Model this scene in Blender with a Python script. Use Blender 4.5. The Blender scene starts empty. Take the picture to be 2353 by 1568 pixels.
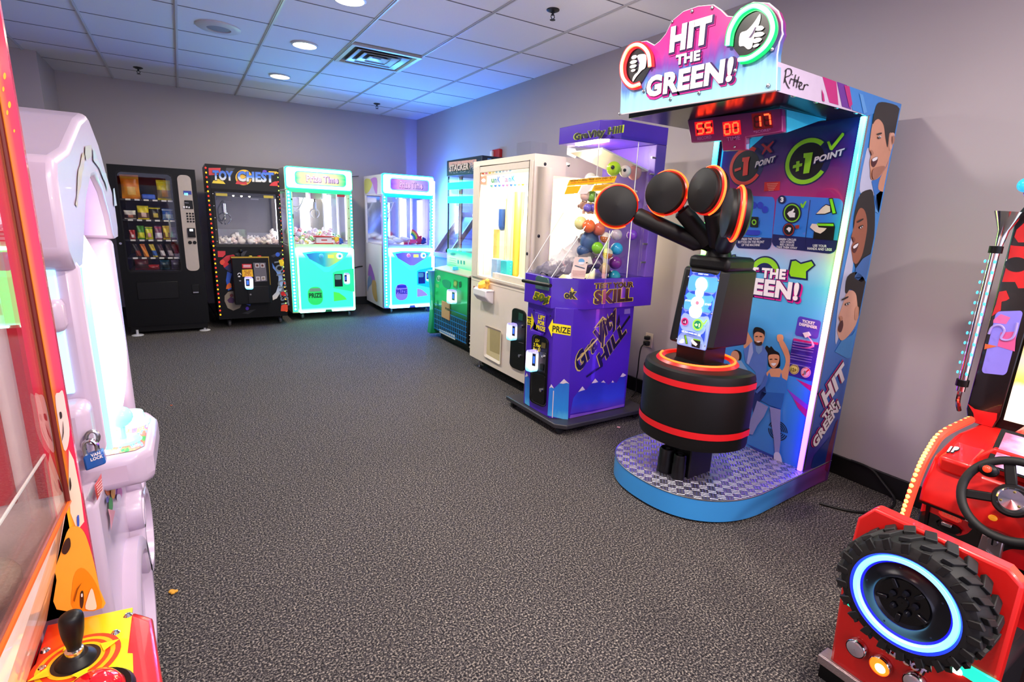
import bpy, bmesh, math, random
from mathutils import Vector, Matrix
from mathutils.geometry import tessellate_polygon
random.seed(7)
S = bpy.context.scene
COL = S.collection
PI = math.pi

# ---------------------------------------------------------------- camera
IW, IH, F = 2353.0, 1568.0, 1197.0
EYE = Vector((0.0, 0.0, 1.36))
RX = Vector((0.85088104, -0.08952336, 0.51767463))      # world X seen in camera axes (right, down, forward)
RY = Vector((-0.52392207, -0.21741218, 0.82355183))
RZ = Vector((0.03882165, -0.9719658, -0.23189516))
right = Vector((RX[0], RY[0], RZ[0])); down = Vector((RX[1], RY[1], RZ[1])); fwd = Vector((RX[2], RY[2], RZ[2]))
cam_data = bpy.data.cameras.new('camera')
cam_data.sensor_width = 36.0
cam_data.lens = F / IW * 36.0
cam_data.clip_start = 0.02
cam = bpy.data.objects.new('camera', cam_data)
cm = Matrix.Identity(4)
for i in range(3):
    cm[i][0] = right[i]; cm[i][1] = -down[i]; cm[i][2] = -fwd[i]; cm[i][3] = EYE[i]
cam.matrix_world = cm
COL.objects.link(cam)
S.camera = cam

# ---------------------------------------------------------------- world, light, exposure
world = bpy.data.worlds.new('world'); S.world = world
world.use_nodes = True
wn = world.node_tree.nodes['Background']
wn.inputs[0].default_value = (0.70, 0.68, 0.98, 1); wn.inputs[1].default_value = 0.95
S.view_settings.view_transform = 'Standard'
S.view_settings.look = 'None'
S.view_settings.exposure = 1.1
S.view_settings.gamma = 1.0
S.view_settings.use_curve_mapping = False
S.cycles.max_bounces = 7; S.cycles.diffuse_bounces = 3; S.cycles.glossy_bounces = 3
S.cycles.transparent_max_bounces = 14; S.cycles.transmission_bounces = 4
S.cycles.sample_clamp_indirect = 4.0
S.cycles.use_denoising = True
S.cycles.caustics_reflective = False; S.cycles.caustics_refractive = False

def lamp(name, loc, power, color, size=0.3, rot=(0, 0, 0), kind='AREA'):
    d = bpy.data.lights.new(name, kind); d.energy = power; d.color = color
    if kind == 'AREA': d.shape = 'DISK'; d.size = size
    else: d.shadow_soft_size = size
    o = bpy.data.objects.new(name, d); o.location = loc; o.rotation_euler = rot
    COL.objects.link(o); return o

# ---------------------------------------------------------------- picking points on real surfaces
def ray(u, v):
    c = Vector((u - IW / 2, v - IH / 2, F))
    return right * c.x + down * c.y + fwd * c.z

class Pl:
    """a real surface in the room: a point and an outward normal"""
    def __init__(s, p, n): s.p = Vector(p); s.n = Vector(n).normalized()
    def __call__(s, u, v, lift=0.0):
        d = ray(u, v); t = (s.p - EYE).dot(s.n) / d.dot(s.n)
        return EYE + d * t + s.n * lift
def PX(x, n=-1): return Pl((x, 0, 0), (n, 0, 0))
def PY(y, n=-1): return Pl((0, y, 0), (0, n, 0))
def PZ(z, n=1): return Pl((0, 0, z), (0, 0, n))

# ---------------------------------------------------------------- materials
def lin(c):
    if isinstance(c, str):
        c = c.lstrip('#'); c = [int(c[i:i + 2], 16) / 255 for i in (0, 2, 4)]
        c = [x / 12.92 if x <= 0.04045 else ((x + 0.055) / 1.055) ** 2.4 for x in c]
    return (c[0], c[1], c[2], 1.0)
_M = {}
def mat(name, col, rough=0.45, metal=0.0, emit=0.0, ecol=None, var=0.06, scale=30.0, bump=0.0, coat=0.0, spec=0.5, alpha=None):
    if name in _M: return _M[name]
    m = bpy.data.materials.new(name); m.use_nodes = True
    nt = m.node_tree; b = nt.nodes['Principled BSDF']
    c = lin(col)
    b.inputs['Roughness'].default_value = rough; b.inputs['Metallic'].default_value = metal
    b.inputs['Coat Weight'].default_value = coat; b.inputs['Specular IOR Level'].default_value = spec
    tc = nt.nodes.new('ShaderNodeTexCoord'); nz = nt.nodes.new('ShaderNodeTexNoise')
    nz.inputs['Scale'].default_value = scale; nz.inputs['Detail'].default_value = 3
    nt.links.new(tc.outputs['Object'], nz.inputs['Vector'])
    mx = nt.nodes.new('ShaderNodeMix'); mx.data_type = 'RGBA'
    mx.inputs[6].default_value = tuple(x * (1 - var) for x in c[:3]) + (1,)
    mx.inputs[7].default_value = tuple(min(1, x * (1 + var)) for x in c[:3]) + (1,)
    nt.links.new(nz.outputs['Fac'], mx.inputs[0]); nt.links.new(mx.outputs[2], b.inputs['Base Color'])
    if bump:
        bp = nt.nodes.new('ShaderNodeBump'); bp.inputs['Strength'].default_value = bump; bp.inputs['Distance'].default_value = 0.003
        nt.links.new(nz.outputs['Fac'], bp.inputs['Height']); nt.links.new(bp.outputs[0], b.inputs['Normal'])
    if emit:
        b.inputs['Emission Color'].default_value = lin(ecol or col); b.inputs['Emission Strength'].default_value = emit
    if alpha is not None: b.inputs['Alpha'].default_value = alpha
    _M[name] = m
    return m

def glass(name, tint=(1, 1, 1), refl=1.0, rough=0.02, base=0.04):
    """clear acrylic sheet: see-through with a Fresnel reflection"""
    if name in _M: return _M[name]
    m = bpy.data.materials.new(name); m.use_nodes = True; nt = m.node_tree
    for n in list(nt.nodes): nt.nodes.remove(n)
    out = nt.nodes.new('ShaderNodeOutputMaterial'); mx = nt.nodes.new('ShaderNodeMixShader')
    tr = nt.nodes.new('ShaderNodeBsdfTransparent'); gl = nt.nodes.new('ShaderNodeBsdfGlossy'); lw = nt.nodes.new('ShaderNodeLayerWeight')
    tr.inputs[0].default_value = tuple(tint) + (1,); gl.inputs['Roughness'].default_value = rough
    lw.inputs['Blend'].default_value = 0.5      # facing term, then Schlick's curve; the same from both sides of the sheet
    pw = nt.nodes.new('ShaderNodeMath'); pw.operation = 'POWER'; pw.inputs[1].default_value = 5.0
    mu = nt.nodes.new('ShaderNodeMath'); mu.operation = 'MULTIPLY_ADD'; mu.inputs[1].default_value = 0.9 * refl; mu.inputs[2].default_value = 0.02 + base * 0.1; mu.use_clamp = True
    nt.links.new(lw.outputs['Facing'], pw.inputs[0]); nt.links.new(pw.outputs[0], mu.inputs[0]); nt.links.new(mu.outputs[0], mx.inputs[0])
    nt.links.new(tr.outputs[0], mx.inputs[1]); nt.links.new(gl.outputs[0], mx.inputs[2]); nt.links.new(mx.outputs[0], out.inputs[0])
    _M[name] = m
    return m

def gradmat(name, stops, axis=2, rough=0.35, emit=0.0, streak=0.0, sscale=(1, 1, 1), coat=0.3, noise=0.0, nscale=6, angle=None):
    """a printed gradient along the object's own box (stops: [(pos, colour)])"""
    if name in _M: return _M[name]
    m = bpy.data.materials.new(name); m.use_nodes = True; nt = m.node_tree; b = nt.nodes['Principled BSDF']
    b.inputs['Roughness'].default_value = rough; b.inputs['Coat Weight'].default_value = coat
    tc = nt.nodes.new('ShaderNodeTexCoord'); sp = nt.nodes.new('ShaderNodeSeparateXYZ'); nt.links.new(tc.outputs['Generated'], sp.inputs[0])
    val = sp.outputs[axis]
    if angle is not None:                       # mix two axes: angle = (axis2, weight)
        a2 = nt.nodes.new('ShaderNodeMath'); a2.operation = 'MULTIPLY_ADD'; a2.inputs[1].default_value = angle[1]
        nt.links.new(sp.outputs[angle[0]], a2.inputs[0]); nt.links.new(val, a2.inputs[2]); val = a2.outputs[0]
    if streak or noise:
        mp = nt.nodes.new('ShaderNodeMapping'); mp.inputs['Scale'].default_value = sscale
        nt.links.new(tc.outputs['Generated'], mp.inputs[0])
        nz = nt.nodes.new('ShaderNodeTexNoise'); nz.inputs['Scale'].default_value = nscale; nz.inputs['Detail'].default_value = 4
        nt.links.new(mp.outputs[0], nz.inputs['Vector'])
        ad = nt.nodes.new('ShaderNodeMath'); ad.operation = 'SUBTRACT'; ad.inputs[1].default_value = 0.5
        nt.links.new(nz.outputs['Fac'], ad.inputs[0])
        ma = nt.nodes.new('ShaderNodeMath'); ma.operation = 'MULTIPLY_ADD'; ma.inputs[1].default_value = streak or noise
        nt.links.new(ad.outputs[0], ma.inputs[0]); nt.links.new(val, ma.inputs[2]); val = ma.outputs[0]
    cr = nt.nodes.new('ShaderNodeValToRGB'); e = cr.color_ramp.elements
    e[0].position = stops[0][0]; e[0].color = lin(stops[0][1]); e[1].position = stops[-1][0]; e[1].color = lin(stops[-1][1])
    for p, c in stops[1:-1]:
        k = e.new(p); k.color = lin(c)
    nt.links.new(val, cr.inputs[0]); nt.links.new(cr.outputs[0], b.inputs['Base Color'])
    if emit:
        nt.links.new(cr.outputs[0], b.inputs['Emission Color']); b.inputs['Emission Strength'].default_value = emit
    _M[name] = m
    return m
def P(name, col, **k): return mat('print_' + name, col, rough=k.pop('rough', 0.35), coat=0.2, **k)      # ink on a panel

# ---------------------------------------------------------------- mesh helpers
WL = {}                                        # world location of every object
class MB:
    def __init__(s): s.v = []; s.f = []; s.m = []
    def add(s, vs, fs, mi=0):
        o = len(s.v); s.v += [Vector(v) for v in vs]
        for f in fs: s.f.append([i + o for i in f]); s.m.append(mi)
        return s
    def box(s, x0, x1, y0, y1, z0, z1, mi=0):
        return s.add([(x0, y0, z0), (x1, y0, z0), (x1, y1, z0), (x0, y1, z0), (x0, y0, z1), (x1, y0, z1), (x1, y1, z1), (x0, y1, z1)],
                     [(0, 3, 2, 1), (4, 5, 6, 7), (0, 1, 5, 4), (1, 2, 6, 5), (2, 3, 7, 6), (3, 0, 4, 7)], mi)
    def obox(s, c, u, v, w, mi=0):             # box from centre and three half vectors
        c = Vector(c); u = Vector(u); v = Vector(v); w = Vector(w)
        vs = [c + a * u + b * v + d * w for d in (-1, 1) for b in (-1, 1) for a in (-1, 1)]
        return s.add(vs, [(0, 2, 3, 1), (4, 5, 7, 6), (0, 1, 5, 4), (2, 6, 7, 3), (0, 4, 6, 2), (1, 3, 7, 5)], mi)
    def poly(s, pts, mi=0):
        pts = [Vector(p) for p in pts]
        if len(pts) <= 4: return s.add(pts, [tuple(range(len(pts)))], mi)
        return s.add(pts, [tuple(t) for t in tessellate_polygon([pts])], mi)
    def prism(s, pts, d, mi=0, cap=None):
        pts = [Vector(p) for p in pts]; d = Vector(d); n = len(pts)
        s.add(pts + [p + d for p in pts], [(i, (i + 1) % n, n + (i + 1) % n, n + i) for i in range(n)], mi)
        t = tessellate_polygon([pts]); c = mi if cap is None else cap
        s.add(pts, [tuple(x) for x in t], c); s.add([p + d for p in pts], [tuple(x) for x in t], mi)
        return s
    def strip(s, a, b, mi=0, closed=False):    # quads between two lines of points
        n = len(a); r = range(n if closed else n - 1)
        return s.add(list(a) + list(b), [(i, (i + 1) % n, n + (i + 1) % n, n + i) for i in r], mi)
    def tube(s, pts, r, n=8, mi=0, closed=False, caps=True):
        pts = [Vector(p) for p in pts]; k = len(pts); rings = []
        up = None
        for i, p in enumerate(pts):
            a = pts[i - 1] if (i or closed) else p; b = pts[(i + 1) % k] if (i < k - 1 or closed) else p
            t = (b - a).normalized()
            if up is None: up = t.orthogonal().normalized()
            up = (up - t * up.dot(t)).normalized(); q = t.cross(up)
            rr = r[i] if isinstance(r, (list, tuple)) else r
            rings.append([p + (up * math.cos(2 * PI * j / n) + q * math.sin(2 * PI * j / n)) * rr for j in range(n)])
        vs = [v for g in rings for v in g]; fs = []
        for i in range(k if closed else k - 1):
            a = i * n; b = ((i + 1) % k) * n
            fs += [(a + j, a + (j + 1) % n, b + (j + 1) % n, b + j) for j in range(n)]
        if caps and not closed: fs += [tuple(range(n)), tuple((k - 1) * n + j for j in range(n))]
        return s.add(vs, fs, mi)
    def cyl(s, a, b, r, n=20, mi=0, r2=None): return s.tube([a, b], [r, r if r2 is None else r2], n, mi)
    def lathe(s, prof, o, axis, n=32, mi=0, ax2=None, sy=1.0):
        """profile [(radius, height, material)] around an axis"""
        o = Vector(o); axis = Vector(axis).normalized(); u = (Vector(ax2) if ax2 else axis.orthogonal()).normalized(); w = axis.cross(u)
        ring = lambda r, h: [o + axis * h + (u * math.cos(2 * PI * j / n) + w * math.sin(2 * PI * j / n) * sy) * r for j in range(n)]
        for i in range(len(prof) - 1):
            a, b = prof[i], prof[i + 1]; k = a[2] if len(a) > 2 else mi
            s.strip(ring(max(a[0], 1e-4), a[1]), ring(max(b[0], 1e-4), b[1]), k, True)
        return s
    def sphere(s, c, r, sc=(1, 1, 1), nu=14, nv=9, mi=0, rot=None):
        c = Vector(c); vs = []; fs = []
        for i in range(nv + 1):
            t = PI * i / nv
            for j in range(nu):
                p = Vector((math.sin(t) * math.cos(2 * PI * j / nu) * sc[0], math.sin(t) * math.sin(2 * PI * j / nu) * sc[1], math.cos(t) * sc[2])) * r
                if rot: p = rot @ p
                vs.append(c + p)
        for i in range(nv):
            for j in range(nu): fs.append((i * nu + j, i * nu + (j + 1) % nu, (i + 1) * nu + (j + 1) % nu, (i + 1) * nu + j))
        return s.add(vs, fs, mi)
    def build(s, name, mats, parent=None, bevel=0.0, smooth=True, seg=2, ang=35):
        if not isinstance(mats, (list, tuple)): mats = [mats]
        lo = Vector([min(v[i] for v in s.v) for i in range(3)]); hi = Vector([max(v[i] for v in s.v) for i in range(3)])
        c = (lo + hi) / 2
        if parent is None: c.z = lo.z
        me = bpy.data.meshes.new(name); me.from_pydata([v - c for v in s.v], [], s.f)
        for m in mats: me.materials.append(m)
        me.polygons.foreach_set('material_index', s.m)
        bm = bmesh.new(); bm.from_mesh(me)
        bmesh.ops.remove_doubles(bm, verts=bm.verts, dist=0.00004)
        bmesh.ops.dissolve_degenerate(bm, edges=bm.edges, dist=0.00002)
        bmesh.ops.recalc_face_normals(bm, faces=bm.faces)
        if smooth:
            for f in bm.faces: f.smooth = True
            for e in bm.edges:
                if len(e.link_faces) == 2 and e.calc_face_angle(0) > math.radians(ang): e.smooth = False
        bm.to_mesh(me); bm.free()
        o = bpy.data.objects.new(name, me); COL.objects.link(o)
        if parent is not None: o.parent = parent; o.location = c - WL[parent]
        else: o.location = c
        WL[o] = c.copy()
        if bevel:
            bv = o.modifiers.new('bevel', 'BEVEL'); bv.width = bevel; bv.segments = seg; bv.limit_method = 'ANGLE'; bv.angle_limit = math.radians(40)
        return o

def tag(o, label, cat, group=None):
    o['label'] = label; o['category'] = cat
    if group: o['group'] = group
    return o
def struct(o): o['kind'] = 'structure'; return o
def thing(name, label, cat, loc, group=None):
    o = bpy.data.objects.new(name, None); o.empty_display_size = 0.1; COL.objects.link(o)
    o.location = loc; WL[o] = Vector(loc)
    return tag(o, label, cat, group)
def dup(o, delta, parent=None):
    """copy of a mesh part moved by delta, sharing its data"""
    c = o.copy(); COL.objects.link(c)
    c.parent = parent if parent is not None else o.parent
    base = WL[c.parent] if c.parent else Vector((0, 0, 0))
    w = WL[o] + Vector(delta); c.location = w - base; WL[c] = w
    return c
def part(parent, name, mats, fn, **k):
    b = MB(); fn(b); return b.build(name, mats, parent, **k)
def boxp(parent, name, m, x0, x1, y0, y1, z0, z1, bevel=0.0, **k):
    return MB().box(x0, x1, y0, y1, z0, z1).build(name, m, parent, bevel, **k)

def spl(pts, n=5, closed=True):
    """Catmull-Rom through 2-D or 3-D points"""
    k = len(pts); out = []
    pts = [Vector(p) for p in pts]
    for i in range(k if closed else k - 1):
        if closed: p0, p1, p2, p3 = pts[i - 1], pts[i], pts[(i + 1) % k], pts[(i + 2) % k]
        else: p0, p1, p2, p3 = pts[max(i - 1, 0)], pts[i], pts[i + 1], pts[min(i + 2, k - 1)]
        for j in range(n):
            t = j / n
            out.append(0.5 * ((2 * p1) + (p2 - p0) * t + (2 * p0 - 5 * p1 + 4 * p2 - p3) * t * t + (3 * p1 - p0 - 3 * p2 + p3) * t ** 3))
    if not closed: out.append(pts[-1])
    return out
def rrect(x0, y0, x1, y1, r, n=5):
    out = []
    for cx, cy, a in ((x1 - r, y0 + r, -90), (x1 - r, y1 - r, 0), (x0 + r, y1 - r, 90), (x0 + r, y0 + r, 180)):
        for j in range(n + 1):
            t = math.radians(a + 90 * j / n); out.append((cx + r * math.cos(t), cy + r * math.sin(t)))
    return out
def quadmap(q, pts):
    """map unit-square points onto a pixel quad (tl, tr, br, bl)"""
    tl, tr, br, bl = [Vector(p) for p in q]
    out = []
    for a, b in pts:
        top = tl.lerp(tr, a); bot = bl.lerp(br, a); out.append(top.lerp(bot, b))
    return out
def rq(q, r=0.12, asp=1.0, n=5):
    """rounded pixel quad; asp = height / width"""
    p = rrect(0, 0, 1, asp, r, n)
    return quadmap(q, [(a, b / asp) for a, b in p])
def ell(cx, cy, rx, ry, n=28, rot=0.0, a0=0, a1=360):
    out = []; c, s = math.cos(rot), math.sin(rot)
    full = abs(a1 - a0) >= 360
    for j in range(n if full else n + 1):
        t = math.radians(a0 + (a1 - a0) * j / n); x = rx * math.cos(t); y = ry * math.sin(t)
        out.append((cx + x * c - y * s, cy + x * s + y * c))
    return out

LAY = 0.0007
def circ(plane, c, r, n=36, a0=0, a1=360, r2=None):
    """true circle (or ring segment, inner radius r2) on a plane about the point at pixel c"""
    o = plane(*c); u = Vector((0, 0, 1)).cross(plane.n).normalized(); v = plane.n.cross(u)
    full = abs(a1 - a0) >= 360
    def arc(R, rev=False):
        k = [math.radians(a0 + (a1 - a0) * j / n) for j in range(n if full and r2 is None else n + 1)]
        return [o + u * R * math.cos(t) + v * R * math.sin(t) for t in (reversed(k) if rev else k)]
    return arc(r) if r2 is None else arc(r) + arc(r2, True)
def graphic(parent, name, plane, items, base=1, label=None):
    """artwork printed on a plane of its thing: items = (pixel outline, material[, layer])"""
    b = MB(); mats = []
    for k, it in enumerate(items):
        pts, m = it[0], it[1]; ly = it[2] if len(it) > 2 else k
        if m not in mats: mats.append(m)
        b.poly([plane(p[0], p[1], (base + ly) * LAY) if len(p) == 2 else Vector(p) + plane.n * (base + ly) * LAY for p in pts], mats.index(m))
    o = b.build(name, mats, parent, smooth=False)
    if label: o['label'] = label
    return o
def clip(poly, a, c):
    """keep the part of a pixel outline on the left of the line a -> c (seen on the picture)"""
    side = lambda p: (c[0] - a[0]) * (p[1] - a[1]) - (c[1] - a[1]) * (p[0] - a[0])
    out = []
    for i in range(len(poly)):
        p, q = poly[i - 1], poly[i]; sp, sq = side(p), side(q)
        if (sp > 0) != (sq > 0):
            k = sp / (sp - sq); out.append((p[0] + (q[0] - p[0]) * k, p[1] + (q[1] - p[1]) * k))
        if sq > 0: out.append((q[0], q[1]))
    return out
def graphics(parent, name, plane, items, base=1):
    for k, it in enumerate(items): graphic(parent, name, plane, [it], base=base + k)
def band(plane, line, w, lift, b, mi=0):
    """flat ribbon of width w (pixels) along a pixel line"""
    line = [Vector(p) for p in line]; A = []; B = []
    for i, p in enumerate(line):
        t = (line[min(i + 1, len(line) - 1)] - line[max(i - 1, 0)]).normalized(); n = Vector((-t.y, t.x)) * w / 2
        A.append(plane(*(p + n), lift)); B.append(plane(*(p - n), lift))
    b.strip(A, B, mi)

def text_mesh(s, bold=0.02, shear=0.0, extrude=0.0):
    cu = bpy.data.curves.new('lettering', 'FONT'); cu.body = s; cu.size = 1.0; cu.offset = bold; cu.shear = shear
    cu.extrude = extrude; cu.fill_mode = 'BOTH'; cu.resolution_u = 3; cu.space_line = 0.95; cu.align_x = 'CENTER'; cu.space_character = 1.0 + max(bold, 0) * 1.3
    o = bpy.data.objects.new('lettering', cu); COL.objects.link(o)
    bpy.context.view_layer.update()
    dg = bpy.context.evaluated_depsgraph_get(); me = o.evaluated_get(dg).to_mesh()
    vs = [v.co.copy() for v in me.vertices]; fs = [tuple(p.vertices) for p in me.polygons]
    o.evaluated_get(dg).to_mesh_clear(); bpy.data.objects.remove(o); bpy.data.curves.remove(cu)
    return vs, fs
def lettering(parent, s, plane, quad, m, lift=0.004, bold=0.02, shear=0.0, depth=0.0, under=(), name='lettering', label=None):
    """words on a plane; quad = pixel corners (bottom-left, bottom-right, top-left) of their box; under = [(material, extra bold, (dx, dy) px, lift)]"""
    ref, _ = text_mesh(s, bold, shear)
    x0 = min(v.x for v in ref); x1 = max(v.x for v in ref); y0 = min(v.y for v in ref); y1 = max(v.y for v in ref)
    b = MB(); mats = []
    for (mm, ex, off, lf) in list(under) + [(m, 0.0, (0, 0), lift)]:
        vs, fs = text_mesh(s, bold + ex, shear)
        q = [plane(p[0] + off[0], p[1] + off[1], lf) for p in quad]
        U = (q[1] - q[0]) / (x1 - x0); V = (q[2] - q[0]) / (y1 - y0)
        if mm not in mats: mats.append(mm)
        pts = [q[0] + U * (v.x - x0) + V * (v.y - y0) for v in vs]
        b.add(pts, fs, mats.index(mm))
        if depth and mm is m:
            b.add([p - plane.n * depth for p in pts], fs, mats.index(mm))
    o = b.build(name, mats, parent, smooth=False)
    if label: o['label'] = label
    return o
# ---------------------------------------------------------------- shared materials
def setmat():
    pass
M_wall = mat('painted_wall', '#b3a9ae', rough=0.6, var=0.02, scale=4)
M_tile = mat('ceiling_tile', '#e8e4ec', rough=0.9, var=0.03, scale=90, bump=0.15)
M_tbar = mat('ceiling_bar', '#cfccd2', rough=0.35, var=0.02)
M_gap = mat('ceiling_gap', '#6d6a72', rough=0.8)
M_base = mat('black_vinyl', '#0b0a0c', rough=0.45)
M_black = mat('black_laminate', '#060608', rough=0.4, var=0.1, spec=0.25)
M_blackp = mat('black_plastic', '#0a090b', rough=0.42, var=0.1, spec=0.3)
M_rubber = mat('black_rubber', '#0c0c0d', rough=0.6, var=0.15)
M_vinyl = mat('black_upholstery', '#0a0808', rough=0.5, var=0.2, scale=500, bump=0.08, spec=0.35)
M_steel = mat('steel', '#b9b9bd', rough=0.28, metal=1.0)
M_chrome = mat('chrome', '#d8d8dc', rough=0.12, metal=1.0)
M_dsteel = mat('dark_steel', '#3a3a40', rough=0.4, metal=0.8)
M_white = mat('white_plastic', '#e6e0e2', rough=0.35, var=0.02)
M_cream = mat('cream_powdercoat', '#e9dccb', rough=0.4, var=0.02)
M_grey = mat('grey_laminate', '#8f8a90', rough=0.5)
M_glass = glass('clear_glass')
M_acr = glass('clear_acrylic', refl=0.9, base=0.25)
K_white = P('white', '#ece6ea'); K_black = P('black', '#0a090c'); K_red = P('red', '#d2181c'); K_yel = P('yellow', '#f2d21a')
K_navy = P('navy', '#141a52'); K_lime = P('lime', '#7fc81c'); K_pink = P('pink', '#d8218a'); K_orange = P('orange', '#ee6a14')
K_sky = P('sky', '#4d9fdc'); K_blue = P('blue', '#2358c8'); K_purple = P('purple', '#5326b8'); K_green = P('green', '#1f9a45')
K_skin = P('skin', '#dd9a74'); K_skin2 = P('skin_dark', '#8a5238'); K_hair = P('hair', '#14100f'); K_lip = P('lip', '#a3322f'); K_grey = P('grey', '#77737c')

# carpet
def carpet():
    m = bpy.data.materials.new('loop_carpet'); m.use_nodes = True; nt = m.node_tree; b = nt.nodes['Principled BSDF']
    b.inputs['Roughness'].default_value = 0.95; b.inputs['Specular IOR Level'].default_value = 0.15
    tc = nt.nodes.new('ShaderNodeTexCoord')
    nz = nt.nodes.new('ShaderNodeTexNoise'); nz.inputs['Scale'].default_value = 150; nz.inputs['Detail'].default_value = 3; nz.inputs['Roughness'].default_value = 0.7
    n2 = nt.nodes.new('ShaderNodeTexNoise'); n2.inputs['Scale'].default_value = 1.3; n2.inputs['Detail'].default_value = 3
    for n in (nz, n2): nt.links.new(tc.outputs['Object'], n.inputs['Vector'])
    cr = nt.nodes.new('ShaderNodeValToRGB'); e = cr.color_ramp.elements
    e[0].position = 0.38; e[0].color = lin('#171518'); e[1].position = 0.66; e[1].color = lin('#b5aa9d')
    k = e.new(0.52); k.color = lin('#474345')
    nt.links.new(nz.outputs['Fac'], cr.inputs[0])
    mx = nt.nodes.new('ShaderNodeMix'); mx.data_type = 'RGBA'; mx.blend_type = 'MULTIPLY'; mx.inputs[0].default_value = 0.25
    nt.links.new(cr.outputs[0], mx.inputs[6]); nt.links.new(n2.outputs['Fac'], mx.inputs[7]); nt.links.new(mx.outputs[2], b.inputs['Base Color'])
    bp = nt.nodes.new('ShaderNodeBump'); bp.inputs['Strength'].default_value = 0.5; bp.inputs['Distance'].default_value = 0.004
    nt.links.new(nz.outputs['Fac'], bp.inputs['Height']); nt.links.new(bp.outputs[0], b.inputs['Normal'])
    return m

XR, YB, ZC = 3.06, 7.74, 2.69
XL, YF = -1.56, -2.6
struct(MB().box(XL - 0.1, XR + 0.1, YF, YB + 0.1, -0.1, 0.0).build('floor', carpet(), smooth=False))
struct(MB().box(XL - 0.1, XR + 0.1, YF, YB + 0.1, ZC, ZC + 0.1).build('ceiling', M_tile, smooth=False))
struct(MB().box(XR, XR + 0.1, YF, YB + 0.1, 0.0, ZC).build('wall_right', M_wall, smooth=False))
struct(MB().box(-1.36, XR, YB, YB + 0.1, 0.0, ZC).build('wall_back', M_wall, smooth=False))
b = MB().box(XL - 0.1, XL, YF, 6.9, 0.0, ZC).box(-1.36 - 0.2, -1.02, 6.9, YB + 0.1, 0.0, ZC)
struct(b.build('wall_left', M_wall, smooth=False))
struct(MB().box(-1.02, XR, YB - 0.014, YB, 0.0, 0.115).build('baseboard_back', M_base, bevel=0.004))
struct(MB().box(XR - 0.014, XR, YF, YB - 0.014, 0.0, 0.115).build('baseboard_right', M_base, bevel=0.004))
struct(MB().box(XL, XL + 0.014, YF, 6.9, 0.0, 0.115).build('baseboard_left', M_base, bevel=0.004))
# suspended ceiling: bright runners one way, thin seams the other
b = MB()
for i in range(-3, 5):
    x = 1.299 - 0.6105 + 0.6105 * i
    x = 3.06 - 0.553 - 0.604 * (4 - i)
    if XL < x < XR: b.box(x - 0.012, x + 0.012, YF, YB, ZC - 0.006, ZC + 0.002); b.box(x - 0.004, x + 0.004, YF, YB, ZC - 0.012, ZC - 0.006)
struct(b.build('trim_1', M_tbar, smooth=False))
b = MB()
for i in range(18):
    y = 7.147 - 0.62 * i
    b.box(XL, XR, y - 0.004, y + 0.004, ZC - 0.0025, ZC + 0.002)
struct(b.build('trim_2', M_gap, smooth=False))

# ceiling fittings
M_lampw = mat('lamp_white', '#fff6ea', emit=9.0, ecol='#fff1dd'); M_lampy = mat('lamp_yellow', '#fff2b0', emit=5.0, ecol='#ffe9a8')
def ceiling_light(x, y, m, label, power, col):
    t = thing('ceiling_light', label, 'ceiling light', (x, y, ZC - 0.02), 'round ceiling downlights')
    part(t, 'trim_ring', M_tbar, lambda b: b.lathe([(0.095, 0.018), (0.105, 0.018), (0.105, 0.008), (0.092, 0.004), (0.09, 0.012)], (x, y, ZC - 0.018), (0, 0, 1), 40))
    part(t, 'diffuser', m, lambda b: b.lathe([(0.001, 0.006), (0.06, 0.006), (0.0915, 0.012)], (x, y, ZC - 0.018), (0, 0, 1), 40))
    if power: lamp('downlight_bulb', (x, y, ZC - 0.03), power, col, 0.17)
    return t
ceiling_light(0.998, 5.017, M_lampw, 'bright white round downlight, the larger disc left of the square ceiling vent', 14, (1, 0.93, 0.84))
ceiling_light(0.995, 6.311, M_lampy, 'pale yellow round downlight nearest the back wall', 8, (1, 0.9, 0.6))
ceiling_light(1.046, 3.80, M_lampw, 'round downlight cut off by the top edge of the photo', 14, (1, 0.93, 0.84))
for (x, y, pw) in ((1.05, 1.9, 16), (1.05, 0.2, 20), (1.0, -1.4, 26), (2.3, -1.4, 26)):
    lamp('downlight_bulb', (x, y, ZC - 0.03), pw * 1.1, (1, 0.90, 0.80), 0.17)

t = thing('ceiling_speaker', 'round white flush speaker in the ceiling left of the downlights', 'speaker', (0.369, 5.0, ZC - 0.02))
part(t, 'rim', M_tbar, lambda b: b.lathe([(0.155, 0.02), (0.155, 0.012), (0.14, 0.004), (0.085, 0.002), (0.085, 0.012)], (0.369, 5.0, ZC - 0.02), (0, 0, 1), 48))
part(t, 'grille', mat('speaker_grille', '#9b98a4', rough=0.7, var=0.3, scale=400, bump=0.5), lambda b: b.lathe([(0.001, 0.003), (0.06, 0.004), (0.0845, 0.01)], (0.369, 5.0, ZC - 0.02), (0, 0, 1), 48))

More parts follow.
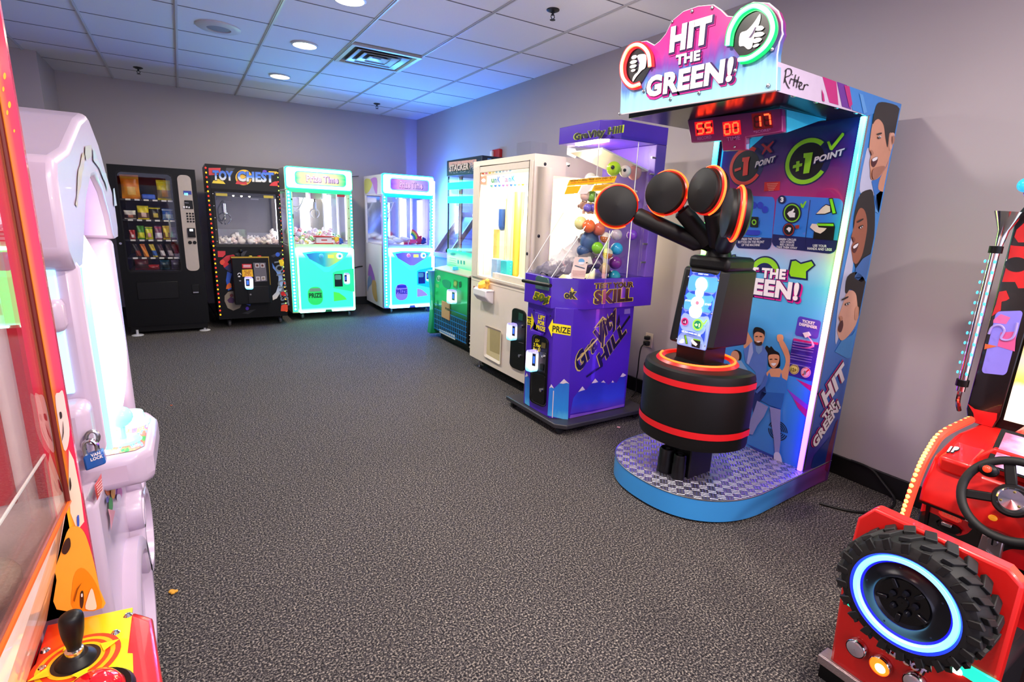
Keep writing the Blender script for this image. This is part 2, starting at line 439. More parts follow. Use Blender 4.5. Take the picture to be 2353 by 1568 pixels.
vx0, vx1, vy0, vy1 = 1.30, 1.91, 4.69, 5.29
t = thing('ceiling_vent', 'square metal air diffuser with stepped louvres in the ceiling', 'air vent', ((vx0 + vx1) / 2, (vy0 + vy1) / 2, ZC - 0.03))
M_vent = mat('vent_metal', '#c9c6cc', rough=0.3, metal=0.55)
def ring(b, cx, cy, a0, z0, a1, z1):
    A = [(cx - a0, cy - a0, z0), (cx + a0, cy - a0, z0), (cx + a0, cy + a0, z0), (cx - a0, cy + a0, z0)]
    B = [(cx - a1, cy - a1, z1), (cx + a1, cy - a1, z1), (cx + a1, cy + a1, z1), (cx - a1, cy + a1, z1)]
    b.strip(A, B, 0, True)
cx, cy = (vx0 + vx1) / 2, (vy0 + vy1) / 2
part(t, 'outer_frame', M_vent, lambda b: (ring(b, cx, cy, 0.302, ZC, 0.302, ZC - 0.02), ring(b, cx, cy, 0.302, ZC - 0.02, 0.27, ZC - 0.02), ring(b, cx, cy, 0.27, ZC - 0.02, 0.255, ZC - 0.002)))
for a in (0.235, 0.165, 0.095):
    part(t, 'louvre', M_vent, lambda b: (ring(b, cx, cy, a, ZC - 0.024, a - 0.055, ZC - 0.003), ring(b, cx, cy, a, ZC - 0.024, a - 0.004, ZC - 0.027)))
part(t, 'shaft', M_gap, lambda b: b.box(cx - 0.255, cx + 0.255, cy - 0.255, cy + 0.255, ZC - 0.002, ZC + 0.001))

def sprinkler(x, y, label):
    t = thing('fire_sprinkler', label, 'sprinkler', (x, y, ZC - 0.07), 'ceiling sprinkler heads')
    part(t, 'escutcheon', M_dsteel, lambda b: b.lathe([(0.042, 0.0), (0.042, -0.006), (0.02, -0.016), (0.012, -0.016)], (x, y, ZC), (0, 0, 1), 24))
    part(t, 'frame', M_dsteel, lambda b: (b.cyl((x, y, ZC - 0.015), (x, y, ZC - 0.035), 0.008, 10), b.tube([(x - 0.01, y, ZC - 0.03), (x - 0.014, y, ZC - 0.045), (x, y, ZC - 0.06)], 0.003, 6), b.tube([(x + 0.01, y, ZC - 0.03), (x + 0.014, y, ZC - 0.045), (x, y, ZC - 0.06)], 0.003, 6)))
    part(t, 'deflector', M_dsteel, lambda b: b.lathe([(0.001, 0), (0.018, 0.0), (0.018, -0.003), (0.001, -0.003)], (x, y, ZC - 0.06), (0, 0, 1), 16))
sprinkler(-0.245, 6.963, 'dark sprinkler head on the ceiling above the vending machine')
sprinkler(2.231, 6.991, 'small sprinkler head on the ceiling near the back corner')
sprinkler(2.189, 3.14, 'large chrome sprinkler head on the ceiling left of the tall booth sign')

# wall fittings
t = thing('fire_alarm', 'red fire alarm strobe on the right wall above the white prize cabinet', 'fire alarm', (3.03, 5.31, 1.95))
part(t, 'housing', mat('alarm_red', '#b3141d', rough=0.4), lambda b: b.box(3.015, 3.06, 5.22, 5.38, 1.95, 2.08), bevel=0.008)
part(t, 'strobe_lens', mat('lens_white', '#e8e6f0', rough=0.1), lambda b: b.box(2.99, 3.016, 5.335, 5.385, 1.965, 2.065), bevel=0.006)
t = thing('wall_outlet', 'ivory wall outlet beside the purple cabinet', 'outlet', (3.055, 2.83, 0.40))
part(t, 'cover_plate', mat('ivory_plate', '#e2d2bd', rough=0.4), lambda b: b.box(3.053, 3.06, 2.79, 2.865, 0.395, 0.51), bevel=0.002)
part(t, 'socket', M_grey, lambda b: (b.box(3.051, 3.054, 2.81, 2.845, 0.46, 0.49), b.box(3.051, 3.054, 2.81, 2.845, 0.415, 0.445)))
t = thing('power_cord', 'black plug and cord hanging from the ivory wall outlet', 'cord', (3.03, 2.83, 0.05))
part(t, 'plug', M_rubber, lambda b: (b.box(3.012, 3.052, 2.808, 2.848, 0.412, 0.448), b.box(3.015, 3.052, 2.81, 2.846, 0.458, 0.488)), bevel=0.006)
part(t, 'cable', M_rubber, lambda b: b.tube(spl([(3.02, 2.828, 0.43), (2.98, 2.83, 0.40), (3.0, 2.86, 0.30), (3.01, 2.87, 0.2), (3.02, 2.885, 0.12), (3.0, 2.86, 0.03), (2.9, 2.8, 0.012)], 6, False), 0.005, 8))
tag(MB().tube(spl([(3.035, 1.25, 0.12), (3.03, 1.15, 0.118), (3.028, 1.08, 0.07), (3.0, 1.0, 0.012), (2.85, 0.98, 0.008), (2.7, 1.05, 0.008), (2.62, 1.18, 0.008)], 6, False), 0.006, 8).build('power_cord', M_rubber),
    'black power cable lying by the skirting behind the tall booth', 'cord')
tag(MB().tube(spl([(0.19, 7.1, 0.02), (0.2, 6.98, 0.01), (0.24, 6.9, 0.05), (0.2, 7.3, 0.14), (0.15, 7.6, 0.2)], 6, False), 0.006, 8).build('power_cord', M_rubber),
    'black cable on the floor between the vending machine and the black claw machine', 'cord')
tag(MB().tube(spl([(1.88, 7.715, 1.835), (1.98, 7.72, 1.83), (2.06, 7.72, 1.815), (2.1, 7.72, 1.825), (2.18, 7.72, 1.835)], 6, False), 0.004, 6).build('power_cord', M_dsteel),
    'thin dark cord along the back wall near the tops of the two lit claw machines', 'cord')
tag(MB().tube(spl([(1.9, 7.715, 0.56), (2.02, 7.72, 0.56), (2.08, 7.72, 0.545), (2.14, 7.72, 0.56), (2.2, 7.72, 0.565)], 6, False), 0.008, 6).build('power_cord', M_dsteel),
    'short dark cord low on the back wall between the two lit claw machines', 'cord')
def crumb(name, c, r, m, label, cat):
    b = MB()
    for k in range(7):
        a = k * 2.4; b.sphere((c[0] + math.cos(a) * r * 0.7 * (k % 3) / 2, c[1] + math.sin(a) * r * 0.7 * (k % 3) / 2, r * 0.35), r * 0.5, (1, 0.8, 0.6), 8, 5)
    tag(b.build(name, m), label, cat)
crumb('popcorn_crumb', (-0.149, 1.984), 0.016, mat('crumb_yellow', '#d79a2e', rough=0.8), 'yellow crumb lying on the carpet near the white cabinet', 'crumb')
crumb('candy_crumb', (2.385, 2.40), 0.012, mat('crumb_pink', '#f0a8b0', rough=0.8), 'pink crumb on the carpet in front of the purple cabinet', 'crumb')
crumb('candy_crumb', (-0.18, 4.1), 0.008, mat('crumb_orange', '#c65a22', rough=0.8), 'tiny orange crumb on the carpet beyond the white cabinet', 'crumb')
# ---------------------------------------------------------------- snack vending machine
VX0, VX1, VY, VZ0, VZ1, VD = -0.575, 0.155, 6.53, 0.10, 1.705, 7.36
t = thing('vending_machine', 'black snack vending machine with a pale keypad strip against the back wall', 'vending machine', (-0.21, 6.95, 0.0))
WX0, WX1, WZ0, WZ1 = -0.505, -0.055, 0.665, 1.64
def vbody(b):
    b.box(VX0, WX0, VY, VD, VZ0, VZ1); b.box(WX1, VX1, VY, VD, VZ0, VZ1)
    b.box(WX0, WX1, VY, VD, VZ0, WZ0); b.box(WX0, WX1, VY, VD, WZ1, VZ1)
    b.box(WX0, WX1, 7.1, VD, WZ0, WZ1)
body = part(t, 'cabinet_body', M_black, vbody)
part(t, 'base_skirt', M_blackp, lambda b: b.box(VX0 + 0.02, VX1 - 0.02, VY + 0.03, VD - 0.05, 0.035, 0.11))
part(t, 'door_frame', M_blackp, lambda b: (lambda q: b.strip(q(0.0), q(0.014), 0, True))(lambda o: [(p[0], VY - 0.012, p[1]) for p in rrect(WX0 - 0.012 + o, WZ0 - 0.012 + o, WX1 + 0.012 - o, WZ1 + 0.012 - o, 0.04)]) and None)
part(t, 'window_pane', M_glass, lambda b: b.box(WX0, WX1, VY - 0.006, VY - 0.002, WZ0, WZ1))
PV = PY(VY)
panel = part(t, 'control_strip', mat('pale_strip', '#b9aaa0', rough=0.4), lambda b: b.prism([(p[0], VY - 0.012, p[1]) for p in rrect(-0.008, 0.668, 0.112, 1.645, 0.045)], (0, 0.012, 0)))
part(t, 'display', mat('blue_display', '#0a1a60', rough=0.2, emit=0.2, ecol='#1030a0'), lambda b: b.box(0.035, 0.105, VY - 0.016, VY - 0.011, 1.455, 1.49))
lettering(t, '0.00', PY(VY - 0.016), ((423.5, 448), (431.5, 449), (423.8, 443)), mat('cyan_digits', '#50d8ff', emit=4.0), 0.001, 0.02)
part(t, 'card_reader', M_blackp, lambda b: b.box(0.035, 0.108, VY - 0.022, VY - 0.011, 1.31, 1.395), bevel=0.004)
graphic(t, 'card_pictograms', PY(VY - 0.022), [(rq([(421, 474), (425, 474), (425, 478), (421, 478)], .2), K_white), (rq([(427, 474), (431, 474), (431, 478), (427, 478)], .2), K_white), (rq([(433, 475), (436, 475), (436, 479), (433, 479)], .2), K_white), (rq([(424, 465), (434, 466), (434, 467.5), (424, 467)], .2), K_grey)])
k0 = None
for r in range(4):
    for c in range(3):
        x, z = 0.048 + c * 0.026, 1.262 - r * 0.027
        if k0 is None:
            k0 = part(t, 'keypad_key', M_black, lambda b: b.lathe([(0.001, -0.006), (0.0085, -0.006), (0.0095, 0.0)], (x, VY - 0.012, z), (0, 1, 0), 14)); kx, kz = x, z
        else: dup(k0, (x - kx, 0, z - kz))
part(t, 'bill_acceptor', M_blackp, lambda b: (b.box(0.035, 0.105, VY - 0.03, VY - 0.011, 1.02, 1.115), b.box(0.045, 0.095, VY - 0.036, VY - 0.03, 1.03, 1.055)), bevel=0.004)
part(t, 'bill_slot_light', mat('slot_light', '#e8ecff', emit=1.0), lambda b: b.box(0.055, 0.085, VY - 0.032, VY - 0.0295, 1.083, 1.105))
for x in (0.048, 0.09):
    part(t, 'coin_knob', M_black, lambda b: b.lathe([(0.001, -0.01), (0.014, -0.01), (0.018, 0)], (x, VY - 0.012, 0.965), (0, 1, 0), 20))
part(t, 'door_lock', M_steel, lambda b: b.lathe([(0.001, -0.008), (0.011, -0.008), (0.012, 0)], (-0.545, VY, 0.95), (0, 1, 0), 16))
part(t, 'delivery_flap', M_blackp, lambda b: b.box(-0.46, -0.10, VY - 0.008, VY, 0.38, 0.56), bevel=0.004)
part(t, 'coin_return', M_blackp, lambda b: b.box(0.02, 0.09, VY - 0.008, VY, 0.42, 0.52), bevel=0.004)
part(t, 'return_plate', M_steel, lambda b: b.box(0.03, 0.08, VY - 0.012, VY - 0.007, 0.43, 0.442))
f0 = part(t, 'levelling_foot', mat('pale_foot', '#cfcdd0', rough=0.4), lambda b: b.lathe([(0.001, 0.014), (0.03, 0.013), (0.052, 0.006), (0.054, 0.0), (0.001, 0.0)], (-0.505, 6.56, 0), (0, 0, 1), 28).cyl((-0.505, 6.56, 0.012), (-0.505, 6.56, 0.06), 0.012, 10))
dup(f0, (0.61, 0.03, 0)); dup(f0, (0.0, 0.70, 0)); dup(f0, (0.61, 0.70, 0))
shelfz = [1.385, 1.185, 0.985, 0.805]
M_shelf = mat('shelf_metal', '#26262b', rough=0.4, metal=0.4); M_price = mat('price_tag', '#d8d2c6', rough=0.5)
for z in shelfz + [0.672]:
    s_ = part(t, 'shelf', M_shelf, lambda b: b.box(WX0, WX1, 6.58, 7.1, z - 0.012, z))
    if z > 0.7:
        for i, x in enumerate((-0.44, -0.365, -0.29, -0.215, -0.14, -0.085)):
            part(s_, 'price_tag', M_price, lambda b: b.box(x - 0.024, x + 0.018, 6.574, 6.58, z - 0.013, z + 0.003), smooth=False)

def bag(name, cx, y, z0, w, h, th, cols, label, word=None, wcol=None, tilt=0.0):
    """a sealed foil bag: pillow with crimped ends, printed bands as separate inks"""
    b = MB(); nu, nv = 9, 12
    def pt(i, j, sgn):
        a, c = i / nu, j / nv
        pr = (math.sin(PI * a) ** 0.5) * (math.sin(PI * min(max((c - 0.06) / 0.88, 0), 1)) ** 0.6)
        x = (a - 0.5) * w * (1 - 0.05 * math.sin(PI * c)); z = c * h
        return Vector((cx + x + tilt * (c - .5) * h, y - sgn * th / 2 * pr + 0.004 * math.sin(9 * a + 5 * c), z0 + z))
    for sgn in (1, -1):
        for j in range(nv):
            for i in range(nu):
                q = [pt(i, j, sgn), pt(i + 1, j, sgn), pt(i + 1, j + 1, sgn), pt(i, j + 1, sgn)]
                k = 0 if (j < 1 or j >= nv - 1) else (1 if j < nv * 0.42 else (0 if j < nv * 0.78 else 2))
                if k == 1 and len(cols) > 3 and 2 < i < 7 and j > 1: k = 3
                b.add(q, [(0, 1, 2, 3)], k)
    mats = [mat('foil_' + c.strip('#'), c, rough=0.3, var=0.25, scale=45) for c in cols]
    o = tag(b.build(name, mats), label, 'snack', 'snacks in the vending machine')
    return o
SN = 'snack_bag'
bag(SN, -0.418, 6.68, 1.388, 0.155, 0.235, 0.05, ['#e07a1a', '#e8901f', '#e9a83a', '#f0b65a'], 'large orange crisp bag at the top left of the vending machine')
bag(SN, -0.135, 6.68, 1.388, 0.125, 0.20, 0.05, ['#e9d31c', '#8b7a52', '#f2e23a', '#c98a3a'], 'yellow snack bag at the top right of the vending machine')
tag(MB().box(-0.33, -0.215, 6.63, 6.72, 1.388, 1.44).build('snack_packet', mat('packet_blue', '#3a62c8', rough=0.25, var=0.5, scale=25), bevel=0.012), 'flat blue and white packet between the two top bags', 'snack', 'snacks in the vending machine')
r2 = [(-0.447, ['#d9cfc0', '#4a3226', '#e9e2d2', '#b06a4a'], .085, 'small white and brown bag, left end of the second shelf'), (-0.335, ['#e8cf1e', '#6a4a3a', '#f0df3a', '#e0b9a8'], .135, 'yellow bag with brown base, second on the second shelf'),
      (-0.235, ['#1a1714', '#26201a', '#e2cf1c', '#c9b14a'], .13, 'black bag with a yellow band on the second shelf'), (-0.125, ['#2a5aa8', '#8fb0c8', '#c9d8e4', '#e8f0f4'], .115, 'blue and white bag, right end of the second shelf')]
for x, c, h, l in r2: bag(SN, x, 6.67, 1.188, 0.098, h, 0.035, c, l)
r3 = [(-0.448, ['#b02a2a', '#c85a52', '#a81c22', '#f0d8d0'], .09, .05, 'small red bag, left end of the third shelf'), (-0.375, ['#3f8a1c', '#c8c81e', '#4a9a22', '#e8e040'], .135, .062, 'green and yellow sweet bag on the third shelf'),
      (-0.305, ['#d8d020', '#b8b02a', '#5aa022', '#e8a0a0'], .125, .064, 'yellow sweet bag with a green top on the third shelf'), (-0.225, ['#7a3a5a', '#d8c8d8', '#c02a4a', '#f0e8f0'], .135, .062, 'pink and white sweet bag on the third shelf'),
      (-0.155, ['#e0c020', '#8a5a2a', '#d8a820', '#e8d050'], .14, .06, 'orange and yellow sweet bag on the third shelf'), (-0.088, ['#5a3a6a', '#8a6a9a', '#4a2a5a', '#b0a0c0'], .125, .05, 'dull purple bag, right end of the third shelf')]
for x, c, h, w, l in r3: bag(SN, x, 6.66, 0.988, w, h, 0.03, c, l)
r4 = [(-0.425, ['#2a2020', '#8a3a2a', '#3a2c28'], 'dark brown chocolate bar, left end of the fourth shelf'), (-0.362, ['#e07a1c', '#e89030', '#c85a14'], 'bright orange chocolate bar on the fourth shelf'), (-0.285, ['#d8b82a', '#3a62a8', '#e8d050'], 'yellow and blue chocolate bar on the fourth shelf'),
      (-0.215, ['#4a2c34', '#d8d0d0', '#5a343c'], 'dark bar with pale lettering on the fourth shelf'), (-0.145, ['#3c2028', '#c8b8b8', '#2c181c'], 'maroon bar standing on the fourth shelf'), (-0.09, ['#6a2c34', '#8a4a5a', '#4a2430'], 'dull red bar, right end of the fourth shelf')]
for x, c, l in r4: bag('chocolate_bar', x, 6.65, 0.808, 0.042, 0.13, 0.02, c, l, tilt=-0.25)
r5 = [(-0.40, ['#6a1c22', '#3a1a1c', '#8a2c2c'], .115, .12, 'dark red biscuit packet at the bottom left of the vending machine'), (-0.30, ['#a01c2c', '#7a141c', '#c02a3a'], .05, .10, 'low red packet, middle of the bottom shelf'), (-0.20, ['#2a4a5a', '#1c2a34', '#3a7a8a'], .10, .085, 'dark teal packet on the bottom shelf'),
      (-0.105, ['#5a5068', '#3a3244', '#7a7088'], .10, .075, 'grey packet, right end of the bottom shelf')]
for x, c, h, w, l in r5: bag('biscuit_packet', x, 6.66, 0.675, w, h, 0.04, c, l)
# ---------------------------------------------------------------- shared claw machine pieces
def caster(parent, x, y, z=0.1, r=0.038):
    c = part(parent, 'caster', M_dsteel, lambda b: (b.box(x - 0.032, x + 0.032, y - 0.035, y + 0.035, z - 0.006, z), b.obox((x - 0.02, y + 0.008, z - 0.035), (0.003, 0, 0), (0, 0.022, 0.006), (0, 0.012, -0.03)), b.obox((x + 0.02, y + 0.008, z - 0.035), (0.003, 0, 0), (0, 0.022, 0.006), (0, 0.012, -0.03))))
    part(c, 'wheel', mat('wheel_grey', '#4a4a4c', rough=0.6), lambda b: b.lathe([(0.001, -0.014), (r * 0.6, -0.016), (r, -0.012), (r, 0.012), (r * 0.6, 0.016), (0.001, 0.014)], (x, y + 0.012, r), (1, 0, 0), 24))
    return c
def claw(parent, x, y, z, m=M_chrome, cord=None, sc=1.0):
    c = part(parent, 'claw', m, lambda b: (b.cyl((x, y, z), (x, y, z + 0.10 * sc), 0.022 * sc, 16), b.cyl((x, y, z - 0.01), (x, y, z), 0.034 * sc, 16)))
    for k in range(3):
        a = k * 2 * PI / 3 + 0.5; d = Vector((math.cos(a), math.sin(a), 0)); o = Vector((x, y, z))
        part(c, 'claw_finger', m, lambda b: b.tube(spl([o + d * 0.02 * sc, o + d * 0.062 * sc + Vector((0, 0, -0.03 * sc)), o + d * 0.07 * sc + Vector((0, 0, -0.08 * sc)), o + d * 0.03 * sc + Vector((0, 0, -0.125 * sc))], 4, False), 0.007 * sc, 6))
    part(c, 'cable', M_rubber if cord is None else cord, lambda b: b.tube([(x, y, z + 0.1 * sc), (x, y, z + 0.2 * sc)], 0.006, 6))
    return c
def reader(parent, plane, q, depth=0.04, ecol='#dff4ff', pic='#2a56c8', em=0.5):
    """a lit card reader: rounded translucent shell that sticks out, dark face with a small screen"""
    n = plane.n
    pts = [plane(*p) for p in rq(q, 0.25, 1.6)]
    m = gradmat('reader_shell', [(0, '#4ad8ff'), (0.3, '#f4f8ff'), (0.55, '#ffd8e8'), (0.75, '#e8f6ff'), (1, '#8a7aff')], axis=2, emit=em, noise=0.25, nscale=3)
    r = part(parent, 'card_reader', m, lambda b: b.prism(pts, n * depth), bevel=0.006)
    qi = quadmap(q, [(.16, .2), (.62, .2), (.62, .78), (.16, .78)]); qs = quadmap(q, [(.26, .32), (.52, .32), (.52, .66), (.26, .66)])
    graphic(r, 'reader_face', Pl(plane(*q[0]) + n * depth, n), [(qi, P('reader_navy', '#0c1236')), (qs, mat('reader_screen', pic, emit=0.8))])
    return r

# ---------------------------------------------------------------- black toy claw machine
TX0, TX1, TY, TZ0, TZ1, TD = 0.253, 0.967, 6.59, 0.11, 1.778, 7.40
t = thing('claw_machine', 'black claw machine with blue bubble letters on its header and white toys inside', 'claw machine', (0.61, 7.0, 0.0))
wx0, wx1, wz0, wz1 = 0.318, 0.925, 0.945, 1.50
def tb(b):
    b.box(TX0, wx0, TY, TY + 0.06, wz0, wz1); b.box(wx1, TX1, TY, TY + 0.06, wz0, wz1)
    b.box(TX0, TX1, TY, TD, TZ0, wz0 - 0.02); b.box(TX0, TX1, TY, TD, wz1, TZ1)
    b.box(TX0, TX0 + 0.02, TD - 0.05, TD, wz0 - .02, wz1); b.box(TX1 - 0.02, TX1, TD - 0.05, TD, wz0 - .02, wz1)
part(t, 'cabinet_body', M_black, tb)
part(t, 'back_panel', mat('toy_back', '#a8a2a4', rough=0.5), lambda b: b.box(TX0 + 0.02, TX1 - 0.02, TD - 0.03, TD, wz0 - 0.02, wz1))
for xx in (TX0, TX1 - 0.005): part(t, 'side_window', M_glass, lambda b: b.box(xx, xx + 0.005, TY + 0.06, TD - 0.05, wz0 - .02, wz1))
part(t, 'window_pane', M_glass, lambda b: b.box(wx0, wx1, TY + 0.004, TY + 0.008, wz0, wz1))
part(t, 'window_frame', M_blackp, lambda b: b.strip([(wx0 - 0.03, TY - 0.012, wz0 - 0.03), (wx1 + 0.03, TY - 0.012, wz0 - 0.03), (wx1 + 0.03, TY - 0.012, wz1 + 0.03), (wx0 - 0.03, TY - 0.012, wz1 + 0.03)], [(wx0, TY - 0.006, wz0), (wx1, TY - 0.006, wz0), (wx1, TY - 0.006, wz1), (wx0, TY - 0.006, wz1)], 0, True).strip([(wx0 - 0.03, TY - 0.012, wz0 - 0.03), (wx1 + 0.03, TY - 0.012, wz0 - 0.03), (wx1 + 0.03, TY - 0.012, wz1 + 0.03), (wx0 - 0.03, TY - 0.012, wz1 + 0.03)], [(wx0 - 0.03, TY, wz0 - 0.03), (wx1 + 0.03, TY, wz0 - 0.03), (wx1 + 0.03, TY, wz1 + 0.03), (wx0 - 0.03, TY, wz1 + 0.03)], 0, True))
part(t, 'play_floor', mat('toy_floor', '#77727a', rough=0.6), lambda b: b.box(TX0 + 0.02, TX1 - 0.02, TY + 0.02, TD - 0.03, wz0 - 0.02, wz0 - 0.005))
part(t, 'chute_wall', M_acr, lambda b: (b.box(wx0, 0.60, 6.80, 6.804, wz0 - .005, 1.10), b.box(0.60, 0.604, TY + 0.03, 6.804, wz0 - .005, 1.10), b.box(0.604, wx1, 6.70, 6.704, wz0, 1.07)))
lm = mat('spot_warm', '#fff4dc', emit=14, ecol='#ffedd0')
part(t, 'lamp_bar', M_blackp, lambda b: b.box(wx0, wx1, TY + 0.05, TY + 0.10, wz1 - 0.03, wz1 - 0.005))
for x in (0.50, 0.58, 0.66): part(t, 'spot_bulb', lm, lambda b: b.sphere((x, TY + 0.075, wz1 - 0.033), 0.010, nu=10, nv=6))
part(t, 'light_tube', mat('tube_white', '#f4f2ff', emit=5, ecol='#f0eeff'), lambda b: b.cyl((0.935, TY + 0.10, wz0 + 0.02), (0.935, TY + 0.10, wz1 - 0.05), 0.012, 10))
part(t, 'back_label', K_white, lambda b: b.box(0.74, 0.83, TD - 0.033, TD - 0.03, 1.44, 1.455))
for xa, xb in ((wx0 + 0.01, wx0 + 0.12), (wx1 - 0.13, wx1 - 0.03)): part(t, 'yellow_tag', P('tag_yellow', '#b8a21c'), lambda b: b.box(xa, xb, TY - 0.001, TY + 0.003, 1.457, 1.485), smooth=False)
part(t, 'crane_carriage', M_dsteel, lambda b: (b.box(wx0 + 0.02, wx0 + 0.16, 6.72, 6.86, 1.41, 1.46), b.cyl((wx0, 6.79, 1.47), (wx1, 6.79, 1.47), 0.01, 8)))
claw(t, 0.405, 6.79, 1.28)
part(t, 'claw_hose', M_rubber, lambda b: b.tube(spl([(0.40, 6.77, 1.41), (0.35, 6.75, 1.33), (0.345, 6.75, 1.24), (0.37, 6.76, 1.19), (0.40, 6.77, 1.23)], 5, False), 0.008, 8))
PT = PY(TY)
HD = PY(TY - 0.006)
part(t, 'header_panel', M_blackp, lambda b: b.box(0.29, 0.95, TY - 0.006, TY, 1.53, 1.745))
graphic(t, 'header_bubbles', HD, [([(479, 386), (507, 386), (506, 395), (500, 402), (480, 403)], K_red), (ell(560, 408, 19, 18), P('amber', '#f0b414')),
    ([(487, 421), (490, 415), (500, 411), (511, 414), (518, 423)], K_yel), ([(541, 423), (545, 415), (556, 412), (566, 418), (568, 425)], K_red), ([(619, 427), (624, 420), (632, 417), (637.5, 417), (638, 428)], K_red),
    ([(617, 393.5), (636, 394.5), (636, 398), (629, 402), (617, 400)], P('amber', '#f0b414')), (ell(608, 394, 5, 3), K_purple), ([(520, 386), (540, 387), (528, 400), (517, 400)], P('dark_grey', '#1f1e22'))])
blueg = gradmat('blue_letters', [(0.0, '#f0e0c8'), (0.35, '#bcd0ee'), (0.5, '#3a7ae0'), (1.0, '#2a62d0')], axis=2)
lettering(t, 'TOY', HD, ((489, 414), (536, 416), (488, 391)), blueg, 0.007, 0.055, under=[(K_black, 0.03, (0.5, 0.5), 0.0055)], depth=0.0)
lettering(t, 'CHEST', HD, ((546, 417), (629, 420), (545, 393)), blueg, 0.007, 0.055, under=[(K_black, 0.03, (0.5, 0.5), 0.0055)])
# lower artwork
blob = lambda cx, cy, r: ell(cx, cy, r, r, 18)
skyg = gradmat('sky_ribbon', [(0, '#e9dccb'), (0.4, '#a8c4e8'), (1, '#2a70d0')], axis=2)
graphics(t, 'printed_bubble', PT, [([(500, 577), (518, 577), (518, 585), (512, 591), (501, 591)], K_red), ([(506, 600), (520, 588), (536, 585), (540, 588), (525, 600), (518, 612), (512, 610)], P('crimson', '#c01824')), (blob(511, 603, 6), P('tomato', '#e84a2a')),
    (blob(520, 610, 7), K_red), ([(515, 616), (536, 600), (538, 624), (528, 626)], P('midnight', '#1c1c5a')), ([(540, 583), (568, 576), (560, 590), (548, 590)], P('dark_grey', '#1f1e22')), ([(622, 588), (650, 576), (649, 582), (628, 592)], P('dark_grey', '#1f1e22')),
    (blob(638, 585, 5), K_blue), ([(640, 598), (650, 596), (652, 601), (652, 611), (644, 612)], K_yel), (blob(650, 675, 5), K_red), ([(646, 702), (655, 699), (661, 701), (661, 716), (645, 715)], P('tomato', '#e84a2a')), (blob(568, 709, 4), K_purple),
    ([(519, 645), (522, 624), (533, 629), (528, 648), (532, 664), (524, 668)], K_blue), ([(521, 655), (527, 650), (531, 652), (532, 660), (526, 664), (519, 664)], K_orange), ([(558, 690), (576, 695), (575, 703), (559, 697)], K_blue), ([(556, 720), (576, 712), (588, 711), (570, 722)], P('dark_grey', '#1f1e22'))])
graphic(t, 'sky_ribbon', PT, [([(625, 604), (634, 618), (645, 623), (651, 645), (647, 668), (636, 686), (627, 690), (626, 680), (634, 672), (640, 655), (640, 637), (634, 624), (627, 616)], skyg)], base=3)
lettering(t, 'TOY CHEST', PT, ((629, 597), (647, 705), (648, 594)), P('letter_grey', '#77828a'), 0.005, 0.03)
graphic(t, 'maker_emblem', PT, [([(516, 692), (516, 680), (524, 671), (536, 669), (549, 672), (558, 680), (558, 694), (551, 708), (536, 714), (523, 708)], P('taupe', '#8a7c6c')), (blob(545, 682, 6), K_white), ([(522, 690), (530, 682), (540, 688), (536, 697), (526, 696)], P('plum', '#4a2050')), (blob(532, 679, 4), P('maroon', '#6a1c1c')), (blob(542, 680, 2), K_black), (blob(548, 684, 2), K_black)], base=4)
# control box
cb = part(t, 'control_box', M_black, lambda b: b.box(0.417, 0.785, TY - 0.13, TY, 0.29, 0.815), bevel=0.006)
part(cb, 'brass_edge', mat('brass_trim', '#b8963a', rough=0.3, metal=0.8), lambda b: (b.box(0.412, 0.79, TY - 0.136, TY - 0.128, 0.805, 0.82), b.box(0.783, 0.789, TY - 0.134, TY - 0.128, 0.50, 0.81)))
part(cb, 'cash_door', M_blackp, lambda b: b.box(0.55, 0.765, TY - 0.137, TY - 0.13, 0.30, 0.49), bevel=0.003)
part(cb, 'door_lock', M_chrome, lambda b: b.lathe([(0.001, -0.007), (0.01, -0.007), (0.011, 0)], (0.575, TY - 0.137, 0.40), (0, 1, 0), 14))
js = part(t, 'joystick', M_blackp, lambda b: (b.cyl((0.51, TY - 0.08, 0.815), (0.515, TY - 0.08, 0.86), 0.006, 8), b.lathe([(0.001, 0), (0.02, 0.003), (0.02, 0.0)], (0.51, TY - 0.08, 0.815), (0, 0, 1), 16), b.sphere((0.516, TY - 0.08, 0.875), 0.021, (1, 1, 1.1))))
part(t, 'drop_button', mat('button_red', '#c81c1c', rough=0.25), lambda b: b.lathe([(0.001, 0.012), (0.02, 0.01), (0.022, 0)], (0.70, TY - 0.07, 0.815), (0, 0, 1), 18))
part(t, 'game_button', mat('button_amber', '#c8b43a', rough=0.25), lambda b: b.lathe([(0.001, 0.012), (0.016, 0.01), (0.018, 0)], (0.61, TY - 0.07, 0.815), (0, 0, 1), 18))
PB = PY(TY - 0.13)
cp = part(cb, 'coin_plate', mat('coin_plate_grey', '#6c686e', rough=0.35, metal=0.5), lambda b: b.prism([PB(*p) for p in ((581.5, 604), (610, 604), (614, 646), (586, 648))], (0, -0.006, 0)))
for q in (((586, 606), (595, 606), (596, 615), (587, 615)), ((598, 606), (607, 606), (608, 615), (599, 615)), ((588, 636), (597, 636), (598, 645), (589, 646)), ((600, 636), (609, 635), (610, 644), (601, 645))):
    part(cp, 'coin_slot', mat('coin_bezel', '#cfc4c4', rough=0.4), lambda b: b.prism([PY(TY - 0.136)(*p) for p in q], (0, -0.006, 0)))
graphic(cp, 'coin_window', PY(TY - 0.142), [(quadmap(q, [(.2, .2), (.8, .2), (.8, .8), (.2, .8)]), P('coin_brown', '#5a2a20') if q[0][1] < 620 else P('coin_tan', '#8a7a6a')) for q in (((586, 606), (595, 606), (596, 615), (587, 615)), ((598, 606), (607, 606), (608, 615), (599, 615)), ((588, 636), (597, 636), (598, 645), (589, 646)), ((600, 636), (609, 635), (610, 644), (601, 645)))])
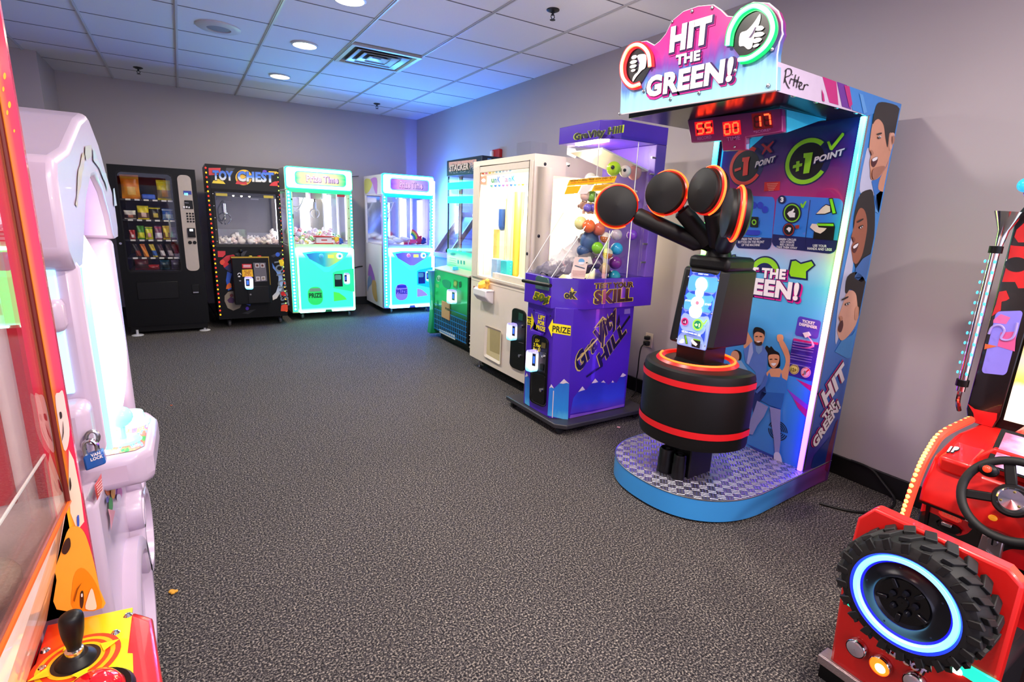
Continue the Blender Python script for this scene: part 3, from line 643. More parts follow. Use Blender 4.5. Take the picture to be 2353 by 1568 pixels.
graphic(cb, 'warning_sticker', PB, [([(556, 607), (578, 607), (579, 617), (557, 617)], K_red)] + [([(559, 609 + k * 2.2), (576, 609 + k * 2.2), (576, 610 + k * 2.2), (559, 610 + k * 2.2)], K_white) for k in range(3)])
graphic(cb, 'price_sticker', PB, [([(556, 620), (580, 619), (582, 636), (557, 636)], P('amber', '#f0b414'))])
lettering(cb, '$1.00\nPER\nPLAY', PB, ((562, 634), (578, 634), (561, 621.5)), P('rust', '#a8541c'), 0.0022, 0.02)
graphic(cb, 'lock_symbol', PB, [(ell(550, 632, 4.5, 5, 20, a0=180, a1=360) + ell(550, 632, 3, 3.4, 20, a0=360, a1=180), K_white), ([(547, 634), (552, 634), (552, 637), (547, 637)], K_white), ([(549, 644), (554, 644), (554, 647), (550, 647)], K_grey)])
reader(cb, PB, ((561, 636), (580, 636), (581, 664), (563, 664)), 0.06)
lr = mat('led_red', '#ff2a1a', emit=2.0, ecol='#ff1a10'); la = mat('led_amber', '#ffa018', emit=1.6, ecol='#ff9a10')
seeds = {}
for m, nm in ((lr, 'r'), (la, 'a')): pass
def led_line(parent, a, c, n, mats, r=0.007, sc=(1, 0.7, 1.2), name='led', skip=()):
    a = Vector(a); c = Vector(c); base = {}
    for i in range(n):
        if i in skip: continue
        p = a.lerp(c, i / (n - 1)); m = mats[i % len(mats)]
        if m.name not in base: base[m.name] = (part(parent, name, m, lambda b: b.sphere(p, r, sc, 8, 6)), p)
        else: dup(base[m.name][0], p - base[m.name][1])
led_line(t, (TX0 + 0.004, TY - 0.004, 1.735), (TX0 + 0.016, TY - 0.004, 0.165), 34, (lr, la), 0.008)
led_line(t, (TX1 - 0.012, TY - 0.004, 1.735), (TX1 - 0.012, TY - 0.004, 0.165), 34, (la, mat('led_lime', '#9aff50', emit=2.0), lr), 0.006)
part(t, 'led_wire', M_rubber, lambda b: b.tube([(TX0 + 0.004, TY - 0.002, 1.74), (TX0 + 0.016, TY - 0.002, 0.16)], 0.003, 5))
for x in (TX0 + 0.03, TX1 - 0.03): 
    for i in range(5): part(t, 'frame_bolt', M_steel, lambda b: b.sphere((wx0 - 0.017 if x < .5 else wx1 + 0.017, TY - 0.012, wz0 + 0.03 + i * 0.125), 0.006, (1, .5, 1), 8, 5))
for x in (0.36, 0.90): caster(t, x, TY + 0.12); caster(t, x, TD - 0.1)
# white plush toys on the play floor
M_pl = [mat('plush_cream', '#e4d6cc', rough=0.95, var=0.1, scale=120, bump=0.6), mat('plush_ivory', '#efe6e2', rough=0.95, var=0.1, scale=120, bump=0.6), mat('plush_blush', '#e6cdc6', rough=0.95, var=0.1, scale=120, bump=0.6)]
def plush(x, y, z, r, m, label, group, m2=None, rz=None):
    rz = random.uniform(0, 6.28) if rz is None else rz
    R = Matrix.Rotation(rz, 3, 'Z') @ Matrix.Rotation(random.uniform(-.6, .6), 3, 'X')
    o = Vector((x, y, z + r * 0.75))
    tt = thing('plush_toy', label, 'plush toy', (x, y, z), group)
    part(tt, 'body', m, lambda b: b.sphere(o, r, (1, 0.8, 0.75), 12, 8, rot=R))
    part(tt, 'head', m, lambda b: (b.sphere(o + R @ Vector((0, -r * 0.75, r * 0.35)), r * 0.62, (1, 1, 0.95), 12, 8), b.sphere(o + R @ Vector((-r * 0.4, -r * 0.7, r * 0.9)), r * 0.24, (1, .6, 1.3), 8, 6), b.sphere(o + R @ Vector((r * 0.4, -r * 0.7, r * 0.9)), r * 0.24, (1, .6, 1.3), 8, 6)))
    if r > 0.049 and m2: part(tt, 'eyes', K_black, lambda b: [b.sphere(o + R @ Vector((sx * r * 0.25, -r * 1.3, r * 0.5)), r * 0.09, nu=8, nv=5) for sx in (-1, 1)] and None); part(tt, 'muzzle', m2, lambda b: b.sphere(o + R @ Vector((0, -r * 1.28, r * 0.22)), r * 0.26, (1, .8, .8), 10, 6))
    for sx in (-1, 1): part(tt, 'paw', m2 or m, lambda b: b.sphere(o + R @ Vector((sx * r * 0.75, -r * 0.5, -r * 0.35)), r * 0.33, (1, 1.3, 0.8), 8, 6))
    return tt
n = 0
for row, (y, cnt) in enumerate(((6.665, 9), (6.78, 9), (6.93, 8), (7.1, 8))):
    for i in range(cnt):
        x = 0.345 + (0.56 / (cnt - 1)) * i
        if row == 1 and x < 0.5: continue
        plush(x + random.uniform(-.012, .012), y + random.uniform(-.02, .02), wz0 - 0.005, random.uniform(0.034, 0.044), M_pl[n % 3], 'small cream plush toy lying on the floor of the black claw machine', 'cream plush toys in the black claw machine'); n += 1
for (x, z) in ((0.485, 0.99), (0.87, 1.005), (0.84, 0.99), (0.90, 1.03)):
    plush(x, 6.74, z, 0.042, M_pl[1], 'small cream plush toy lying on the floor of the black claw machine', 'cream plush toys in the black claw machine')

# ---------------------------------------------------------------- the two lit claw machines
def lit_claw(x0, x1, yf, yd, z0, z1, label, tone, sgn_stops, post_col, hot_col, frame_col, emit, contents, side_art=False):
    """white moulded claw machine whose shell glows"""
    w = x1 - x0; k = tone
    t = thing('claw_machine', label, 'claw machine', ((x0 + x1) / 2, (yf + yd) / 2, 0.0))
    e_hot = mat('shell_hot_' + k, post_col, rough=0.4, emit=emit * 0.9, ecol=hot_col)
    e_mid = mat('shell_glow_' + k, post_col, rough=0.4, emit=emit * 0.62, ecol=post_col)
    e_low = mat('shell_dim_' + k, post_col, rough=0.4, emit=min(emit * 0.22, 1.2), ecol=post_col)
    fr = mat('frame_' + k, frame_col, rough=0.45)
    a0, a1 = x0 + 0.075, x1 - 0.055; zb, zt = 0.94, 1.565
    # structure
    def bd(b):
        b.box(x0, x1, yf + 0.03, yd, z0, zb - 0.02); b.box(x0, x1, yf + 0.03, yd, zt + 0.01, z1)
        b.box(x0, x0 + 0.025, yd - 0.05, yd, zb - .02, zt + .01); b.box(x1 - 0.025, x1, yd - 0.05, yd, zb - .02, zt + .01)
    part(t, 'cabinet_body', M_white, bd)
    for xx in (x0 + 0.004, x1 - 0.008): part(t, 'side_window', M_glass, lambda b: b.box(xx, xx + 0.004, yf + 0.06, yd - 0.05, zb - .02, zt + .01))
    part(t, 'mirror_back', mat('mirror_' + k, '#c8ccd8', rough=0.1, metal=0.9), lambda b: b.box(x0 + 0.025, x1 - 0.025, yd - 0.03, yd - 0.01, zb - 0.02, zt))
    for xa, xb in ((x0, a0), (a1, x1)): part(t, 'front_post', fr, lambda b: b.box(xa, xb, yf, yf + 0.06, z0, zt), bevel=0.008)
    part(t, 'window_sill', fr, lambda b: b.box(a0, a1, yf, yf + 0.04, 0.895, zb), bevel=0.004)
    part(t, 'window_lintel', e_low, lambda b: b.box(x0 + 0.03, x1, yf - 0.004, yf + 0.04, zt - 0.02, zt + 0.035), bevel=0.006)
    part(t, 'window_pane', M_glass, lambda b: b.box(a0, a1, yf + 0.012, yf + 0.016, zb, zt))
    # glowing header with its rounded sign
    hz0, hz1 = zt + 0.03, z1
    hd = part(t, 'header', e_hot, lambda b: b.prism([(p[0], yf - 0.02, p[1]) for p in rrect(x0 + 0.015, hz0, x1 + 0.004, hz1, 0.03)], (0, 0.06, 0)), bevel=0.012)
    part(hd, 'header_edge', e_mid, lambda b: b.prism([(p[0], yf - 0.008, p[1]) for p in rrect(x0 + 0.004, hz0 - 0.01, x1 + 0.012, hz1 + 0.012, 0.03)], (0, 0.05, 0)), bevel=0.01)
    sg = gradmat('sign_' + k, sgn_stops, axis=0, emit=0.16, noise=0.2, nscale=3)
    sx0, sx1, sz0, sz1 = x0 + 0.11 * w / 0.73, x1 - 0.07 * w / 0.73, hz0 + 0.045, hz1 - 0.045
    s_ = part(hd, 'sign', sg, lambda b: b.prism([(p[0], yf - 0.024, p[1]) for p in rrect(sx0, sz0, sx1, sz1, 0.035)], (0, 0.004, 0)))
    PS = PY(yf - 0.024)
    def wtext(s, pl, xa, xb, za, zb_, m, **kw):
        # words placed by room coordinates
        cc = [pj((xa, pl.p.y, za)), pj((xb, pl.p.y, za)), pj((xa, pl.p.y, zb_))]
        return lettering(kw.pop('par'), s, pl, cc, m, **kw)
    wtext('Prize Time', PS, sx0 + 0.12, sx1 - 0.09, sz0 + 0.03, sz1 - 0.025, mat('sign_letter_' + k, '#f0c0e8', emit=0.25, ecol='#ffd0f4'), par=s_, lift=0.004, bold=0.03, under=[(mat('sign_shadow_' + k, '#6a48a0', emit=0.02), 0.02, (0.7, 0.7), 0.002)])
    part(s_, 'sign_bezel', e_mid, lambda b: b.strip([(p[0], yf - 0.026, p[1]) for p in rrect(sx0 - 0.008, sz0 - 0.008, sx1 + 0.008, sz1 + 0.008, 0.04)], [(p[0], yf - 0.022, p[1]) for p in rrect(sx0, sz0, sx1, sz1, 0.035)], 0, True))
    # glowing lower door: hot border, softer middle with an arrow fold
    dx0, dx1, dz0, dz1 = x0 + 0.075, x1 + 0.004, z0, 0.893
    dr = part(t, 'lower_door', gradmat('door_' + k, [(0.0, hot_col), (0.07, post_col), (0.5, post_col), (0.85, post_col), (0.97, hot_col)], axis=2, emit=emit * 0.5, coat=0.2), lambda b: b.prism([(p[0], yf - 0.016, p[1]) for p in rrect(dx0, dz0, dx1, dz1, 0.02)], (0, 0.05, 0)), bevel=0.01)
    bw = 0.024
    part(dr, 'door_border', e_hot, lambda b: b.strip([(p[0], yf - 0.022, p[1]) for p in rrect(dx0 + 0.004, dz0 + 0.004, dx1 - 0.004, dz1 - 0.004, 0.02)], [(p[0], yf - 0.017, p[1]) for p in rrect(dx0 + bw, dz0 + bw, dx1 - bw, dz1 - bw, 0.03)], 0, True))
    xm = (dx0 + dx1) / 2
    tri = lambda s, zt_, zt2: [(xm - 0.235 * s, zt_), (xm - 0.12 * s, zt_ + 0.018), (xm + 0.12 * s, zt_ + 0.018), (xm + 0.235 * s, zt_), (xm + 0.20 * s, zt_ - 0.06), (xm + 0.03, zt2), (xm - 0.03, zt2), (xm - 0.20 * s, zt_ - 0.06)]
    part(dr, 'arrow_fold', e_mid, lambda b: b.prism([(p[0], yf - 0.026, p[1]) for p in tri(1.18, 0.84, 0.60)], (0, 0.012, 0)), bevel=0.008)
    cp = part(dr, 'control_panel', gradmat('panel_' + k, [(0, '#2a6ac8'), (0.45, '#2ab8c8'), (0.75, '#b8e060'), (1, '#58c8c0')] if side_art is False else [(0, '#4a58c8'), (0.5, '#8a7ae8'), (1, '#5a8ae8')], axis=0, emit=0.25), lambda b: b.prism([(p[0], yf - 0.034, p[1]) for p in tri(1.0, 0.825, 0.665)], (0, 0.01, 0)))
    part(cp, 'joystick', mat('stick_' + k, '#58a8d8' if not side_art else '#e878b0', rough=0.2, emit=0.2), lambda b: (b.cyl((xm - 0.07, yf - 0.034, 0.79), (xm - 0.07, yf - 0.075, 0.80), 0.007, 8), b.sphere((xm - 0.07, yf - 0.085, 0.803), 0.028)))
    part(cp, 'drop_button', mat('btn_ring_' + k, '#e8fbff', emit=0.9), lambda b: b.lathe([(0.018, -0.016), (0.034, -0.016), (0.038, 0.0)], (xm + 0.16, yf - 0.034, 0.80), (0, 1, 0), 24))
    part(cp, 'button_cap', mat('btn_cap_' + k, '#2aa0b8', emit=0.4), lambda b: b.lathe([(0.001, -0.022), (0.019, -0.018), (0.019, 0)], (xm + 0.16, yf - 0.034, 0.80), (0, 1, 0), 20))
    part(cp, 'credit_display', mat('credit_' + k, '#c8e048', emit=0.6), lambda b: b.box(xm + 0.02, xm + 0.09, yf - 0.038, yf - 0.033, 0.775, 0.815))
    # coin door, prize door, corner panel
    cz = 0.42
    part(dr, 'coin_surround', e_low, lambda b: b.prism([(p[0], yf - 0.026, p[1]) for p in ((xm + 0.075, 0.40), (xm + 0.075, 0.59), (xm + 0.12, 0.61), (dx1 - 0.01, 0.64), (dx1 - 0.01, 0.34))], (0, 0.008, 0)))
    coin = part(dr, 'coin_door', mat('coin_door_' + k, '#0f2a2c' if not side_art else '#20306a', rough=0.3), lambda b: b.box(xm + 0.09, xm + 0.19, yf - 0.032, yf - 0.02, 0.415, 0.575), bevel=0.004)
    graphic(coin, 'coin_sticker', PY(yf - 0.032), [(rq([pj((xm + .103, yf, .56)), pj((xm + .177, yf, .56)), pj((xm + .177, yf, .50)), pj((xm + .103, yf, .50))], .2), P('mint_sticker', '#6ab8a0'))])
    PR = PY(yf - 0.02)
    reader(dr, PR, (pj((xm + .21, yf, .585)), pj((xm + .275, yf, .585)), pj((xm + .275, yf, .44)), pj((xm + .21, yf, .44))), 0.05)
    pd = part(dr, 'prize_door', mat('prize_door_' + k, '#2ad868' if not side_art else '#8a78e0', rough=0.3, emit=0.28), lambda b: b.prism([(p[0], yf - 0.022, p[1]) for p in rrect(xm - 0.235, 0.195, xm - 0.06, 0.42, 0.075)], (0, 0.008, 0)))
    part(pd, 'flap', mat('prize_flap_' + k, '#8ac0a8' if not side_art else '#4a3ac8', rough=0.3), lambda b: b.box(xm - 0.21, xm - 0.085, yf - 0.026, yf - 0.02, 0.365, 0.405))
    wtext('PRIZE', PY(yf - 0.022), xm - 0.225, xm - 0.07, 0.285, 0.345, P('prize_word_' + k, '#0f6a3a' if not side_art else '#4a38b0'), par=pd, lift=0.002, bold=0.05)
    part(dr, 'corner_panel', mat('corner_' + k, '#4ae84a' if not side_art else '#9a88e8', rough=0.35, emit=0.35), lambda b: b.prism([(p[0], yf - 0.022, p[1]) for p in ((xm + 0.075, 0.23), (xm + 0.075, 0.35), (xm + 0.14, 0.335), (xm + 0.21, 0.28), (xm + 0.235, 0.245))], (0, 0.008, 0)))
    part(dr, 'toe_notch', mat('notch_' + k, '#148a5a' if not side_art else '#6a78d8', rough=0.4), lambda b: b.prism([(p[0], yf - 0.024, p[1]) for p in ((xm - 0.04, dz0), (xm - 0.03, dz0 + 0.028), (xm + 0.04, dz0 + 0.028), (xm + 0.05, dz0))], (0, 0.008, 0)))
    # led rows on the posts
    ml = mat('led_' + k, '#c8fff4', emit=6.0, ecol=hot_col)
    led_line(t, (x0 + 0.03, yf - 0.004, 1.54), (x0 + 0.035, yf - 0.004, z0 + 0.05), 36, (ml,), 0.0115, (1, .5, 1))
    led_line(t, (x1 - 0.006, yf - 0.004, 1.54), (x1 - 0.006, yf - 0.004, 0.93), 16, (ml,), 0.0085, (1, .5, 1))
    for xa, xb, za in ((x0 + 0.008, x0 + 0.06, z0 + 0.02), (x1 - 0.022, x1 + 0.004, 0.90)): part(t, 'post_strip', e_mid, lambda b: b.box(xa, xb, yf - 0.003, yf + 0.01, za, 1.56))
    # inside
    part(t, 'play_floor', M_white, lambda b: b.box(x0 + 0.025, x1 - 0.025, yf + 0.04, yd - 0.03, zb - 0.02, zb - 0.008))
    tl = mat('tube_' + k, '#f6f8ff', emit=9, ecol='#eef4ff')
    for x in (x0 + 0.40 * w, x1 - 0.13): part(t, 'light_tube', tl, lambda b: b.cyl((x, yd - 0.08, zb + 0.02), (x, yd - 0.08, zt - 0.02), 0.02, 10))
    for xa, xb in ((x0 + 0.34 * w, x0 + 0.50 * w), (x1 - 0.2, x1 - 0.16)): part(t, 'inner_panel', mat('inner_panel_' + k, '#f0eef4', emit=0.35), lambda b: b.box(xa, xb, yd - 0.06, yd - 0.05, zb, zt))
    part(t, 'crane_carriage', mat('carriage_' + k, '#f0e8f4'), lambda b: (b.box(x0 + 0.12, x0 + 0.27, yf + 0.25, yf + 0.42, zt - 0.075, zt - 0.01)), bevel=0.004)
    cw = x0 + (0.42 if not side_art else 0.11) * w
    part(t, 'crane_box', gradmat('crane_box_' + k, [(0, '#f8a0d0'), (0.5, '#f4ecd0'), (1, '#f8f0d8')], axis=0), lambda b: b.box(cw, cw + 0.13, yf + 0.2, yf + 0.34, zt - 0.085, zt - 0.005), bevel=0.004)
    claw(t, cw + 0.055, yf + 0.27, 1.36, mat('claw_white_' + k, '#d8d8e8', rough=0.3, metal=0.4), sc=0.85)
    for d in (0.0, 0.05):
        part(t, 'looped_hose', mat('hose_' + k, '#f4f4fc', rough=0.4), lambda b: b.tube(spl([(x0 + 0.09, yf + 0.3, 1.40 - d), (x0 + 0.16, yf + 0.28, 1.375 - d), (x0 + 0.22, yf + 0.28, 1.42), (x0 + 0.27, yf + 0.3, zt)], 6, False), 0.006, 6))
    part(t, 'warning_sticker', P('sticker_red', '#d83848'), lambda b: b.box(*((a1 - 0.115, a1 - 0.025) if not side_art else (a0 + 0.30, a0 + 0.39)), yf + 0.009, yf + 0.0118, *((1.515, 1.553) if not side_art else (0.96, 1.01))), smooth=False)
    for (x, z) in ((a0 - 0.014, 1.46), (a0 - 0.01, 1.04)): part(t, 'frame_bolt', M_dsteel, lambda b: b.sphere((x, yf - 0.002, z), 0.010, (1, .5, 1), 10, 6))
    part(t, 'door_latch', M_dsteel, lambda b: b.box(a0 - 0.014, a0 - 0.004, yf - 0.006, yf, 1.24, 1.29))
    for i in range(5): part(t, 'hinge_pin', M_dsteel, lambda b: b.sphere((a1 + 0.014, yf - 0.002, 1.02 + i * 0.12), 0.0055, (1, .5, 1), 8, 5))
    for x in (x0 + 0.13, x1 - 0.05): caster(t, x, yf + 0.11); caster(t, x, yd - 0.1)
    # side artwork
    if side_art:
        PSD = PX(x0, -1)
        graphics(t, 'side_swirl', PSD, [(rq([(838, 414), (866, 410), (867, 445), (839, 447)], .03), P('side_pale', '#c8c8ee')), (spl([(838, 414), (850, 412), (855, 424), (848, 440), (839, 444)], 4), P('lemon', '#d8d86a')), (spl([(852, 412), (866, 410), (866, 446), (860, 436), (857, 424)], 4), P('orchid', '#c080d8')),
            (spl([(850, 606), (858, 625), (862, 645), (856, 652), (853, 640), (846, 632)], 4), P('orchid2', '#a868d0')), (spl([(846, 640), (852, 634), (855, 650), (848, 660), (845, 670)], 4), P('steelblue', '#7aa0c8')), (spl([(856, 645), (864, 648), (866, 670), (868, 692), (862, 690), (856, 670)], 4), P('apricot', '#d8b060'))])
    contents(t, x0, x1, yf, yd, zb)
    return t
def pj(p):
    """where a room point falls on the picture (for laying words between two room points)"""
    d = Vector(p) - EYE; return Vector((IW / 2 + F * d.dot(right) / d.dot(fwd), IH / 2 + F * d.dot(down) / d.dot(fwd)))

def candy(x, y, z, r, c, stripe, label, group):
    m = mat('candy_' + c.strip('#'), c, rough=0.3); m2 = mat('candy_' + stripe.strip('#'), stripe, rough=0.3)
    b = MB(); R = Matrix.Rotation(random.uniform(0, 6), 3, 'Z') @ Matrix.Rotation(random.uniform(0.6, 1.6), 3, 'X')
    nu, nv = 12, 8; o = Vector((x, y, z + r))
    b.sphere(o, r, (1, 1, 1), nu, nv, 0, R)
    for i in range(len(b.m)):
        if ((i % nu) + (i // nu)) % 4 < 2: b.m[i] = 1
    tag(b.build('candy_ball', [m, m2]), label, 'candy', group)
def fill1(t, x0, x1, yf, yd, zb):
    cols = [('#f0a0c8', '#fbe8f4'), ('#8ad868', '#f2fbe8'), ('#3a9a5a', '#d8f8e8'), ('#f4d860', '#fdf6d8'), ('#e85a7a', '#fbd8e0'), ('#f4eef6', '#d8c8ee'), ('#f4b8d0', '#f8f4fb')]
    g = 'striped candy balls in the green-lit claw machine'; n = 0
    for row in range(5):
        for i in range(9):
            x = x0 + 0.10 + i * 0.062 + (row % 2) * 0.03; y = yf + 0.09 + row * 0.10
            if row == 0 and x0 + 0.31 < x < x0 + 0.52: continue
            c = cols[(n * 5 + row) % 7]; r = random.uniform(0.027, 0.034); z = zb - 0.008 + row * 0.022 + (0.04 if (i + row) % 3 == 0 else 0.0)
            candy(min(x, x1 - 0.07), y, z, r, *c, 'striped candy ball in the pile inside the green-lit claw machine', g); n += 1
    bx = thing('prize_box', 'clear prize box with red rims in the green-lit claw machine', 'box', (x0 + 0.41, yf + 0.12, zb - 0.008))
    part(bx, 'tub', mat('tub_white', '#f4f0f8', rough=0.2), lambda b: b.box(x0 + 0.33, x0 + 0.52, yf + 0.065, yf + 0.17, zb, zb + 0.085), bevel=0.008)
    part(bx, 'rim', K_red, lambda b: (b.box(x0 + 0.30, x0 + 0.545, yf + 0.055, yf + 0.18, zb + 0.085, zb + 0.098), b.box(x0 + 0.32, x0 + 0.53, yf + 0.06, yf + 0.175, zb - 0.008, zb + 0.012)))
    part(bx, 'label', P('box_label', '#c83a48'), lambda b: b.box(x0 + 0.39, x0 + 0.46, yf + 0.0635, yf + 0.065, zb + 0.04, zb + 0.055), smooth=False)
    plush(x0 + 0.60, yf + 0.14, zb, 0.055, mat('plush_yellow', '#f4c838', rough=0.9, bump=0.4, scale=120), 'yellow plush toy beside the red-rimmed box in the green-lit claw machine', 'plush prizes')
    plush(x0 + 0.62, yf + 0.10, zb - 0.01, 0.04, mat('plush_blue', '#3a6ad8', rough=0.9, bump=0.4, scale=120), 'small blue plush toy in the right corner of the green-lit claw machine', 'plush prizes')
def fill2(t, x0, x1, yf, yd, zb):
    g = 'white prize bags in the blue-lit claw machine'
    for i in range(8):
        x = x0 + 0.13 + (i % 4) * 0.10; y = yf + 0.12 + (i // 4) * 0.2
        b = MB(); b.sphere((x, y, zb + 0.03 + 0.02 * (i % 3)), 0.06, (1.1, 0.9, 0.55), 12, 8, rot=Matrix.Rotation(i * 0.8, 3, 'Z') @ Matrix.Rotation(0.3, 3, 'X'))
        b.sphere((x + 0.05, y - 0.02, zb + 0.03 + 0.02 * (i % 3)), 0.025, (1.4, .8, .6), 8, 6)
        tag(b.build('prize_bag', mat('bag_white', '#f2f2fb', rough=0.4, var=0.1, scale=60, bump=0.5)), 'crumpled white prize bag inside the blue-lit claw machine', 'prize bag', g)
    rb = thing('rainbow_toy', 'rainbow arched toy standing in the blue-lit claw machine', 'toy', (x0 + 0.47, yf + 0.16, zb))
    for k, c in enumerate(('#e8304a', '#f4b428', '#c8e040', '#38c060', '#3a78e0')):
        r = 0.14 - k * 0.016
        part(rb, 'arch', mat('rainbow_' + c.strip('#'), c, rough=0.7), lambda b: b.tube([(x0 + 0.42 + r * math.cos(a), yf + 0.16, zb + 0.06 + r * math.sin(a)) for a in [(-0.5 + 0.16 * j) for j in range(12)]], 0.0085, 8))
    bx = thing('gift_box', 'small red box lying in the blue-lit claw machine', 'box', (x0 + 0.37, yf + 0.08, zb))
    part(bx, 'carton', mat('carton_red', '#d02a58', rough=0.4), lambda b: b.box(x0 + 0.32, x0 + 0.41, yf + 0.05, yf + 0.11, zb - 0.006, zb + 0.03), bevel=0.003)
    part(bx, 'ribbon', K_white, lambda b: b.box(x0 + 0.36, x0 + 0.372, yf + 0.049, yf + 0.111, zb - 0.006, zb + 0.031))
    plush(x0 + 0.56, yf + 0.14, zb, 0.055, mat('plush_red', '#c82848', rough=0.9, bump=0.4, scale=120), 'dark red plush toy at the right of the blue-lit claw machine', 'plush prizes')
    plush(x0 + 0.60, yf + 0.12, zb, 0.045, mat('plush_navy', '#3038a0', rough=0.9, bump=0.4, scale=120), 'dark blue plush toy in the right corner of the blue-lit claw machine', 'plush prizes')
lit_claw(1.052, 1.812, 6.76, 7.45, 0.10, 1.82, 'glowing green and white claw machine touching the black claw machine', 'green', [(0, '#4af0a0'), (0.15, '#f4e8a0'), (0.45, '#f8d8c8'), (0.8, '#e8f0a8'), (1, '#20e890')], '#18b064', '#90f0dc', '#c9dfb4', 5.5, fill1)
lit_claw(2.205, 2.90, 6.77, 7.56, 0.09, 1.825, 'glowing pale blue claw machine standing alone in the back right corner', 'blue', [(0, '#9a58e8'), (0.2, '#f4a8d8'), (0.6, '#f0c8e8'), (1, '#a890f0')], '#0a80ff', '#60c4ff', '#a59ae0', 22.0, fill2, True)
# added glowing tube that throws blue light onto the right wall
def ropes():
    m = mat('wall_glow_blue', '#2038ff', emit=200, ecol='#2c5cff'); o = part([o for o in COL.objects if o.get('label', '').startswith('glowing pale blue')][0], 'added_wall_glow', m, lambda b: b.tube([(2.913, 6.752, 0.35), (2.913, 6.752, 1.78)], 0.009, 8))
ropes()

# ---------------------------------------------------------------- lavender cabinet behind, green stacking machine, white prize cabinet
t = thing('arcade_cabinet', 'lavender arcade cabinet with a sloping top behind the green machine', 'arcade machine', (2.82, 5.83, 0.0))
M_lav = mat('lavender_laminate', '#8a80b8', rough=0.4)
part(t, 'cabinet_body', M_lav, lambda b: b.box(2.63, 3.02, 5.60, 6.05, 0.06, 0.86), bevel=0.008)
for y in (5.615, 6.035): part(t, 'playfield_rail', mat('rail_silver', '#b8b4cc', rough=0.3, metal=0.6), lambda b: b.obox((2.81, y, 1.14), (0.18, 0, 0.24), (0, 0.012, 0), (-0.022, 0, 0.0165)))
part(t, 'playfield', mat('playfield_dark', '#5a5a9a', rough=0.2), lambda b: b.obox((2.82, 5.825, 1.12), (0.18, 0, 0.24), (0, 0.20, 0), (-0.006, 0, 0.0045)))
part(t, 'front_rail', mat('rail_pink', '#a878b8', rough=0.3), lambda b: b.box(2.60, 2.67, 5.60, 6.05, 0.85, 0.91), bevel=0.01)
part(t, 'knob', M_blackp, lambda b: b.sphere((2.66, 5.75, 0.94), 0.028))
part(t, 'coin_slot', M_steel, lambda b: b.box(2.615, 2.63, 5.75, 5.85, 0.62, 0.65))
part(t, 'back_box', M_lav, lambda b: b.box(2.97, 3.02, 5.60, 6.05, 0.86, 1.40), bevel=0.008)
# ---------------------------------------------------------------- green stacking machine
SX, SY0, SY1 = 2.31, 4.50, 5.335
t = thing('prize_machine', 'green and black prize machine with a tall see-through tower and a tan push flap', 'prize machine', (2.63, 4.92, 0.0))
body = part(t, 'cabinet_body', [gradmat('green_front', [(0.0, '#05070a'), (0.34, '#08160f'), (0.50, '#0fa050'), (0.8, '#18c868'), (1.0, '#159a58')], axis=2), M_black], lambda b: b.box(SX, SX + 0.004, SY0 + 0.03, SY1, 0.09, 0.77, 0).box(SX + 0.004, 2.95, SY0, SY1, 0.09, 0.77, 1), bevel=0.006)
PSX = PX(SX)
part(t, 'top_deck', mat('deck_pale', '#c8b8a8', rough=0.3), lambda b: b.obox((2.385, (SY0 + SY1) / 2, 0.79), (0.08, 0, 0.014), (0, (SY1 - SY0) / 2, 0), (0, 0, 0.008)), bevel=0.004)
part(t, 'game_button', mat('teal_button', '#38a8c8', rough=0.2, emit=0.3), lambda b: b.lathe([(0.001, 0.035), (0.028, 0.03), (0.034, 0.0)], (2.38, 4.95, 0.80), (0, 0, 1), 20))
grid = mat('grid_blue', '#2088d8', rough=0.4)
def gridl(b):
    for i in range(17):
        y = SY0 + 0.06 + i * 0.048; b.box(SX - 0.0025, SX, y - 0.003, y + 0.003, 0.10, 0.34)
    for j in range(6): b.box(SX - 0.0025, SX, SY0 + 0.03, SY1, 0.11 + j * 0.055 - 0.003, 0.11 + j * 0.055 + 0.003)
part(body, 'printed_grid', grid, gridl, smooth=False)
grs = mat('grid_grey', '#23262c', rough=0.4)
part(body, 'side_grid', grs, lambda b: ([b.box(SX + 0.02 + i * 0.06, SX + 0.023 + i * 0.06, SY0 - 0.002, SY0, 0.1, 0.77) for i in range(9)], [b.box(SX, 2.95, SY0 - 0.002, SY0, 0.15 + j * 0.09, 0.153 + j * 0.09) for j in range(7)]) and None, smooth=False)
fl = part(t, 'push_flap', mat('tan_flap', '#c89868', rough=0.5), lambda b: b.prism([PSX(*p) for p in ((1017, 691), (1035, 698), (1034, 737), (1016.5, 728))], (-0.012, 0, 0)), bevel=0.003)
lettering(fl, 'PUSH', PX(SX - 0.012), ((1023.5, 711.5), (1034.5, 716), (1023.5, 706)), K_black, 0.0015, 0.04)
graphic(t, 'stickers', PSX, [(ell(1008, 640, 4.6, 7.5, 24, 0.15), P('mint', '#a8d8b8')), ([(1005, 637), (1007, 637), (1007, 643), (1010, 643), (1010, 637), (1012, 638), (1012, 645), (1005, 645)], P('dgreen', '#1f6a48')), ([(1002, 652), (1009, 654), (1009, 662), (1002, 660)], P('leaf', '#6ac068')),
    (spl([(1018, 644), (1026, 643), (1035, 649), (1035, 660), (1030, 664), (1020, 658), (1017, 650)], 4), P('teal', '#12785c')), ([(1043, 642), (1052, 646), (1051, 664), (1042, 660)], P('moss', '#4a7a2a')), ([(1055, 648), (1060, 647), (1060, 660), (1055, 661)], K_black), (ell(1047, 652, 3.6, 5.5, 16), P('olive', '#a8b04a'))])
graphic(t, 'web_strip', PSX, [([(1009, 756), (1046, 771), (1046, 782), (1010, 764)], P('strip_white', '#c8ccd0'))])
reader(t, PSX, ((1037, 664), (1050, 668), (1050, 699), (1036, 696)), 0.05)
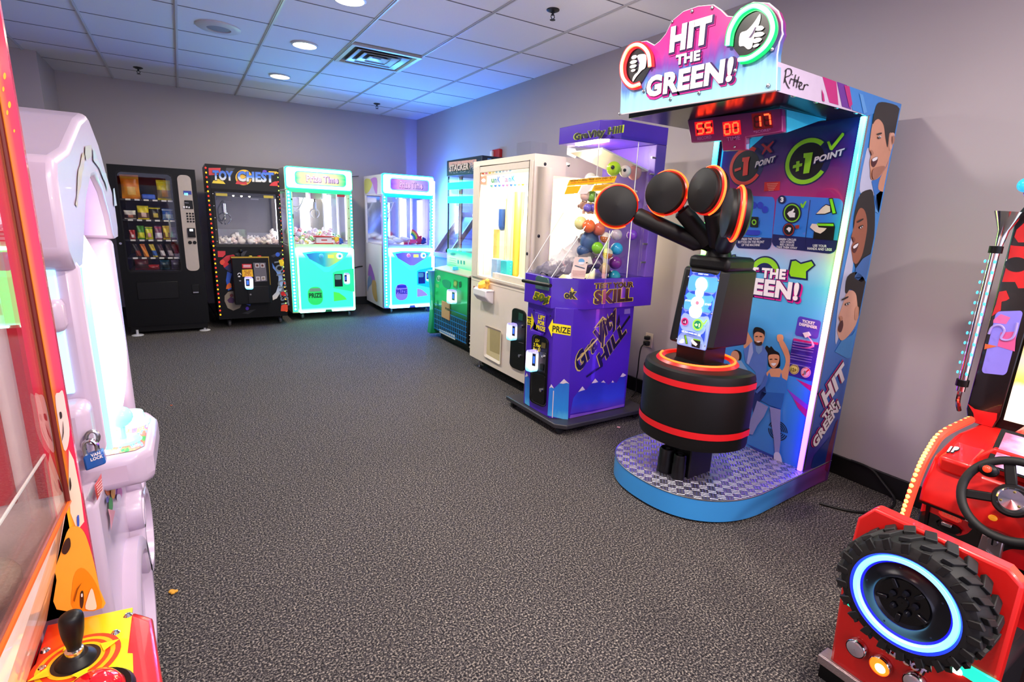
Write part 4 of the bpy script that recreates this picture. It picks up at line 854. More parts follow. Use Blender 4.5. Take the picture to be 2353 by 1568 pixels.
part(t, 'side_fin', gradmat('fin_green', [(0, '#0f7a4c'), (0.5, '#18b870'), (0.85, '#2aa8c0'), (1, '#4a78d0')], axis=2), lambda b: b.prism([(SX - 0.045 + 0.05 * math.sin(PI * k / 10) * 0.6, SY1 + 0.10 - 0.0 * k, 0.04 + 0.071 * k) for k in range(11)] + [(SX + 0.25, SY1 + 0.10, 0.75), (SX + 0.25, SY1 + 0.10, 0.04)], (0, -0.095, 0)), bevel=0.01)
graphic(t, 'fin_slot', PX(SX - 0.035), [(rq([(990, 690), (994, 690), (995, 712), (992, 712)], .5, 4), P('fin_pale', '#7ac8b0')), (ell(991, 674, 2.2, 4, 14), P('fin_pale2', '#58b8a0'))])
part(t, 'kick_base', M_black, lambda b: b.box(SX + 0.06, 2.9, SY0 + 0.05, SY1 - 0.05, 0.012, 0.10))
for i, (y, z) in enumerate(((4.40, 0.33), (4.40, 0.20))): pass
part(t, 'hanging_tickets', P('ticket', '#cfcac4'), lambda b: [b.poly([(SX + 0.10, SY0 - 0.012, z), (SX + 0.02, SY0 - 0.03, z - 0.015), (SX + 0.07, SY0 - 0.02, z - 0.05), (SX + 0.12, SY0 - 0.012, z - 0.045)]) for z in (0.42, 0.24)] and None, smooth=False)
part(t, 'lock_chain', M_steel, lambda b: [b.tube([(SX + 0.02 + 0.006 * math.sin(k), SY0 - 0.012, 0.2 - 0.02 * k + 0.008 * math.cos(a)) if k % 2 else (SX + 0.02 + 0.008 * math.sin(a), SY0 - 0.012 + 0.006 * math.cos(a), 0.2 - 0.02 * k) for a in [j * PI / 4 for j in range(8)]], 0.0025, 5, closed=True) for k in range(8)] and None)
# tower
UX, UY0, UY1, UZ0, UZ1 = 2.45, 4.55, 5.31, 0.80, 1.91
part(t, 'tower_frame', M_blackp, lambda b: (b.box(UX, UX + 0.012, UY1 - 0.012, UY1, UZ0, 1.75), b.box(UX, UX + 0.02, UY0, UY0 + 0.02, UZ0, 1.75), b.box(2.93, 2.95, UY1 - 0.02, UY1, UZ0, 1.75), b.box(2.93, 2.95, UY0, UY0 + 0.02, UZ0, 1.75), b.box(UX, 2.95, UY0, UY1, UZ0 - 0.03, UZ0)))
part(t, 'tower_back', mat('tower_back', '#8a88b8', rough=0.25), lambda b: b.box(2.925, 2.95, UY0, UY1, UZ0, 1.75))
part(t, 'tower_glass', M_glass, lambda b: (b.box(UX, UX + 0.005, UY0 + .02, UY1 - .012, UZ0, 1.75), b.box(UX + .02, 2.93, UY1 - 0.005, UY1, UZ0, 1.75), b.box(UX + .02, 2.93, UY0, UY0 + 0.005, UZ0, 1.75)))
hb = part(t, 'tower_header', mat('header_navy', '#0c1c3a', rough=0.35), lambda b: b.box(UX - 0.01, 2.95, UY0 - 0.01, UY1 + 0.01, 1.75, UZ1), bevel=0.004)
PU = PX(UX - 0.01)
part(hb, 'header_print', gradmat('header_noise', [(0.35, '#12305a'), (0.48, '#c8c0c0'), (0.55, '#2a4a7a'), (0.65, '#d8a8a0')], axis=2, noise=2.2, nscale=14), lambda b: b.poly([PU(*p, 0.001) for p in ((1031.5, 373), (1095, 366), (1095, 398), (1031.5, 399))]), smooth=False)
lettering(hb, 'STACKER', PU, ((1034, 395), (1078, 390), (1034, 380)), P('stack_pale', '#d8c4bc'), 0.006, 0.05, shear=0.1, under=[(K_black, 0.05, (0.6, 0.6), 0.0035)])
part(hb, 'side_stripes', P('stripe_blue', '#3a6aa8'), lambda b: [b.box(UX + 0.05 + i * 0.09, UX + 0.09 + i * 0.09, UY0 - 0.0125, UY0 - 0.01, 1.77, UZ1 - 0.02) for i in range(5)] and None, smooth=False)
gb = mat('green_light_band', '#0ff0b0', emit=0.6, ecol='#08f8b4')
PG = PX(UX)
for ya, yb in ((1.615, 1.685), (1.475, 1.545)): part(t, 'light_band', gb, lambda b: b.box(UX - 0.004, UX - 0.001, UY0 + 0.02, UY1 - 0.004, ya, yb))
po = part(t, 'instruction_panel', gradmat('panel_lime', [(0, '#18e890'), (0.35, '#a8f4a0'), (0.6, '#b8f0b0'), (0.86, '#38e8a0'), (1, '#10e8a8')], axis=2, emit=0.35, noise=0.15), lambda b: b.box(UX - 0.004, UX - 0.001, UY0 + 0.02, UY1 - 0.004, UZ0, 0.985))
graphic(po, 'panel_print', PX(UX - 0.004), [([(1033, 592 + i * 5), (1048, 595 + i * 5), (1048, 596 + i * 5), (1033, 593 + i * 5)], P('soft_green', '#58c890')) for i in range(5)] + [(rq([(1052 + i * 7, 597 + i), (1055 + i * 7, 598 + i), (1055 + i * 7, 607 + i), (1052 + i * 7, 606 + i)], .3, 2), P('panel_teal', '#189898')) for i in range(3)] + [(ell(1042, 584, 6, 3), P('panel_teal', '#189898'))])
part(t, 'chrome_post', M_chrome, lambda b: b.cyl((2.55, 5.20, UZ0), (2.55, 5.20, 1.75), 0.022, 14))
part(t, 'prize_shelf', M_acr, lambda b: (b.box(2.6, 2.93, UY0 + .02, UY1 - .02, 1.33, 1.335), b.box(2.6, 2.93, UY0 + .02, UY1 - .02, 1.10, 1.105)))
part(t, 'string_cord', mat('string_white', '#e8e8f4', rough=0.5), lambda b: b.tube(spl([(2.6, 5.0, 1.25), (2.6, 4.9, 1.17), (2.6, 4.8, 1.2), (2.6, 4.72, 1.3)], 5, False), 0.004, 5))
part(t, 'price_card', mat('card_lit', '#f0f4ff', emit=0.6), lambda b: b.box(2.6, 2.605, 4.92, 5.02, 1.345, 1.37))
for k, (y, z, c, l) in enumerate(((4.88, 1.52, '#c87a68', 'small red-brown prize packet near the top of the green machine tower'), (4.90, 1.34, '#9a5a78', 'plum prize packet on the upper shelf of the green machine tower'))):
    tag(MB().box(2.62, 2.70, y - 0.09, y + 0.09, z, z + 0.075).build('prize_packet', mat('packet_' + c.strip('#'), c, rough=0.4, var=0.4, scale=40), bevel=0.012), l, 'prize', 'prizes in the green machine tower')
for k in range(4):
    tag(MB().box(2.66, 2.80, 4.86 - 0.015 * k, 5.12 - 0.04 * k, 0.985 + k * 0.045, 1.026 + k * 0.045).build('prize_box', mat('stack_red%d' % (k % 2), ('#b84a58', '#8a4a70')[k % 2], rough=0.4), bevel=0.006), ('lowest', 'second lowest', 'second from the top', 'topmost')[k] + ' red box in the stack inside the green machine tower', 'box', 'red boxes in the green machine tower')
part(t, 'box_stand', mat('stand_grey', '#9a94a8', rough=0.5), lambda b: b.box(2.62, 2.86, 4.75, 5.2, UZ0, 0.985), bevel=0.005)
lamp('tower_lamp', (2.40, 5.40, 1.45), 9, (0.15, 0.35, 1.0), 0.15, kind='POINT') if False else None

# ---------------------------------------------------------------- white prize cabinet
CX, CY0, CY1, CZ0, CZ1, CD = 2.15, 3.215, 4.145, 0.10, 1.80, 2.97
t = thing('prize_cabinet', 'cream white prize cabinet with a brightly lit window beside the purple cabinet', 'prize machine', (2.55, 3.68, 0.0))
wy0, wy1, wz0, wz1 = 3.25, 4.02, 0.845, 1.715
def cbd(b):
    b.box(CX, CD, CY0, CY1, CZ0, 0.83); b.box(CX, CD, CY0, CY1, wz1, CZ1)
    b.box(CX, CX + 0.04, CY0, wy0 + 0.0, 0.83, wz1); b.box(CX, CX + 0.04, wy1, CY1, 0.83, wz1)
    b.box(CX + 0.04, CX + 0.17, CY0, CY0 + 0.03, 0.83, wz1); b.box(2.90, CD, CY0, CY0 + 0.03, 0.83, wz1)
    b.box(CX + 0.17, 2.90, CY0, CY0 + 0.03, 1.66, wz1)
    b.box(CX + 0.04, CD, CY1 - 0.03, CY1, 0.83, wz1)
part(t, 'cabinet_body', M_cream, cbd)
lit = mat('warm_backlight', '#f4ecd0', emit=0.5, ecol='#fff2c4')
part(t, 'back_panel', lit, lambda b: b.box(CD - 0.02, CD, CY0 + 0.03, CY1 - 0.03, 0.83, wz1))
part(t, 'inner_wall', mat('inner_yellow', '#f0e8b8', rough=0.6), lambda b: b.box(CX + 0.10, CD - 0.03, CY1 - 0.04, CY1 - 0.031, 0.84, wz1))
part(t, 'display_board', mat('board_yellow', '#fff8d0', rough=0.5), lambda b: b.prism([(2.32, 3.25, 0.845), (2.32, 3.60, 0.845), (2.32, 3.60, 1.18), (2.32, 3.625, 1.22), (2.32, 3.625, 1.30), (2.32, 3.60, 1.33), (2.32, 3.57, 1.62), (2.32, 3.25, 1.62)], (0.012, 0, 0)))
tube = mat('tube_warm', '#fff8e4', emit=18, ecol='#fff3d4')
part(t, 'light_tube', tube, lambda b: b.cyl((CX + 0.07, 3.985, 0.9), (CX + 0.07, 3.985, 1.6), 0.016, 10))
part(t, 'light_tube', tube, lambda b: b.cyl((2.62, CY0 + 0.10, 0.9), (2.62, CY0 + 0.10, 1.66), 0.018, 10))
part(t, 'light_tube', tube, lambda b: b.cyl((CX + 0.10, 3.30, 1.69), (CX + 0.10, 3.98, 1.69), 0.014, 10))
part(t, 'front_glass', M_glass, lambda b: b.box(CX + 0.012, CX + 0.016, wy0, wy1, 0.83, wz1))
part(t, 'side_glass', M_glass, lambda b: b.box(CX + 0.17, 2.90, CY0 + 0.012, CY0 + 0.016, 0.83, 1.66))
part(t, 'door_frame', mat('cream_frame', '#ddd0c0', rough=0.4), lambda b: (b.box(CX - 0.012, CX, CY0 + 0.005, wy0 + 0.012, 0.835, 1.755), b.box(CX - 0.012, CX, wy1 - 0.012, CY1 - 0.02, 0.835, 1.755), b.box(CX - 0.012, CX, wy0 + .012, wy1 - .012, wz1 - 0.012, 1.755), b.box(CX - 0.012, CX, wy0 + .012, wy1 - .012, 0.835, 0.858)), bevel=0.004)
part(t, 'play_floor', mat('floor_warm', '#f4e8c8', rough=0.5), lambda b: b.box(CX + 0.04, CD - 0.02, CY0 + 0.03, CY1 - 0.03, 0.815, 0.845))
part(t, 'front_ledge', mat('ledge_lit', '#fff4e0', rough=0.4), lambda b: b.box(CX + 0.02, CX + 0.06, 3.28, 3.80, 0.83, 0.90))
sg = part(t, 'window_sign', gradmat('sign_warm', [(0, '#fff6e0'), (0.5, '#fff8e8'), (1, '#fbe0c8')], axis=1, emit=0.4), lambda b: b.box(CX + 0.017, CX + 0.02, 3.262, 4.005, 1.545, 1.71))
PSG = PX(CX + 0.017)
chk = []
for i, (c) in enumerate(('#e06048', '#d88ab0', '#f0d838', '#e8e0a8', '#a8d8e8', '#8ac8e0', '#c8d8f0', '#e8e0f0', '#b8e0f0')):
    u = 1107.5 + i * 8; chk.append(([(u, 396.5 - i * 0.9), (u + 5, 396 - i * 0.9), (u + 5, 401 - i * 0.9), (u, 401.5 - i * 0.9)], mat('chk' + c, c, emit=0.2)))
chk.append(([(1107, 406), (1120, 404), (1119, 424), (1106, 425)], mat('chk_red', '#e88068', emit=0.6))); chk.append((ell(1113, 415, 4.5, 4), mat('chk_white', '#ffffff', emit=0.9)))
for i, c in enumerate(('#58b0a0', '#3a80d0', '#4a98d8', '#b078c0', '#c888b0', '#4a88d8', '#60b8d8', '#f4f0a0', '#f0d850', '#f0c0d0')):
    u = 1128 + i * 9.2; v = 426 - i * 0.35; chk.append(([(u, v), (u + 7, v - .3), (u + 5, v + 4), (u + 2, v + 4)], mat('bunt' + c, c, emit=0.2)))
graphic(sg, 'sign_print', PSG, chk)
for ch, q, c in (('u', ((1130, 420), (1135.5, 420), (1130, 411)), '#2a9a58'), ('n', ((1137, 420), (1142, 420), (1137, 411)), '#1f8aa8'), ('K', ((1144, 420), (1150, 420), (1144, 406)), '#3a78d0'), ('T', ((1155, 419), (1161, 419), (1155, 405)), '#b8c0d8'), ('a', ((1161, 419), (1168, 418), (1161, 410)), '#c098b8'), ('n', ((1170, 418), (1175, 418), (1170, 409)), '#58a8d8'), ('K', ((1177, 417), (1184, 417), (1177, 404)), '#38c0d8')):
    lettering(sg, ch, PSG, q, mat('sgl' + c, c, emit=0.2), 0.004, 0.02)
part(t, 'hook_scoop', M_white, lambda b: (b.box(CX - 0.075, CX, 3.72, 3.95, 0.745, 0.765), b.prism([(CX - 0.08, 3.73, 0.76), (CX, 3.73, 0.76), (CX, 3.73, 0.64), (CX - 0.045, 3.73, 0.66), (CX - 0.08, 3.73, 0.70)], (0, 0.22, 0))), bevel=0.012)
part(t, 'round_button', mat('button_orange', '#f0a838', rough=0.25, emit=0.25), lambda b: (b.lathe([(0.001, 0.03), (0.05, 0.028), (0.062, 0.01), (0.062, 0.0)], (CX - 0.02, 3.86, 0.79), (-0.5, 0, 1), 24), ))
part(t, 'joystick', mat('stick_amber', '#f0b848', rough=0.3), lambda b: (b.cyl((CX - 0.04, 3.78, 0.77), (CX - 0.04, 3.78, 0.82), 0.012, 8), b.sphere((CX - 0.04, 3.78, 0.83), 0.022)))
PC = PX(CX)
part(t, 'prize_opening', mat('opening_tan', '#d8c898', rough=0.6), lambda b: b.prism([PC(*p, 0.001) for p in rq(((1120, 752), (1151, 763), (1149, 833), (1117, 815)), .06, 2)], (0.004, 0, 0)))
part(t, 'opening_frame', M_cream, lambda b: b.strip([PC(*p, 0.012) for p in rq(((1117, 747), (1155, 761), (1152, 839), (1114, 818)), .1, 2)], [PC(*p, 0.002) for p in rq(((1121, 753), (1151, 764), (1148, 831), (1118, 814)), .06, 2)], 0, True))
part(t, 'opening_shade', mat('opening_shade_tan', '#b0a070', rough=0.6), lambda b: b.poly([PC(*p, 0.0018) for p in ((1126, 756), (1150, 764), (1148, 815), (1126, 806))]), smooth=False)  # darker patch painted for the shade inside the opening
cpn = part(t, 'coin_panel', M_blackp, lambda b: b.prism([PC(*p) for p in rq(((1180, 706), (1210, 716), (1207, 856), (1173, 842)), .28, 4)], (-0.012, 0, 0)), bevel=0.004)
PCP = PX(CX - 0.012)
graphics(cpn, 'coin_mark', PCP, [([(1192, 718), (1202, 722), (1201, 738), (1191, 735)], P('coin_green', '#1a4a3a')), ([(1192, 786), (1203, 789), (1203, 790), (1192, 787)], K_grey)])
part(cpn, 'key_lock', M_chrome, lambda b: (b.lathe([(0.001, 0.012), (0.012, 0.012), (0.013, 0)], PCP(1200, 750), (-1, 0, 0), 14), b.lathe([(0.001, 0.012), (0.012, 0.012), (0.013, 0)], PCP(1195, 818), (-1, 0, 0), 14)))
reader(cpn, PCP, ((1176, 741), (1189, 744), (1188, 783), (1174, 779)), 0.045, pic='#c83a38')
graphic(t, 'red_notice', PC, [([(1088, 657), (1099.5, 661), (1099, 670), (1088, 667)], P('notice', '#a84a38'))])
part(t, 'door_seam', mat('seam', '#9a9088', rough=0.6), lambda b: b.box(CX - 0.001, CX, CY0, CY1, 0.80, 0.803), smooth=False)
for p in ((CX + .09, 1.735), (CX + .065, 1.23), (2.45, 1.745)): part(t, 'frame_bolt', M_dsteel, lambda b: b.sphere((p[0], CY0 - 0.001, p[1]), 0.012, (1, .5, 1), 10, 6))
part(t, 'side_bolt', M_dsteel, lambda b: b.sphere((CX - 0.012, 3.24, 1.10), 0.013, (.5, 1, 1), 10, 6))
part(t, 'kick_base', M_black, lambda b: b.box(CX + 0.10, CD, CY0 + 0.05, CY1 - 0.05, 0.02, CZ0))
for (x, y) in ((CX + 0.06, CY1 - 0.08), (CX + 0.06, CY0 + 0.08)): part(t, 'levelling_foot', M_steel, lambda b: (b.cyl((x, y, 0.0), (x, y, 0.012), 0.026, 16), b.cyl((x, y, 0.012), (x, y, CZ0), 0.009, 8)))
part(t, 'clear_topper', M_acr, lambda b: (b.box(CX + 0.05, CX + 0.054, CY0 + 0.14, CY0 + 0.33, CZ1 - 0.002, CZ1 + 0.10), b.box(CX + 0.05, CX + 0.2, CY0 + 0.14, CY0 + 0.144, CZ1 - 0.002, CZ1 + 0.10)))
# prizes hanging in the window
for k, (y, x, w_, z0, z1, c, l) in enumerate(((3.93, 2.27, .03, .88, 1.25, '#d8c870', 'pale yellow prize tube, leftmost in the white cabinet'), (3.87, 2.29, .04, 1.28, 1.42, '#3a68c0', 'blue prize card hanging in the white cabinet'), (3.795, 2.30, .026, .86, 1.5, '#d8c898', 'long cream prize tube in the white cabinet'),
        (3.725, 2.27, .026, .93, 1.56, '#e8dcb8', 'white prize tube with a rounded end in the white cabinet'), (3.665, 2.31, .03, .9, 1.58, '#e0c850', 'yellow prize tube in the middle of the white cabinet window'))):
    b = MB().cyl((x, y, z0), (x, y, z1), w_, 16); b.sphere((x, y, z0), w_, nu=12, nv=6)
    tag(b.build('prize_tube', mat('ptube%d' % k, c, rough=0.35, var=0.15, scale=20)), l, 'prize', 'prizes in the white cabinet')
for (y, x, z, c, l) in ((3.71, 2.22, .86, '#28c8d8', 'bright turquoise prize box at the bottom of the white cabinet'), (3.86, 2.215, .86, '#8ab8e8', 'pale blue prize box at the lower left of the white cabinet')):
    tag(MB().box(x, x + .06, y - .05, y + .05, z - .015, z + .15).build('prize_box', mat('pbox' + c, c, rough=0.4), bevel=0.006), l, 'prize', 'prizes in the white cabinet')
tag(MB().box(2.345, 2.375, 3.59, 3.64, 0.845, 1.42).build('prize_slab', mat('slab_olive', '#6a6848', rough=0.6, var=0.2)), 'dark olive upright board behind the yellow panel in the white cabinet', 'board')
lamp('cabinet_lamp', (2.26, 3.45, 1.55), 9, (1, 0.93, 0.75), 0.1, kind='POINT')
# ---------------------------------------------------------------- purple prize cabinet (sloped clear case)
GX, GY0, GY1, GXB = 1.94, 2.53, 2.98, 2.56
PU1 = mat('purple_laminate', '#4a22b4', rough=0.3, var=0.05, coat=0.3)
t = thing('prize_cabinet', 'purple prize cabinet with yellow arrows and painted blue mountains on a wheeled platform', 'prize machine', (2.27, 2.76, 0.0))
pl_ = part(t, 'wheeled_platform', mat('platform_grey', '#3c3a40', rough=0.4, metal=0.3), lambda b: b.prism([(1.915, 2.50, 0.045), (1.975, 2.44, 0.045), (2.66, 2.44, 0.045), (2.70, 2.48, 0.045), (2.70, 3.10, 0.045), (1.915, 3.10, 0.045)], (0, 0, 0.03)), bevel=0.006)
part(pl_, 'platform_skirt', M_black, lambda b: b.box(1.99, 2.64, 2.52, 3.05, 0.015, 0.046))
for x, y in ((1.96, 2.50), (1.95, 3.04), (2.62, 2.49)): part(pl_, 'platform_wheel', M_rubber, lambda b: b.lathe([(0.001, -0.012), (0.022, -0.012), (0.022, 0.012), (0.001, 0.012)], (x, y, 0.022), (0, 1, 0), 16))
lo = [(1.945, 2.60), (2.04, 2.53), (GXB, 2.53), (GXB, GY1), (2.04, GY1), (1.945, 2.91)]
up = [(1.925, 2.625), (2.11, 2.505), (2.69, 2.505), (2.69, 3.01), (2.11, 3.01), (1.925, 2.93)]
V3 = lambda pts, z: [(x, y, z) for x, y in pts]
lower = part(t, 'lower_cabinet', PU1, lambda b: b.prism(V3(lo, 0.075), (0, 0, 0.74)), bevel=0.004)
upper = part(t, 'upper_band', PU1, lambda b: b.prism(V3(up, 0.805), (0, 0, 0.195)), bevel=0.004)
PF = PX(1.945)
ch = Vector((0.095, -0.07, 0)).normalized(); CHN = (-0.07, -0.095, 0)
PCH = Pl((1.945, 2.60, 0), CHN)
PSD = PY(2.53)
PUF = PX(1.925); PUC = Pl((1.925, 2.625, 0), (-0.12, -0.185, 0)); PUS = PY(2.505)
gold = P('gold_line', '#f2e018')
# words of the upper band
lettering(upper, '50¢', PUF, ((1226.5, 692), (1264, 704), (1226.5, 669)), gradmat('olive_fill', [(0, '#1a2410'), (1, '#6a7a18')], axis=2), 0.004, 0.06, shear=0.25, under=[(gold, 0.05, (0, 0), 0.002)])
lettering(upper, 'oK', PUC, ((1297, 686), (1325, 688), (1297, 669)), P('brown_black', '#241808'), 0.004, 0.08, under=[(gold, 0.05, (0, 0), 0.002)])
graphic(upper, 'flame_mark', PUC, [([(1313, 669), (1311, 665), (1314, 660), (1315, 664), (1319, 665), (1317, 670)], gold, 2)])
bg = gradmat('bronze_fill', [(0, '#0c0606'), (0.5, '#3a1408'), (1, '#5a2a10')], axis=2)
lettering(upper, 'TEST YOUR', PUS, ((1366, 664), (1454, 660), (1367, 651)), bg, 0.004, 0.035, under=[(gold, 0.025, (0, 0), 0.002)])
lettering(upper, 'SKILL', PUS, ((1364, 700), (1452, 692), (1366, 668)), bg, 0.004, 0.05, under=[(gold, 0.025, (0, 0), 0.002)])
# words and pictures of the lower cabinet
lettering(lower, 'GraVity', PSD, ((1330, 872), (1421, 747), (1319, 822)), P('ink_black', '#0a0614'), 0.004, 0.04, shear=-0.05, under=[(P('pale_gold', '#d8c060'), 0.024, (0, 0), 0.002)])
lettering(lower, 'HILL', PSD, ((1379, 845), (1439, 765), (1371, 818)), P('ink_black', '#0a0614'), 0.004, 0.05, under=[(P('pale_gold', '#d8c060'), 0.024, (0, 0), 0.002)])
pg = P('pale_gold', '#d8c060'); ib = P('ink_black', '#0a0614')
graphic(lower, 'arrow_logo', PSD, [([(1364, 755), (1385, 727), (1406, 743), (1393, 745), (1388, 800), (1380, 800), (1381, 750)], pg), ([(1369, 752), (1385, 731), (1401, 742), (1390, 743), (1386, 798), (1382, 798), (1384, 748)], ib),
    ([(1396, 739), (1410, 716), (1413, 717), (1400, 741)], ib), ([(1424, 756), (1446, 724), (1448, 729), (1427, 759)], ib), ([(1416, 745), (1422, 722), (1424, 740), (1420, 750)], ib), ([(1325, 826), (1372, 776), (1374, 779), (1326, 830)], pg), ([(1346, 864), (1384, 838), (1384, 842), (1347, 868)], ib)])
mt = gradmat('mountain_blue', [(0, '#58b8e8'), (0.25, '#2a8ae0'), (1, '#2468c8')], axis=2, noise=0.3, nscale=5)
mt2 = gradmat('mountain_violet', [(0, '#5a3ac8'), (0.3, '#3a48e0'), (1, '#2a2ab0')], axis=2, noise=0.3, nscale=5)
def mtn(name, plane, poly, snow, m):
    p = part(lower, name, m, lambda b: b.poly([plane(*q, 0.0012) for q in poly]), smooth=False)
    graphic(p, 'snow_caps', plane, [(s, P('snow', '#dccbd8')) for s in snow], base=3)
    return p
mtn('painted_mountain', PF, [(1206, 927), (1207, 866), (1211, 857), (1217, 870), (1217, 934)], [[(1207, 866), (1211, 857), (1214, 864), (1210, 866)]], mt)
mtn('painted_mountain', PCH, [(1258, 955), (1262, 892), (1267, 883), (1273, 893), (1296, 871), (1308, 882), (1305, 966)], [[(1262, 892), (1267, 883), (1273, 893), (1267, 890)], [(1286, 881), (1296, 871), (1308, 882), (1302, 880), (1294, 882)], [(1271, 898), (1273, 898), (1270, 960), (1268, 960)]], mt)
mtn('painted_mountain', PSD, [(1310, 952), (1317, 915), (1338, 888), (1346, 898), (1367, 870), (1380, 877), (1386, 874), (1398, 885), (1407, 874), (1416, 881), (1430, 857), (1438, 862), (1433, 930)], [[(1328, 901), (1338, 888), (1344, 896), (1337, 898)], [(1359, 881), (1367, 870), (1374, 878), (1367, 880)], [(1380, 879), (1386, 874), (1391, 880), (1385, 879)], [(1404, 879), (1407, 874), (1410, 879)], [(1424, 866), (1430, 857), (1438, 862), (1431, 866)]], mt2)
part(lower, 'painted_snowfield', P('lilac_snow', '#8a5ad0'), lambda b: b.poly([PSD(*q, 0.003) for q in ((1308, 962), (1310, 954), (1360, 946), (1434, 928), (1433, 934))]), smooth=False)
graphic(lower, 'prize_arrow', PCH, [([(1260, 753), (1270, 733), (1271, 743), (1312, 749), (1311, 772), (1269, 765), (1268, 774)], gold)], base=2)
lettering(lower, 'PRIZE', PCH, ((1269, 762), (1310, 768), (1270, 748)), P('charcoal', '#26241c'), 0.003, 0.02)
graphic(lower, 'prize_arrow', PF, [([(1212, 727), (1221, 729), (1222, 719), (1229, 742), (1219, 758), (1220, 748), (1212, 746)], gold)], base=2)
lettering(lower, 'ZE', PF, ((1212.5, 744), (1221, 746), (1213, 730)), P('charcoal', '#26241c'), 0.003, 0.02)
flap = part(lower, 'prize_flap', mat('flap_purple', '#5028b8', rough=0.3), lambda b: (b.prism([PF(*p, 0.003) for p in ((1234, 717), (1257, 724), (1254, 765), (1229, 757))], (-0.012, 0, 0)), b.prism([PF(*p, 0.015) for p in ((1229, 757), (1254, 765), (1253, 771), (1227, 762))], (-0.025, 0, 0))), bevel=0.003)
PFL = PX(1.945 - 0.015)
lettering(flap, 'LIFT\nFOR\nPRIZE', PFL, ((1232.5, 756), (1253, 763), (1235.5, 722)), gold, 0.003, 0.05)
graphic(lower, 'maker_plate', PSD, [([(1435, 711), (1448, 709), (1448, 721), (1434, 722)], P('plate', '#8a7ac8'))])
for q in ((1227, 713), (1265, 726)): part(lower, 'screw', M_dsteel, lambda b: b.sphere(PF(*q), 0.006, (.5, 1, 1), 8, 5))
cpn = part(lower, 'coin_panel', M_blackp, lambda b: b.prism([PF(*p) for p in rq(((1226, 766), (1262, 779), (1255, 938), (1219, 922)), .25, 4)], (-0.012, 0, 0)), bevel=0.004)
PCP = PX(1.945 - 0.012)
part(cpn, 'panel_edge', M_steel, lambda b: b.tube([PCP(*p, 0.001) for p in rq(((1227, 768), (1261, 780), (1254, 936), (1220, 920)), .25, 4)][6:], 0.0016, 5))
lettering(cpn, '50¢\n2 Play\nfor $1', PCP, ((1226, 807), (1243, 811), (1227, 777)), gold, 0.003, 0.04, shear=0.15)
part(cpn, 'coin_insert', mat('insert_grey', '#3a3844', rough=0.3, metal=0.5), lambda b: b.prism([PCP(*p) for p in ((1240, 808), (1256, 812), (1253, 858), (1238, 854))], (-0.006, 0, 0)), bevel=0.002)
part(cpn, 'coin_plate', mat('plate_olive', '#5a5028', rough=0.4), lambda b: b.prism([PCP(*p) for p in ((1246, 787), (1254, 789), (1253, 801), (1244, 799))], (-0.004, 0, 0)))
part(cpn, 'return_button', M_chrome, lambda b: b.lathe([(0.001, 0.014), (0.010, 0.012), (0.013, 0)], PX(1.927)(1250, 819), (-1, 0, 0), 14))
part(cpn, 'coin_cup', M_black, lambda b: b.prism([PX(1.927)(*p) for p in ((1243, 836), (1251, 838), (1250, 852), (1242, 849))], (-0.008, 0, 0)))
part(cpn, 'cash_door', M_blackp, lambda b: b.prism([PCP(*p) for p in rq(((1224, 855), (1254, 864), (1251, 931), (1221, 917)), .15, 2)], (-0.006, 0, 0)), bevel=0.003)
part(cpn, 'key_lock', M_chrome, lambda b: b.lathe([(0.001, 0.014), (0.013, 0.014), (0.014, 0)], PCP(1247, 896, 0.006), (-1, 0, 0), 16))
reader(cpn, PCP, ((1222, 802), (1238, 806), (1236, 855), (1219, 850)), 0.045, em=0.6)
# tilt handle with its bracket
hd = part(t, 'handle', M_blackp, lambda b: b.tube([PX(1.84)(1202, 645), PX(1.84)(1265, 657)], 0.012, 14))
part(hd, 'bracket', mat('bracket_teal', '#4a6a6a', rough=0.4, metal=0.3), lambda b: b.prism([PUF(*p) for p in ((1234, 637), (1239, 633), (1262, 640), (1264, 647), (1263, 669), (1233, 663))], (-0.012, 0, 0)), bevel=0.003)
part(hd, 'bracket_arm', M_dsteel, lambda b: b.cyl(PUF(1248, 654), PX(1.84)(1248, 654), 0.009, 10))
# clear case
TOP = 1.842; XS = 2.205
case = part(t, 'clear_case', M_acr, lambda b: (b.poly([(1.93, 2.64, 1.0), (1.93, 2.92, 1.0), (XS, 2.92, 1.40), (XS, 2.60, 1.40)]), b.poly([(1.93, 2.64, 1.0), (2.11, 2.515, 1.0), (XS + 0.09, 2.515, 1.30), (XS, 2.60, 1.40)]),
    b.poly([(2.11, 2.515, 1.0), (2.60, 2.515, 1.0), (2.60, 2.515, TOP), (XS + 0.09, 2.515, TOP), (XS + 0.09, 2.515, 1.30)]), b.poly([(XS, 2.60, 1.40), (XS, 2.92, 1.40), (XS, 2.92, TOP), (XS, 2.60, TOP)]), b.poly([(XS, 2.60, 1.40), (XS + 0.09, 2.515, 1.30), (XS + 0.09, 2.515, TOP), (XS, 2.60, TOP)]),
    b.poly([(1.93, 2.92, 1.0), (2.60, 2.92, 1.0), (2.60, 2.92, TOP), (XS, 2.92, TOP), (XS, 2.92, 1.40)])), smooth=False)
M_edge = mat('acrylic_edge', '#f4f0ec', rough=0.15)
for a, c in (((1.93, 2.64, 1.0), (XS, 2.60, 1.40)), ((1.93, 2.92, 1.0), (XS, 2.92, 1.40)), ((2.11, 2.515, 1.0), (XS + .09, 2.515, 1.30)), ((XS, 2.60, 1.40), (XS, 2.60, TOP)), ((2.45, 2.515, 1.0), (2.45, 2.515, TOP)), ((2.27, 2.515, 1.0), (2.27, 2.515, 1.30))):
    part(case, 'sheet_edge', M_edge, lambda b: b.tube([a, c], 0.003, 5))
part(case, 'shelf', M_acr, lambda b: b.box(XS, 2.60, 2.52, 2.92, 1.392, 1.397), smooth=False)
